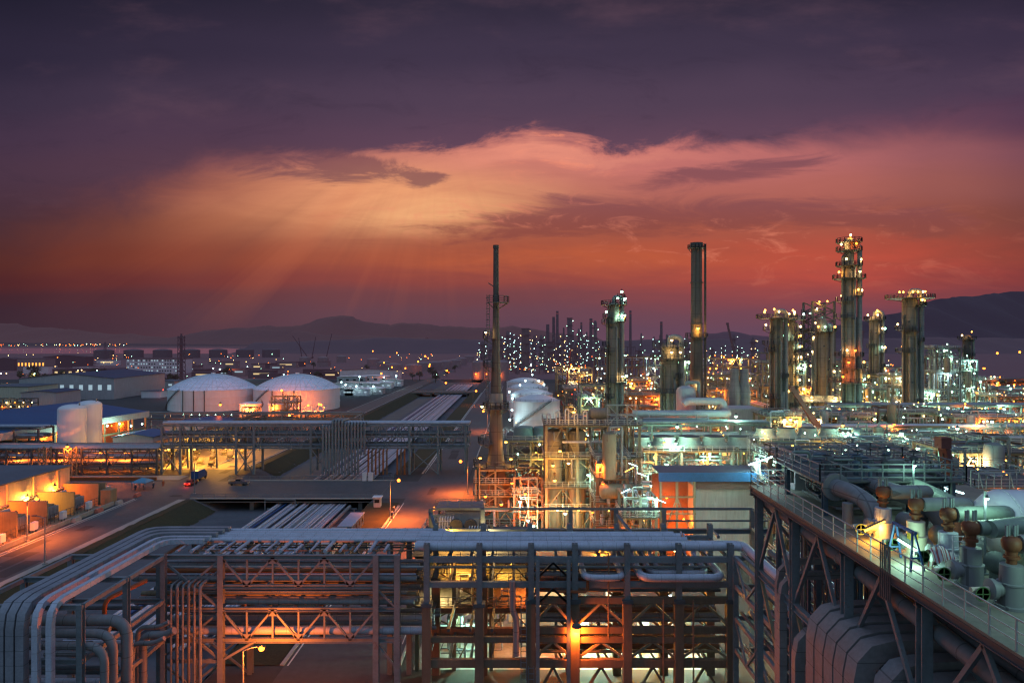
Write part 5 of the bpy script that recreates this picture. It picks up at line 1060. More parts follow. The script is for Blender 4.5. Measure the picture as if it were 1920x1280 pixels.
for i in range(8): lamp(PX(110+i*5,352), 352, 2.4, 'cyan', 420, .28, 'the low white shed left of the silos')
solo('blue_container', MB().bb(PX(62,330),PX(95,330),330,336,0,4.2), BLUEP, 'blue container left of the silos', 'container')
# office block
t = thing('office_block', 'four storey pale office block with rows of small lit windows behind the domed tanks', 'building', (PX(287,820),835,0)); xa, xb = PX(237,820), PX(338,820)
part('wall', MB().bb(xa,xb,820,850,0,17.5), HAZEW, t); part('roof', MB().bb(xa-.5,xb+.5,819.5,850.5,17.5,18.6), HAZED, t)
rng = random.Random(8)
for f in range(4):
    for i in range(20):
        x = xa+2+(xb-xa-4)*i/19; 
        if rng.random() < .9: part('window', MB().bb(x-.7,x+.7,819.9,820.0,2.8+f*4.1,4.3+f*4.1), WINL if rng.random() < .42 else GLASSD, t)
hall('dim long block with a flat roof behind the dark blue warehouse', PX(160,760), 770, 70, 24, 8, .3, 0, HAZED, HAZED, 'block', wins=9, lit=WINW)
# white sheds under cool lamps right of the domed tanks
rng = random.Random(12)
for i, (px, y, w, l, h) in enumerate(((655,560,22,16,5),(688,560,20,14,4.6),(716,575,18,14,4.4),(645,500,16,12,4.4),(672,500,17,12,4.4),(700,512,16,10,4.2),(735,600,18,12,5),(662,640,26,16,6),(700,650,30,16,6))):
    hall(['pale shed in the back row of the cool lit yard, left','pale shed in the back row of the cool lit yard, middle','pale shed in the back row of the cool lit yard, right','pale cabin in the front row of the cool lit yard, left','pale cabin in the front row of the cool lit yard, middle','pale cabin in the front row of the cool lit yard, right','pale shed at the right end of the cool lit yard','long pale shed behind the cool lit yard, left','long pale shed behind the cool lit yard, right'][i], PX(px,y), y, w, l, h, .9, 0, GREYW if i % 2 else WHITE, WHITE if i % 3 else mat('teal_roof',(.25,.42,.45),.5), 'shed', wins=4, lit=WINL if i < 7 else None)
for (px, y, z, pw) in ((674,545,11,1500),(743,560,11,1500),(648,492,8,400),(668,492,7,400),(700,505,6,400),(640,540,7,400),(720,590,8,400)): lamp(PX(px,y), y, z, 'cyan', pw, .6, 'the cool lit shed yard')
solo('light_mast', MB().tube([(PX(674,546),546,0),(PX(674,546),546,11)],.2,6), STEEL, 'left light mast of the cool lit shed yard', 'mast'); solo('light_mast', MB().tube([(PX(743,561),561,0),(PX(743,561),561,11)],.2,6), STEEL, 'right light mast of the cool lit shed yard', 'mast')
hall('long grey warehouse behind the cool lit yard', PX(690,700), 715, 60, 22, 9, 1.2, 0, HAZEW, HAZED, 'warehouse')
rng = random.Random(55)
for i in range(34):
    y = rng.uniform(600,1150); px = rng.uniform(0,235) if i % 3 == 0 else rng.uniform(345,640); x = PX(px,y); w, l, h = rng.uniform(10,34), rng.uniform(8,18), rng.uniform(4,9)
    t = thing('low_shed', 'low dim flat shed on the hazy plain beyond the domed tanks', 'shed', (x,y,0), 'low dim sheds on the hazy plain')
    part('wall', MB().bb(x-w/2,x+w/2,y-l/2,y+l/2,0,h), (HAZEW,HAZET,HAZED)[i % 3], t); part('roof', MB().bb(x-w/2-.4,x+w/2+.4,y-l/2-.4,y+l/2+.4,h,h+.5), HAZED, t)
    if i % 2: part('window', MB().bb(x-w*.3,x+w*.3,y-l/2-.06,y-l/2,h*.5,h*.68), WINW if i % 4 == 1 else WINL, t)
# far tank farm (orange)
rng = random.Random(31)
TF = [(572,1150,14),(606,1150,14),(640,1250,13),(700,1050,15),(738,820,16),(775,800,15),(796,880,15),(816,900,15),(835,940,15),(852,1000,15),(720,900,14),(865,1100,14),(880,1250,14)]
for i, (px, y, R) in enumerate(TF):
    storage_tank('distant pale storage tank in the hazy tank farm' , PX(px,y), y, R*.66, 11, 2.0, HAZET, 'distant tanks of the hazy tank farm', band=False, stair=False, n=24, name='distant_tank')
for (px, y, z, pw) in ((797,780,22,26000),(784,775,16,20000),(699,1020,24,16000),(744,980,22,16000),(806,800,12,8000),(803,1000,14,6000),(720,860,12,9000),(735,790,9,7000),(838,700,9,5000),(805,690,14,5000),(715,640,9,4000),(760,760,9,5000)): lamp(PX(px,y), y, z, 'orange', pw, .85, 'the hazy tank farm')
hall('orange lit hall with bright openings in the distance at the far left', PX(58,880), 890, 36, 20, 16, 1, 0, HAZET, HAZED, 'hall', wins=8, lit=emit('orange_window',(1,.36,.06),2.2))
hall('dim hazy hall next to the orange lit hall', PX(120,980), 990, 60, 20, 16, 3, 0, HAZED, HAZED, 'hall'); hall('dim hazy hall at the left edge of the distance', PX(8,900), 910, 26, 20, 15, 2, 0, HAZED, HAZED, 'hall')
for i in range(7): storage_tank('dim distant tank along the hazy shoreline at the left', PX(195+i*46,1500), 1500+i*20, 20, 18, 3, HAZEF, 'dim distant tanks along the hazy shoreline', band=False, stair=False, n=20, name='shore_tank')
for px, y, z, kd in ((108,800,20,'orange'),(63,640,8,'warm'),(100,640,5,'orange'),(212,620,9,'orange'),(268,600,12,'orange'),(146,640,12,'warm'),(153,645,12,'warm'),(182,640,12,'white'),(251,560,11,'cyan'),(258,600,12,'orange'),(358,560,8,'orange'),(430,760,8,'orange'),(192,560,8,'white'),(202,566,8,'warm'),(464,700,13,'cyan'),(433,1100,12,'orange'),(540,640,11,'orange'),(503,620,8,'white'),(532,600,10,'cyan'),(560,610,8,'white'),(2,620,10,'cyan'),(12,620,10,'warm'),(65,620,10,'white'),(400,465,21,'cyan'),(412,470,20,'cyan'),(212,470,9,'orange'),(142,420,6,'orange'),(215,470,7,'white'),(306,470,6,'red')):
    lamp(PX(px,y), y, z, kd, 2000 if kd != 'red' else 500, .42, 'masts among the low sheds on the left plain')
# lattice tower, masts, trees
def lattice(label, x, y, w, h, n, m, taper=.5, cat='tower', name='lattice_tower'):
    t = thing(name, label, cat, (x,y,0)); ws = lambda z: w/2*(1-(1-taper)*z/h)
    mb = MB()
    for i in range(n):
        z0_, z1_ = h*i/n, h*(i+1)/n; a, b = ws(z0_), ws(z1_)
        for s in (-1,1): mb.bar((x-a,y+s*a,z0_),(x+b,y+s*b,z1_),w*.05); mb.bar((x+a,y+s*a*1.02,z0_),(x-b,y+s*b*1.02,z1_),w*.05); mb.bar((x-a,y+s*a,z0_),(x+a,y+s*a,z0_),w*.05)
    part('lacing', mb, m, t)
    for sx in (-1,1):
        for sy in (-1,1): part('leg', MB().bar((x+sx*w/2,y+sy*w/2,0),(x+sx*ws(h),y+sy*ws(h),h),w*.09), m, t)
    return t
lt = lattice('dark lattice flare tower rising behind the office block', PX(340,610), 610, 5.2, 44, 11, HAZED, .75)
part('riser', MB().cyl((PX(340,610),610,0),.8,46,10), HAZED, lt)
for z in (12,20,28,36,42): part('platform', MB().lathe([(1.2,z),(3.4,z),(3.4,z+1.2),(3.2,z+1.2),(3.2,z+.2),(1.2,z+.2)],(PX(340,610),610,0),10), HAZED, lt)
lattice('thin hazy mast near the far left shore', PX(197,1300), 1300, 5, 37, 9, HAZEF, .4)
def tree_meshes(seed):
    rng = random.Random(seed); h = 8.0; mb = MB(); mb.tube([(0,0,0),(.15,.1,h*.3),(-.1,.1,h*.55)],.28,7,r2=.12)
    cl = []
    for k in range(7):
        a = rng.uniform(0,6.28); q = (1.9*cos(a)*rng.uniform(.5,1),1.9*sin(a)*rng.uniform(.5,1),h*rng.uniform(.5,.9)); mb.tube([(0,.1,h*.35),(q[0]*.6,q[1]*.6,q[2]*.85),q],.1,5,r2=.03); cl.append(q)
    cr = MB()
    for q in cl+[(0,0,h*.85)]:
        R = rng.uniform(1.1,1.7)
        for _ in range(46):
            d = Vector((rng.gauss(0,1),rng.gauss(0,1),rng.gauss(0,.8))).normalized()*R*rng.random()**.4; c = Vector(q)+d; u = Vector((rng.gauss(0,1),rng.gauss(0,1),rng.gauss(0,1))).normalized(); w = u.orthogonal().normalized(); s = rng.uniform(.22,.42)
            cr.quad(c-u*s-w*s*.5, c+u*s-w*s*.5, c+u*s+w*s*.5, c-u*s+w*s*.5)
    return mb.mesh('trunk', BARK), cr.mesh('crown', LEAF, flat=True)
TM = [tree_meshes(s) for s in (1,2,3)]
rng = random.Random(90)
for i in range(46):
    px = rng.uniform(20,330) if i < 24 else rng.uniform(420,880) if i < 36 else rng.uniform(8,235); y = rng.uniform(600,780) if i < 24 else rng.uniform(620,1000) if i < 36 else rng.uniform(640,720)
    if 235 < px < 345 and y > 600: y = 590
    t = thing('tree', 'dark bushy tree among the sheds of the hazy left plain', 'tree', (PX(px,y),y,0), 'dark trees on the hazy left plain'); s = rng.uniform(.8,1.5); a, b = TM[i % 3]; t.scale = (s*1.2,s*1.2,s); t.rotation_euler = (0,0,rng.random()*6)
    link('trunk', a, t); link('crown', b, t)
# cyan lit tanks right of the thin stack
for i, (px, y, R, h) in enumerate(((1006,318,10.8,12.2),(996,352,11,12.6),(990,392,11.5,13),(985,440,12,13.5))):
    storage_tank(('nearest of the cool lit white tanks behind the process frame','second of the cool lit white tanks in a row','third of the cool lit white tanks in a row','farthest of the cool lit white tanks in a row')[i], PX(px,y), y, R, h, 2.6, WHITE, None, 0, n=40, cage=True)
for (px, y, z, pw) in ((960,304,9,1000),(956,310,4,900),(961,306,14,800),(1058,306,5,700),(998,418,19,1100),(1010,370,18,900),(985,372,18,900),(1020,340,18,600),(975,335,18,600),(955,345,14,800)): lamp(PX(px,y), y, z, 'cyan', pw, .5, 'the row of cool lit white tanks')
# ------------------------------------------------------------------ stacks and column towers
def ring_platform(t, x, y, z, r0, r1, m=STEELD, a0=0.0, a1=2*pi, hgt=1.15, k=None):
    full = abs(a1-a0-2*pi) < .01; n = 16 if full else max(5, int(16*(a1-a0)/(2*pi)))
    mb = MB().lathe([(r0,z),(r1,z),(r1,z+.14),(r0,z+.14)],(x,y,0),n,'z',a0,a1)
    for i in range(0, n, 2):
        a = a0+(a1-a0)*i/n; mb.bar((x+r0*cos(a),y+r0*sin(a),z-1.2),(x+r1*.96*cos(a),y+r1*.96*sin(a),z-.05),.14)
    p = part('platform', mb, m, t)
    pts = [(x+(r1-.08)*cos(a0+(a1-a0)*i/n), y+(r1-.08)*sin(a0+(a1-a0)*i/n), z+.1) for i in range(n if full else n+1)]
    part('railing', MB().rail(pts, hgt+.0015*y, 1.6, .07+.00045*y, full), m, p)
    return p
def shell(t, x, y, prof, m, n=24, name='shell'): return part(name, MB().lathe(prof,(x,y,0),n), m, t)
# thin stack on its furnace
sx, sy = PX(930,150), 150.0
t = thing('thin_stack', 'tall thin dark chimney with side platforms standing on a furnace beside the right road', 'chimney', (sx,sy,12))
shell(t, sx, sy, [(2.1,12.3),(1.7,15.0),(1.5,16.5),(1.45,21),(1.3,24.5),(1.05,32),(.82,38.5),(.66,48),(.58,60.2),(.66,60.2),(.66,60.9),(.5,60.9)], STACK)
part('collar', MB().lathe([(1.2,25.8),(1.5,25.8),(1.5,28.4),(1.1,28.4)],(sx,sy,0),20), CLADD, t)
ring_platform(t, sx, sy, 12.6, 2.3, 5.0); ring_platform(t, sx, sy, 25.0, 1.5, 2.9); ring_platform(t, sx, sy, 48.2, .8, 2.9, a0=-2.2, a1=.9)
ring_platform(t, sx, sy, 40.4, 1.0, 2.9, a0=2.0, a1=4.4); ring_platform(t, sx, sy, 34.2, 1.2, 2.9, a0=2.0, a1=4.4); ring_platform(t, sx, sy, 17.5, 1.6, 4.0, a0=1.8, a1=4.4)
for a, b, dx in ((25,34.4,-1.9),(34.4,41,-2.2),(41,50,-1.7)):
    mb = MB().ladder(sx+dx, sy-.6, a, b, .55, .12); k = a+2.2
    while k < b: mb.lathe([(.5,k),(.5,k+.12)],(sx+dx,sy-.9,0),8,'z',pi,2*pi); k += 1.2
    part('ladder', mb, STEELD, t)
part('davit', MB().bar((sx,sy,51.5),(sx-1.7,sy,52.6),.2), STEELD, t)
ft = steel_frame('dark furnace housing in a rusty steel frame under the thin chimney', sx-4.2, sx+4.2, 146.5, 154, [3.4,6.6,9.2,12.1], 3, 2, OLIVE, cat='furnace', name='furnace', decks=(1,2), npipe=8, seed=13, rsp=1.4, cw=.4, bw=.34, pm=(RUSTY,CLADD,OLIVE))
part('firebox', MB().bb(sx-3.2,sx+3.2,147.6,153,3.8,8.9), STACK, ft); part('cone', MB().lathe([(4.2,8.95),(2.2,12.28)],(sx,sy,0),4,a0=pi/4,a1=pi/4+2*pi), STACK, ft)
solo('burner_pipe', MB().tube([(sx-2.9,145.2,6.1),(sx-2.9,145.2,3.9),(sx+2.9,145.2,3.9),(sx+2.9,145.2,6.1)],.26,10,.6).tube([(sx-.2,145.2,3.9),(sx-.2,145.2,-.0),(sx+2.6,145,.5)],.26,10,.6), CLAD, 'bright U shaped pipe with a drop leg on the front of the furnace', 'pipe')
for dx, z in ((-3.4,14.4),(3.3,14.2),(-3,25.6),(-2.2,41.8),(2.2,17.9)): lamp(sx+dx, sy-1.2, z, 'yellow' if z < 20 else 'warm', 170, .3, 'the thin chimney platforms')
# stack 2
x, y = PX(1306,262), 262
t = thing('stack', 'thick plain dark chimney with a flared rim and one lit platform near the centre', 'chimney', (x,y,0))
shell(t, x, y, [(2.75,0),(2.55,18),(2.25,38),(2.1,60),(2.05,75.6),(2.4,75.9),(2.4,77.4),(1.8,77.4)], STACK, 28)
for z in (29,46,62): part('ring', MB().lathe([(2.4,z),(2.62,z),(2.62,z+.3),(2.35,z+.3)],(x,y,0),24), STACK, t)
ring_platform(t, x, y, 41.2, 2.4, 4.2); ring_platform(t, x, y, 75.2, 2.4, 3.4, hgt=.9)
part('ladder', MB().ladder(x+3.0,y-1.2,15,77,.7,.16,step=1.2), STACK, t); part('riser', MB().cyl((x+3.3,y,0),.3,77,8), STACK, t)
lamp(x-.6, y-4.4, 44.5, 'yellow', 2400, .5, 'the platform of the thick chimney'); lamp(x-1, y-3.4, 24, 'warm', 1500, .45, 'the foot of the thick chimney')
def tower(label, px, pytop, wpx, Y, plats, m=COLUMN, top='dome', neck=None, pipes=1, z0=0.0, lit=.9, kinds=('warm','white','yellow'), seed=0, wide=None, group=None, name='column_tower', haze=None, pw=700, pipem=None):
    rng = random.Random(seed+int(px)); x = PX(px,Y); R = wpx*.9/FP*Y/2; H = PZ(pytop,Y); t = thing(name, label, 'column', (x,y_ := Y,0), group)
    if neck: 
        zn = PZ(neck[0],Y); r2 = neck[1]/FP*Y/2; prof = [(R*1.12,z0),(R*1.12,z0+5),(R,z0+5.1),(R,zn),(r2,zn+R*1.0),(r2,H-.4*r2),(r2*.6,H-.1),(0.0,H)]
    else: prof = [(R*1.1,z0),(R*1.1,z0+5),(R,z0+5.1),(R,H-R*.7),(R*.9,H-R*.35),(R*.55,H-R*.08),(0.0,H)]
    shell(t, x, Y, prof, m)
    rd = lambda z: R if (not neck or z < PZ(neck[0],Y)) else neck[1]/FP*Y/2
    for i, (pp, ext, a0, a1) in enumerate(plats):
        z = PZ(pp,Y); r = rd(z); ring_platform(t, x, Y, z, r+.05, r+ext, STEELD if not haze else haze, a0, a1)
        for q in range(2 if ext < 3 else 3):
            if rng.random() < lit:
                a = rng.uniform(max(a0,-2.8), min(a1,-.2)) if a0 < -.1 or a1 > 3.3 else rng.uniform(a0,a1)
                if a0 >= 0 and a1 > 6: a = rng.uniform(pi*1.05,pi*1.95)
                lamp(x+(r+ext*.8)*cos(a), Y+(r+ext*.8)*sin(a), z+2.4, rng.choice(kinds), pw, .24+.0008*Y, 'the tall column platforms')
    zs = sorted(PZ(p[0],Y) for p in plats); zs = [z0+6]+zs
    for k in range(len(zs)-1):
        a = -pi/2+(.9 if k % 2 else -.9); part('ladder', MB().ladder(x+(R+.7)*cos(a), Y+(R+.7)*sin(a), zs[k], zs[k+1]+1, .7, .13, step=1.0), STEELD if not haze else haze, t)
    for k in range(5):
        a = -pi/2+(.75,-.8,1.5,-1.5,.1)[k]; zt = H*(.55+.38*rng.random()); part('conduit', MB().tube([(x+(R+.35)*cos(a),Y+(R+.35)*sin(a),z0+2),(x+(R+.35)*cos(a),Y+(R+.35)*sin(a),zt),(x+R*.8*cos(a),Y+R*.8*sin(a),zt)],.14+.0003*Y,6,.5), (STEELD,OLIVE,CLADD)[k % 3], t)
    for k in range(7):
        z = z0+8+(H-z0-12)*(k+rng.random()*.6)/7; a = rng.uniform(-pi,0); part('manway', MB().tube([(x+R*.8*cos(a),Y+R*.8*sin(a),z),(x+(R+.8)*cos(a),Y+(R+.8)*sin(a),z)],.42,8), STEELD, t)
        if k % 2 and not neck: ring_platform(t, x, Y, z-1.2, R+.05, R+1.9+rng.random(), STEELD, a-.55, a+.55)
    for k in range(pipes):
        a = -pi/2+(1.15,-1.2,.25,-.5)[k % 4]; pr = R*(.34,.18,.14,.2)[k % 4]; xx, yy = x+(R+pr+.2)*cos(a), Y+(R+pr+.2)*sin(a)
        zt = (H+R*.8) if k == 0 and top == 'neckpipe' else H-R*(1.2+k*1.5)
        pts = [(xx,yy,z0+3),(xx,yy,zt)]+([(x,Y,zt),(x,Y,H-.2)] if k == 0 and top == 'neckpipe' else [(x+R*.5*cos(a),Y+R*.5*sin(a),zt)])
        part('downcomer', MB().tube(pts, pr, 10, pr*2.6, 5), pipem or (CLADD if k % 2 == 0 else COLUMN), t)
    return t
FULL = (0.0, 2*pi); LEFT = (2.3, 4.6); RIGHT = (-1.4, .9); FRONT = (-2.9, -.2)
def P(pp, e, arc=FULL): return (pp, e, *arc)
tower('brown column with dark top platforms, between the thin and the thick chimney', 1151, 566, 25, 255, [P(572,2.6),P(560,2.0,RIGHT),P(603,2.2,RIGHT),P(607,2.4,LEFT),P(596,2.0,LEFT),P(660,2.4,LEFT),P(716,3.0),P(745,2.0,LEFT)], pipes=3, top='neckpipe', seed=1)
tower('short fat column with a lit domed head left of the thick chimney', 1256, 644, 34, 248, [P(650,3.4),P(672,4.2),P(735,3.0)], pipes=3, top='neckpipe', seed=2, lit=.5, kinds=('warm','orange'))
tower('left column of a pair sharing a lit top platform, with a bent overhead pipe', 1456, 592, 26, 268, [P(597,5.2),P(620,2.6,LEFT),P(646,2.8,LEFT),P(745,3,LEFT)], pipes=4, top='neckpipe', seed=3, lit=1)
tower('right slimmer column of the pair with many lit side platforms', 1483, 598, 17, 285, [P(600,4.0),P(623,2.6,RIGHT),P(640,2.6),P(660,3,RIGHT),P(680,2.8),P(700,3,RIGHT),P(722,3)], pipes=2, seed=4, lit=1)
tower('pale wide column with a conical shoulder beside a lit lattice, behind the pair', 1541, 595, 27, 330, [P(622,3.4),P(705,3.0,RIGHT)], neck=(612,16), pipes=2, seed=5, m=COLUMN, lit=.8)
tower('tallest column with a stepped slim top and many railed platforms', 1592, 446, 28, 262, [P(455,2.9),P(471,2.9),P(499,3.0),P(523,3.3),P(556,2.3,RIGHT),P(565,2.2,LEFT),P(596,2.6,LEFT),P(668,2.6),P(716,5.2),P(690,3.2)], neck=(510,17), pipes=3, seed=6, lit=.75, kinds=('yellow','warm','orange'))
tower('slim grey column with dark fittings between the tallest and the broad topped column', 1640, 592, 21, 335, [P(600,2.4),P(625,2.6,RIGHT),P(660,2.6,RIGHT),P(700,3,LEFT)], pipes=3, top='neckpipe', seed=7)
tower('column with a broad overhanging lit top platform near the right hill', 1706, 556, 30, 290, [P(560,6.4),P(574,3.2,RIGHT),P(618,2.6,LEFT),P(640,2.4,RIGHT),P(660,2.4,LEFT)], pipes=4, top='neckpipe', seed=8, lit=1, kinds=('yellow','warm'))
t = tower('slim dark column with a lamp on top at the far right', 1813, 628, 16, 420, [P(636,2.6),P(660,2.2,LEFT)], pipes=2, seed=9, lit=.5, m=STACK)
for px, py, Y in ((1591,443,262),(1683,548,290),(1731,547,290),(1690,548,290),(1432,582,268),(1484,582,268),(1449,580,268),(1642,582,335),(1819,622,420),(1534,566,345),(1549,565,345),(1607,517,262)): lamp(PX(px,Y), Y-1.5, PZ(py,Y), 'yellow', 900, .42, 'the very top of a tall column')
lt = lattice('open lattice tower studded with lamps behind the pale wide column', PX(1535,350), 350, 11, PZ(566,350), 12, STEELD, 1.0)
for i in range(6): part('platform', MB().bb(PX(1535,350)-6,PX(1535,350)+6,345,355,22+i*6,22.2+i*6), STEELD, lt)
for i in range(16): lamp(PX(1517+(i*13) % 36,344), 344, 20+i*2.4, 'white' if i % 3 else 'warm', 700 if i % 3 == 0 else 0, .42, 'the lattice tower')
lattice('fine dark lattice mast left of the lattice tower', PX(1512,520), 520, 6, PZ(580,520), 10, HAZED, .9)
# ------------------------------------------------------------------ process area: frames, racks, vessels
rng = random.Random(2024)
def lamps_on(x0, x1, y, zs, n, kinds, pw, where, seed=0):
    r_ = random.Random(seed)
    for i in range(n): lamp(r_.uniform(x0,x1), y-.5-r_.random()*.8, r_.choice(zs)-r_.uniform(.5,1.0), r_.choice(kinds), pw if i % 2 == 0 else 0, (.2+.0009*y)*r_.uniform(.55,1.15), where)
    for i in range(int(n*1.6)): lamp(r_.uniform(x0,x1), y+r_.uniform(-1,8), r_.choice(zs)+r_.uniform(-1.2,2.6), r_.choice(kinds), 0, (.10+.0007*y)*r_.uniform(.5,1.0), where)
def vvessel(x, y, z, r, h, m, label, group=None):
    t = thing('vessel', label, 'vessel', (x,y,z), group)
    part('shell', MB().lathe([(r*.95,z),(r*.95,z+1.2),(r,z+1.25),(r,z+h-r*.6),(r*.85,z+h-r*.25),(r*.45,z+h-r*.05),(0,z+h)],(x,y,0),18), m, t)
    part('nozzle', MB().tube([(x,y,z+h-.1),(x,y,z+h+.9),(x+r+1,y,z+h+.9),(x+r+1,y,z+.5)],r*.18,8,.6), CLADD, t); return t
def hvessel(x, y, z, r, L, m, label, group=None, ax='x'):
    t = thing('drum', label, 'drum', (x,y,z), group); h = L/2
    part('shell', MB().lathe([(0,-h-r*.5),(r*.6,-h-r*.4),(r*.93,-h-r*.15),(r,-h),(r,h),(r*.93,h+r*.15),(r*.6,h+r*.4),(0,h+r*.5)],(x,y,z+r+.8),20,ax), m, t)
    for s in (-1,1): part('saddle', MB().box((x+s*h*.6,y,z+.5) if ax == 'x' else (x,y+s*h*.6,z+.5),(.5,r*1.4,1.0) if ax == 'x' else (r*1.4,.5,1.0)), CONC, t)
    return t
# key frame: two cased columns of equipment right of the thin chimney
kf = steel_frame('rusty process frame with two tall vessels and yellow lamps right of the furnace', 5.4, 24.5, 140, 151, [5.2,9.8,15.8,22.4], 4, 2, OLIVE, decks=(0,1,2,3), npipe=34, seed=31, rsp=1.3, cw=.5, pm=(RUSTY,CLADD,OLIVE,CLAD,ORANGEP))
for i, px in enumerate((1037,1082)): vvessel(PX(px,143), 143.5, 0, 1.85, 21.5, COLUMN, ('left','right')[i]+' one of the two tall lit vessels in the rusty process frame')
vvessel(PX(1126,139), 138.6, 3.5, 1.9, 11.5, STACK, 'dark vertical vessel right of the two tall vessels'); hvessel(PX(1126,141), 143, 22.7, 1.2, 3.5, COLUMN, 'small drum on top of the rusty process frame')
for i in range(5): solo('goose_neck', MB().tube([(PX(1026+i*17,141),141,22.6),(PX(1026+i*17,141),141,24.8+.5*(i % 3)),(PX(1032+i*17,141),141,24.8+.5*(i % 3)),(PX(1032+i*17,141),141,22.6)],.18,8,.5), CLAD, 'goose neck pipe on the roof of the rusty process frame', 'pipe', 'goose neck pipes on the roof of the rusty process frame')
for px, py, kd, pw in ((1037,872,'yellow',1700),(1040,900,'yellow',900),(1066,868,'warm',700),(1050,845,'yellow',1300),(1076,772,'yellow',1200),(1103,890,'white',1300),(1045,955,'warm',1500),(1085,955,'yellow',1500),(1060,962,'white',1400),(1110,960,'orange',1800),(1130,925,'orange',1400),(1150,905,'orange',1400),(1003,952,'orange',1700),(985,925,'orange',1800),(960,905,'orange',1500),(975,940,'white',1500),(990,975,'white',1600),(940,945,'orange',2200),(910,930,'orange',1600),(1000,985,'white',1700),(1185,990,'orange',1500)): lamp(PX(px,137), 137, max(1.2,PZ(py,137)), kd, pw*(1.4 if kd == 'orange' else .55), .3, 'the rusty process frame')
steel_frame('low rusty frame between the furnace and the process frame', -1.2, 4.6, 141, 152, [4.4,8.2,11.6], 3, 2, RUSTY, decks=(0,1), npipe=20, seed=33, rsp=1.4, pm=(RUSTY,ORANGEP,OLIVE))
steel_frame('green lit frame in front of the cool lit tanks', -3, 14, 172, 186, [5.5,10.2,14.6], 4, 2, GREEN, decks=(0,1,2), npipe=24, seed=34, rsp=1.6, pm=(GREEN,CLADD,OLIVE,CLAD))
lamps_on(-3, 14, 171, [5.5,10.2,14.6,17], 10, ('white','yellow','white'), 1500, 'the green lit frame', 34)
for i in range(2): 
    x = 1+i*5; tt = thing('dome_fan', ('left','right')[i]+' dark domed fan ring before the cool lit tanks', 'fan', (x,180,14.8)); part('ring', MB().lathe([(2.9,14.9),(2.4,17.2),(2.2,17.3)],(x,180,0),22), GREEN, tt); part('hub', MB().cyl((x,180,15.2),.4,1.6,10), STEELD, tt)
# blue shed with orange lit frame and its tube lights
x0, x1 = PX(1232,124), PX(1446,124)
t = thing('blue_roof_shed', 'grey walled shed with a blue roof edge and orange lit bay behind the near rack', 'shed', ((x0+x1)/2,128,0))
part('wall', MB().bb(PX(1302,124),x1,124,129,0,13.4), GREYW, t); part('roof', MB().bar((x0,125.4,16.3),(x1+.6,125.4,16.3),7.4,.25), DARKROOF, t); part('fascia', MB().bb(x0-.2,x1+.8,121.4,121.7,14.9,16.5), BLUEP, t)
aw = MB(); aw.v = [(PX(1290,124),123.9,16.0),(x1,123.9,16.0),(x1,122.4,13.4),(PX(1302,124),122.4,13.4)]; aw.f = [(0,1,2,3)]; part('awning', aw, mat('brown_awning',(.16,.10,.10),.7), t)
rb = MB(); xx = PX(1302,124)+.3
while xx < x1: rb.bb(xx,xx+.07,123.93,124,0,13.3); xx += .5
part('wall_ribs', rb, GREYW, t)
for xx in (x0+.3, PX(1265,124), PX(1300,124)-.3): part('column', MB().bb(xx-.2,xx+.2,122,122.4,0,14.9), OLIVE, t)
for z in (3,6,9,12): part('beam', MB().bar((x0,122.2,z),(PX(1300,124),122.2,z),.25), OLIVE, t)
part('brace', MB().bar((x0,122.1,3),(PX(1265,124),122.1,12),.18).bar((PX(1265,124),122.1,12),(PX(1300,124),122.1,3),.18), OLIVE, t); part('back_wall', MB().bb(x0,PX(1302,124)-.1,128.5,129,0,15), RUSTY, t)
for z, px in ((11,1250),(7,1282),(3,1290),(3.5,1255)): lamp(PX(px,126), 126, z, 'orange', 1100, .22, 'the open bay of the blue roofed shed')
steel_frame('small dark equipment frame with sloping tube lights left of the blue roofed shed', PX(1170,118), PX(1228,118), 117, 124, [4.5,9.5,13], 3, 2, GREEN, decks=(0,1), npipe=18, seed=36, rsp=1.2, pm=(CLADD,STEELB,CLAD,GREEN))
hvessel(PX(1200,119), 119.5, 9.9, .8, 2.2, CLADD, 'small silver drum in the dark equipment frame left of the shed')
for i, (px, py, kd) in enumerate(((1187,871,'cyan'),(1180,880,'yellow'),(1203,889,'cyan'),(1173,920,'cyan'),(1240,939,'cyan'),(1228,935,'white'),(1162,998,'orange'),(1201,998,'orange'))):
    if kd in ('cyan','yellow') and i < 5: tube_light(PX(px,116.5), 116.5, PZ(py,116.5), 1, .2, -.4 if i % 2 == 0 else .45, kd, 380, ('upper left','yellow','upper right','lower left','lower right')[i]+' tube light on the dark equipment frame left of the shed', 1.7)
    else: lamp(PX(px,116), 116, PZ(py,116), kd, 900, .26, 'the dark equipment frame left of the shed')
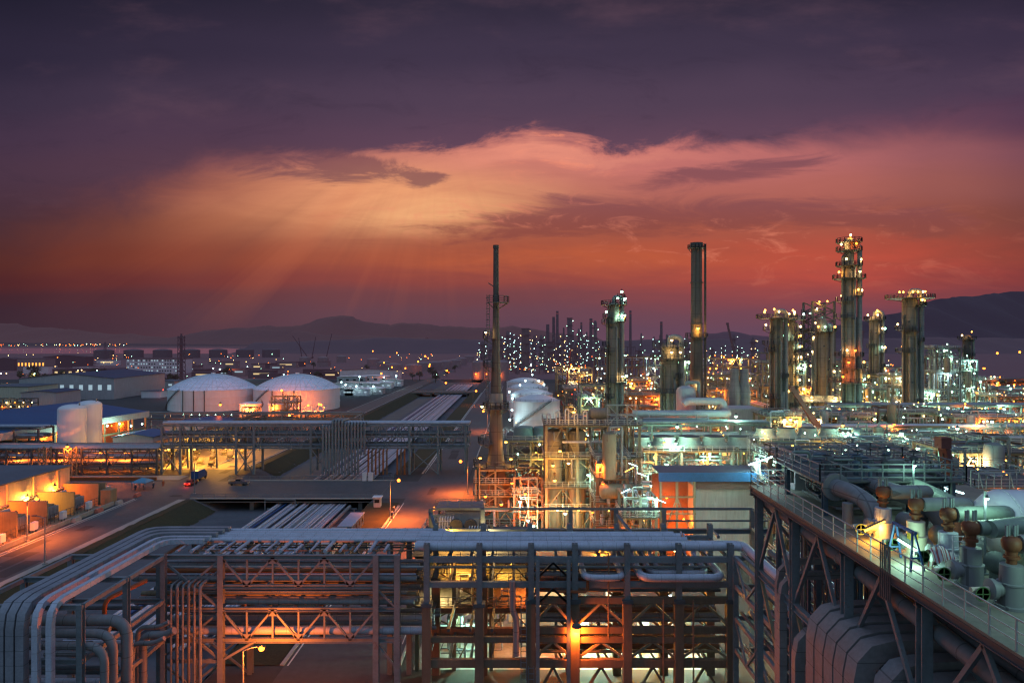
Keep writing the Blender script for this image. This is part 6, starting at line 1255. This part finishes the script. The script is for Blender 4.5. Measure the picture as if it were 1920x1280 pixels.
# air coolers
def cooler(label, x0, x1, y0, y1, zt, nf, m, seed, fan_r, kinds=('white','white','yellow'), pw=1300, nl=10, npipe=20, nx=6):
    f = steel_frame('green steel frame standing under the fans %s' % ' '.join(label.split()[:8]), x0, x1, y0, y1, [zt*.36, zt*.66, zt], nx, 2, m, cat='cooler frame', decks=(1,2), npipe=npipe, seed=seed, rsp=1.6, cw=.55, pm=(GREEN,CLADD,OLIVE,CLAD))
    for i in range(nf):
        x = x0+(x1-x0)*(i+.5)/nf; y = (y0+y1)/2; tt = thing('air_cooler_fan', 'pale bell shaped fan, %s from left %s' % (('first','second','third','fourth','fifth','sixth','seventh','eighth')[i], ' '.join(label.split()[:8])), 'cooler fan', (x,y,zt+.4), None); b = zt+.5
        part('bell', MB().lathe([(fan_r*1.25,b),(fan_r*1.1,b+.5),(fan_r*.95,b+1.3),(fan_r*.9,b+1.9),(fan_r*.96,b+2.4),(fan_r*.92,b+2.42),(fan_r*.86,b+1.9)],(x,y,0),26), mat('fan_bell', (.34,.37,.33), .6, rust=.2), tt)
        part('guard', MB().lathe([(fan_r*.9,b+2.45),(0,b+2.6)],(x,y,0),18), STEELD, tt); part('motor', MB().cyl((x,y,b+.1),.5,1.2,10), STEELD, tt)
    lamps_on(x0, x1, y0-.5, [zt*.36,zt*.66,zt*.98,zt+3.2], nl, kinds, pw, label.replace('on the','the')[:60], seed); return f
cooler('on the front air cooler bank behind the blue roofed shed', PX(1180,158), PX(1420,158), 157, 167, 14.4, 5, GREEN, 51, 2.7, nl=14)
cooler('on the second air cooler bank right of the front one', PX(1425,176), PX(1590,176), 176, 185, 14, 4, GREEN, 52, 2.4)
cooler('on the far air cooler bank before the pale column', PX(1505,300), PX(1600,300), 300, 310, 12.5, 4, OLIVE, 53, 2.6, kinds=('yellow','warm'), pw=1800, nl=8, npipe=8, nx=4)
# big grey duct with U bend and its steel stand
solo('exhaust_duct', MB().tube([(PX(1186,200),200,PZ(776,200)),(PX(1368,200),200,PZ(776,200)),(PX(1368,200),206,PZ(776,200)),(PX(1368,200),206,PZ(752,206)),(PX(1290,206),206,PZ(752,206)),(PX(1282,206),206,PZ(752,206)-1)],1.15,16,2.6,6), GREYW, 'huge grey duct with a U bend in front of the thick chimney', 'duct')
vvessel(PX(1286,212), 212, 8, 3.0, 18, GREYW, 'pale grey conical topped vessel at the end of the huge grey duct')
steel_frame('steel stand with four bands of pipes under the huge grey duct', PX(1180,199), PX(1358,199), 196, 203, [6,12,15.5,17.3], 5, 2, GREEN, decks=(), npipe=24, seed=55, pm=(CLAD,CLADD,GREYW,STEEL))
pipe_rack('long pipe rack with pale pipes in front of the huge grey duct', PX(1112,190), PX(1440,190), 189, 194, [10,13.5,16.6], 8, GREEN, per=8, seed=56, bracebay=2, rr=(.2,.3,.4), pm=(CLAD,GREYW,CLADD))
solo('side_box', MB().bb(PX(1368,215),PX(1425,215),215,226,0,18).bb(PX(1366,215),PX(1427,215),214.6,226.4,18,18.5), GREYW, 'pale boxy structure right of the U bend of the huge duct', 'structure')
for i, px in enumerate((1377,1395)): solo('short_stack', MB().lathe([(2.2,14),(2.2,22),(1.5,26),(1.5,30),(1.2,30)],(PX(px,240),240,0),18), CLADD, ('left','right')[i]+' stubby grey stack behind the pale boxy structure', 'stack')
# generated blocks of plant
BL = [ # label, px0, px1, Y, depth, zs, kinds, mat, n lamps
 ('green lit frame right of the second cooler bank', 1600,1700,165,12,[5,10,14.5],('white','yellow'),GREEN,10),
 ('brown lit frame at the right edge behind the crane boom', 1800,1935,120,14,[5,10.5,15.5,20],('yellow','warm','white'),OLIVE,14),
 ('dark frame with pale pipes behind the blue walkway', 1470,1600,112,14,[5,10,15,19.5],('white','yellow','orange'),GREEN,9),
 ('dark frame full of drums left of the crane boom', 1620,1745,112,14,[5,10,15,20.5],('yellow','white'),OLIVE,10),
 ('green frame under the tallest column', 1520,1640,215,14,[6,11,16],('white','yellow','warm'),GREEN,12),
 ('green frame beneath the broad topped column', 1650,1780,225,14,[6,11,16],('white','white','warm'),GREEN,12),
 ('green frame with bright lamps at the far right', 1790,1930,215,16,[6,11,15.5],('white','yellow','orange'),GREEN,14),
 ('orange lit frame below the short fat column', 1180,1262,270,14,[6,12,18],('orange','orange','warm'),RUSTY,12),
 ('frame at the foot of the brown column', 1090,1178,285,14,[6,11,16,21],('warm','yellow','white'),OLIVE,12),
 ('frame between the thick chimney and the pair of columns', 1330,1420,300,14,[6,12,18,24],('warm','orange','white'),OLIVE,14),
 ('frame behind the pair of columns', 1430,1510,320,14,[6,12,18,24,29],('white','warm','yellow'),OLIVE,14),
 ('frame behind the tallest column', 1550,1640,370,16,[7,14,20,27],('white','warm'),GREEN,14),
 ('lit frame right of the slim grey column', 1640,1700,380,14,[7,14,20],('white','white','warm'),GREEN,10),
 ('tall dark open tower frame with green white lamps at the far right', 1755,1800,330,12,[8,16,24,32,36],('white','white','cyan'),STEELD,16),
 ('tall dark open frame right of the tower frame', 1800,1832,345,12,[8,16,24,30],('white','white'),STEELD,12),
 ('orange starred frame at the right edge', 1830,1870,340,12,[7,14,20],('white','orange','warm'),STEELD,8),
 ('wide compressor hall frame with rows of green white windows behind the brown column', 1120,1250,480,20,[7,14,21,28],('white','cyan','white'),RUSTY,26),
 ('frame left of the compressor hall', 1045,1110,440,20,[6,12,18,22],('warm','yellow','orange'),OLIVE,16),
 ('low lit frame between the cool lit tanks and the compressor hall', 1060,1130,360,16,[5,10,14],('warm','orange','red'),OLIVE,10),
 ('far frame left of the thick chimney', 1255,1300,520,18,[8,16,24],('warm','white'),OLIVE,12),
 ('far frame right of the thick chimney', 1322,1420,480,20,[7,14,21,27],('warm','orange','white','yellow'),OLIVE,20),
 ('far frame left of the lattice tower', 1440,1515,520,20,[8,16,24,30],('white','warm'),OLIVE,16),
 ('far frame right of the lattice tower', 1555,1630,520,20,[8,16,24],('white','warm'),OLIVE,14),
 ('far frame behind the broad topped column', 1650,1745,500,20,[8,15,20],('white','white','orange'),GREEN,14),
 ('low far rack frame at the right edge lit orange', 1850,1960,470,20,[5,10,13],('orange','orange','warm'),RUSTY,8),
 ('dim frame left of the second cooler bank', 1440,1500,200,12,[6,12,17.5],('yellow','warm'),OLIVE,8),
 ('frame with domed equipment at the far right middle', 1700,1790,165,14,[5,10,14],('white','yellow','white'),GREEN,10),
 ('low frame just behind the upper walkway', 1500,1610,84,10,[6,11,16,21,24.5],('white','yellow'),GREEN,7),
 ('low frame behind the crane boom carrier', 1700,1800,96,12,[6,11,16,20.5],('yellow','white','orange'),OLIVE,9),
 ('frame far right behind the drum', 1830,1990,92,14,[6,11,16,20],('yellow','orange','white'),OLIVE,12),
 ('narrow frame left of the blue roofed shed', 1120,1176,128,10,[5,9.5,14,17.5],('orange','yellow'),RUSTY,9),
 ('frame under the front air coolers at their left', 1110,1190,165,12,[5,10,15],('yellow','warm','white'),OLIVE,9),
 ('long low frame before the thick chimney', 1290,1430,228,12,[5,10,15],('yellow','orange','warm'),OLIVE,12),
 ('frame between the tallest column and the slim grey column', 1600,1660,300,12,[6,12,18],('white','yellow'),GREEN,10),
 ('frame between the slim grey and broad topped columns', 1650,1700,320,12,[6,12,18,23],('white','warm'),OLIVE,10),
 ('frame right of the broad topped column', 1725,1760,300,12,[6,12,17],('white','yellow'),GREEN,9),
 ('low frame at the far right under the hill', 1870,1960,300,14,[6,11,15],('white','orange','warm'),OLIVE,9),
 ('frame left of the short fat column', 1170,1225,330,14,[7,14,20],('orange','warm','yellow'),RUSTY,12),
 ('frame just right of the thick chimney', 1325,1375,360,14,[7,14,21],('warm','yellow','orange'),OLIVE,12),
 ('low frame before the brown column', 1075,1170,222,12,[5,9.5,13],('yellow','orange','warm'),OLIVE,10),
 ('dense low frame in the right middle', 1560,1700,188,12,[5,9,13],('white','yellow','white'),GREEN,12),
 ('dense low frame further right in the middle', 1710,1830,190,12,[5,9,13],('white','yellow','orange'),OLIVE,12),
 ('yellow lit frame at the right edge', 1840,1945,165,16,[5,10,15],('yellow','white','orange'),OLIVE,12),
]
for i, (lab, pa, pb, Y, dp, zs, kinds, m, nl) in enumerate(BL):
    xa, xb = PX(pa,Y), PX(pb,Y); nx = max(2, min(7, round((xb-xa)/(4.6 if Y < 260 else 6.5))+1)); lab = lab
    steel_frame('open steel '+lab, xa, xb, Y, Y+dp, zs, nx, 2, m, decks=tuple(range(len(zs))) if Y < 250 else tuple(range(0,len(zs),2)), npipe=64 if Y < 260 else 30 if Y < 400 else 12, seed=100+i, rsp=2.0+Y*.004, cw=.45+.0006*Y, bw=.34+.0006*Y, rails=Y < 400, pm=None)
    lamps_on(xa, xb, Y, zs+[2.5], nl, kinds, 2400+Y*8, 'the '+' '.join(lab.split(' with ')[0].split(' behind ')[0].split()[:8]), 300+i)
    r_ = random.Random(500+i)
    for k in range(3 if Y < 300 else 2):
        x = r_.uniform(xa+2,xb-2); z = r_.choice([0.0]+[q+.35 for q in zs[:-1]]); nth = ('first','second','third')[k]
        if r_.random() < .5: vvessel(x, Y-.8-r_.random(), z, r_.uniform(.8,1.6), r_.uniform(5,9), r_.choice((COLUMN,CLADD,OLIVE,CLADD)), 'upright vessel, '+nth+' in the '+' '.join(lab.split()[:11]))
        else: hvessel(x, Y-1.2, z, r_.uniform(.8,1.5), r_.uniform(3,6), r_.choice((COLUMN,CLADD,OLIVE,CLADD)), 'lying drum, '+nth+' in the '+' '.join(lab.split()[:11]))
RK = [('long pipe rack before the tall columns', 1440,1960,205,[7,10.5,13.5],GREEN,'x'),('long pipe rack crossing behind the tall columns', 1440,1960,352,[7,11,14],STEEL,'x'),('long pale topped pipe rack crossing at the right, middle', 1560,1960,256,[8,11.5,15.2],GREEN,'x'),('wide pipe rack at the foot of the brown column', 1060,1440,240,[5,8.5,11.5],GREEN,'x'),('far low pipe rack at the right edge under the hill', 1800,2000,400,[8,12],STEEL,'x'),('low pipe rack behind the dark frames at the right', 1430,1960,140,[5,8.5,12],GREEN,'x'),('pipe rack behind the blue roofed shed', 1180,1440,146,[4.5,8],OLIVE,'x')]
for i, (lab, pa, pb, Y, zs, m, ax) in enumerate(RK): pipe_rack(lab, PX(pa,Y), PX(pb,Y), Y, Y+6, zs, 9, m, per=7, seed=700+i, bracebay=2, rr=(.2,.3,.42), cw=.5); lamps_on(PX(pa,Y), PX(pb,Y), Y, [zs[0],zs[-1],zs[-1]+2], 12, ('white','yellow','white','orange'), 3400, 'the '+' '.join(lab.split()[:8]), 720+i)
for k, (lab, X0, ya, yb) in enumerate((('lilac topped pipe rack receding right of the cool lit tanks',28,300,520),('pipe rack receding between the brown column and the duct',52,250,430),('pipe rack receding toward the pair of columns',96,210,420),('pipe rack receding left of the broad topped column',150,240,420),('pipe rack receding near the right dark frames',62,96,160))):
    pipe_rack(lab, X0, X0+8, ya, yb, [6,9.5,12.6] if k else [6,10,13], 11, STEEL if k == 0 else GREEN, axis='y', per=8, seed=740+k, bracebay=3, rr=(.2,.3,.4), cw=.55)
solo('pale_pipe', MB().tube([(PX(1770,270),270,PZ(773,270)),(PX(1900,270),270,PZ(773,270))],.95,12), CLAD, 'long thick pale pipe lit warm at the right under the broad topped column', 'pipe')
solo('curved_header', MB().tube([(PX(1467,266),266,20),(PX(1467,266),266,PZ(795,266)),(PX(1530,266),264,PZ(795,264)),(PX(1535,264),264,2)],1.0,12,3,6), CLADD, 'thick downcomer that turns level at the foot of the pair of columns', 'pipe')
for i in range(10):
    y = 128+i*21; x = 40+(i*37) % 90; x = min(x, y*.66); hvessel(x, y, 0, 1.6, 8, (CLAD,COLUMN,CREAM)[i % 3], 'lying drum on the plant floor, %s nearest' % ('first','second','third','fourth','fifth','sixth','seventh','eighth','ninth','tenth')[i])
for px, py, Y, pw in ((1378,707,425,15000),(1404,713,420,15000),(1187,740,300,9000),(1187,727,310,9000),(1218,713,330,9000),(1217,708,400,8000),(1516,774,300,4000),(1832,736,336,9000),(1694,797,250,3000),(1845,690,420,6000),(1870,662,480,8000),(1912,660,480,8000),(953,716,560,5000),(1280,795,200,2000),(1283,883,150,3000)): lamp(PX(px,Y), Y, PZ(py,Y), 'orange', pw, .4+.0008*Y, 'the plant, larger than the rest')
for px, py, Y in ((1447,884,105),(1540,810,190),(1600,817,185),(1690,812,175),(1795,803,190),(1860,790,200),(1790,917,100),(1640,858,118),(1870,935,95),(1895,930,95),(1380,780,190),(1215,835,160),(1100,800,170),(1765,882,115),(1900,900,120),(1490,790,230),(1560,760,300),(1630,770,250),(1735,760,260),(1805,770,240),(1880,760,260),(1850,830,150),(1720,840,140),(1580,850,130),(1500,870,112),(1420,860,120),(1330,850,165),(1270,800,180),(1250,870,150)): lamp(PX(px,Y), Y, PZ(py,Y), 'white', 2800, .24+.001*Y, 'the middle of the plant, bright cool')
# scaffolds: fine tube lattices against the process units
def scaffold(label, x, y, z, w, d, h):
    mb = MB(); nx = max(2, int(w/1.8)); nz = max(2, int(h/1.9)); tk = .05+.00045*y
    for yy in (y, y+d):
        for i in range(nx+1): mb.bar((x+w*i/nx,yy,z),(x+w*i/nx,yy,z+h),tk)
        for k in range(1, nz+1): mb.bar((x,yy,z+h*k/nz),(x+w,yy,z+h*k/nz),tk)
    for i in range(0, nx, 2): mb.bar((x+w*i/nx,y,z),(x+w*(i+1)/nx,y,z+h*.5),tk); mb.bar((x+w*(i+1)/nx,y,z+h*.5),(x+w*i/nx,y,z+h),tk)
    t = thing('scaffold', label, 'scaffold', (x,y,z)); part('tubes', mb, RAILM, t); part('boards', MB().bb(x,x+w,y+.1,y+d-.1,z+h*.5,z+h*.5+.06).bb(x,x+w*.6,y+.1,y+d-.1,z+h*.98,z+h*.98+.06), CLADD, t)
for lab, px, Y, z, w, h in (('left of the dark vessel',1108,136,0,3.4,20),('on the rusty process frame roof at right',1140,139,22.8,6,4),('beside the furnace',975,138,0,3.5,12),('at the left end of the front air coolers',1172,155,0,4,16),('in the middle of the front air coolers',1290,155,0,7,12),('at the right end of the front air coolers',1405,155,0,5,18),('behind the far corner of the deck',1462,104,0,7,20),('behind the upper walkway',1585,100,6,8,15),('left of the red crane boom',1700,90,8,6,14),('right of the red crane boom',1835,88,8,8,15),('under the pair of columns',1440,235,0,8,16),('under the tallest column',1575,210,0,10,15),('under the broad topped column',1690,220,0,10,15),('at the right edge near the long pale pipe',1850,205,0,10,15),('before the second cooler bank',1500,160,0,9,15),('in the right middle of the plant',1650,150,0,9,16),('far right in the middle of the plant',1770,150,0,9,16),('at the far right edge of the plant',1890,150,0,8,17),('at the foot of the short fat column',1235,262,0,9,18),('at the foot of the thick chimney',1325,256,0,8,16)):
    scaffold('fine tube scaffold '+lab, PX(px,Y), Y, z, w, 1.5, h)
# cranes
def boom(label, a, b, w, m, base=True, name='crane'):
    t = thing(name, label, 'crane', a); A, B = Vector(a), Vector(b); M_ = A.lerp(B,.55)
    part('boom', MB().bar(A,M_,w*1.15,w*1.3).bar(M_,B,w*.8,w*.95), m, t); part('boom_head', MB().box(tuple(B),(w*1.05,w*1.2,w*1.1)), m, t)
    if base: part('carrier', MB().box((a[0],a[1],a[2]-1.5),(4,7,2.2)), m, t); part('counterweight', MB().box((a[0]+1,a[1]+3,a[2]+.4),(2.6,2,1.5)), m, t); part('hook_line', MB().bar(B,B-Vector((0,0,6)),.08), BLACK, t)
    return t
BOOMM = mat('boom_dark_red',(.17,.055,.045),.5)
boom('dark red crane boom leaning left behind the blue walkway', (PX(1806,74),74,18), (PX(1768,71),71,PZ(829,71)), 1.0, BOOMM); boom('dark crane boom leaning left in front of the tallest column', (PX(1560,204),204,8), (PX(1485,204),204,PZ(728,204)), 1.25, BOOMM)
boom('distant crane boom between the thick chimney and the pair of columns', (PX(1392,520),520,3), (PX(1364,520),520,PZ(607,520)), 1.5, HAZED); boom('short red crane boom in front of the far plant', (PX(1058,420),420,3), (PX(1070,420),420,PZ(655,420)), .7, mat('crane_red',(.35,.05,.04),.5)); boom('dark crane boom right of the tallest column', (PX(1604,440),440,3), (PX(1618,440),440,PZ(622,440)), 1.2, HAZED)
for i, (pa, pb, pt) in enumerate(((577,549,630),(585,592,632),(612,622,626),(566,560,634))):
    boom(('distant thin crane leaning left on the shoreline','distant thin crane leaning right on the shoreline','distant thin crane rising right on the shoreline','shortest distant thin crane on the shoreline')[i], (PX(pa,1500),1500,3), (PX(pb,1500),1500,PZ(pt,1500)), 1.3, HAZED)
# ------------------------------------------------------------------ far plant skyline
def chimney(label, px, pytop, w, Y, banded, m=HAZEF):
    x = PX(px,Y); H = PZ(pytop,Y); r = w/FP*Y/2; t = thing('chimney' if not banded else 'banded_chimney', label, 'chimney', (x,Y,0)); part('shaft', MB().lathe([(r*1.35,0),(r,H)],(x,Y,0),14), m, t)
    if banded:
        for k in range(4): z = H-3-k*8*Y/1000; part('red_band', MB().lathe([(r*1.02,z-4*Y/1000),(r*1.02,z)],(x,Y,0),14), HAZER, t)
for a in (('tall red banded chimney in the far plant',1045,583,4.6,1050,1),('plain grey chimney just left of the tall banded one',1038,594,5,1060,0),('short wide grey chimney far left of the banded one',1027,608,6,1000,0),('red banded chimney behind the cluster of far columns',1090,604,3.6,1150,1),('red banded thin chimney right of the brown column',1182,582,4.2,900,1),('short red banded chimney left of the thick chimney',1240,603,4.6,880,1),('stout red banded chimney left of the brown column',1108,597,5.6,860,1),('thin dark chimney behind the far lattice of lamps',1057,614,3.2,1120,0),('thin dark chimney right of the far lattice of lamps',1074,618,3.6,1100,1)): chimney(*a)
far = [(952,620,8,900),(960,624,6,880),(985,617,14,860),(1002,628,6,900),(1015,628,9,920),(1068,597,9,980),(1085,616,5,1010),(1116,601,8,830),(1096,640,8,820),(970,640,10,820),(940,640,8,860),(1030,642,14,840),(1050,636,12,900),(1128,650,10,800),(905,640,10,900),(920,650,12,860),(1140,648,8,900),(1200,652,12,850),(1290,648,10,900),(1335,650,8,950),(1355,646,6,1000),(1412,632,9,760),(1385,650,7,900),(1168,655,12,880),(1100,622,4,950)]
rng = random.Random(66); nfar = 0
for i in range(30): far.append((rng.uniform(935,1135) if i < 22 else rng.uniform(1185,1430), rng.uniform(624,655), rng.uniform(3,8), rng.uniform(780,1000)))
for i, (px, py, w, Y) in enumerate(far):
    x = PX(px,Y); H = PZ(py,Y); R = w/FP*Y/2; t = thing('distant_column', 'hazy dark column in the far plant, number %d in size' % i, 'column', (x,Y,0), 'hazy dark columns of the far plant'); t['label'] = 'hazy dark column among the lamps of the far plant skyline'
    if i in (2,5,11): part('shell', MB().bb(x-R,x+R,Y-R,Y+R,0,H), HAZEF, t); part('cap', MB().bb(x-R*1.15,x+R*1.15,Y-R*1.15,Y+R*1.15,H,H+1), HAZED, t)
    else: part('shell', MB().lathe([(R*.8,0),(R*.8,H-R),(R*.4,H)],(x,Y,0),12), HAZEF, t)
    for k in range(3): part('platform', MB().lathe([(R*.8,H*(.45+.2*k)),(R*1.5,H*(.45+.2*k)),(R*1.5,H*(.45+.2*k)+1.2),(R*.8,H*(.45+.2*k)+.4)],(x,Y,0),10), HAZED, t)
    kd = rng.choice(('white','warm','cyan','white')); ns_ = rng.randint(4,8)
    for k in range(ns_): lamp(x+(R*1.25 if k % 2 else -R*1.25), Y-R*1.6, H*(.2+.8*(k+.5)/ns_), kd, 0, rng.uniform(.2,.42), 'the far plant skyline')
for i in range(12):
    pa = 905+i*24; Y = 760+(i*53) % 160; xa, xb = PX(pa,Y), PX(pa+22,Y); steel_frame('hazy far plant frame', xa, xb, Y, Y+16, [8,16,22+(i % 3)*5], 3, 2, HAZEF, decks=(1,), rails=False, cw=1.0, bw=.9, brace=False, name='distant_steelwork', group='hazy frames of the far plant')['label'] = 'hazy open frame sprinkled with lamps in the far plant'
for i in range(4):
    storage_tank('hazy tank lit orange beside the far plant, '+('far left','left','right','far right')[i], PX((898,918,942,1212)[i],700), 700, 7, 18, 2, HAZET, None, band=False, stair=False, n=20, name='distant_tank'); lamp(PX((892,912,936,1206)[i],690), 690, 6, 'orange', 5000, .6, 'the hazy tanks beside the far plant')
# all the rest of the countless tiny lights: one object per colour
for kd, n, sd_ in (('white',110,1),('warm',130,2),('cyan',30,3),('orange',90,4)):
    r_ = random.Random(sd_*7+1); mb = MB()
    for i in range(n):
        if i % 4 != 3: Y = r_.uniform(760,1050); px = min(1150, max(895, r_.gauss(1030,70))); z = 20*r_.random()**1.5+2
        else: Y = r_.uniform(520,900); px = r_.uniform(1180,1760); z = 30*r_.random()**1.6+2
        r = .00042*Y*r_.uniform(.6,1.25); x = PX(px,Y); mb.lathe([(0,-r),(r,0),(0,r)],(x,Y,z),5)
    o = link('distant_lights', mb.mesh('distant_lights', EM[kd])); o['kind'] = 'stuff'
for kd, n, sd_ in (('warm',80,1),('white',50,2),('orange',110,3)):
    r_ = random.Random(sd_*17+1); mb = MB()
    for i in range(n):
        a = i % 3
        if a == 0: Y, px, z = r_.uniform(4300,5000), r_.uniform(0,240) if r_.random() < .8 else r_.uniform(480,900), r_.uniform(2,16)
        else: Y, px, z = r_.uniform(560,1500), r_.uniform(0,900), r_.uniform(3,13)
        r = .00034*Y*r_.uniform(.5,1.3); mb.lathe([(0,-r),(r,0),(0,r)],(PX(px,Y),Y,z),5)
    o = link('distant_lights', mb.mesh('distant_lights', EM[kd])); o['kind'] = 'stuff'

finish_lamps()
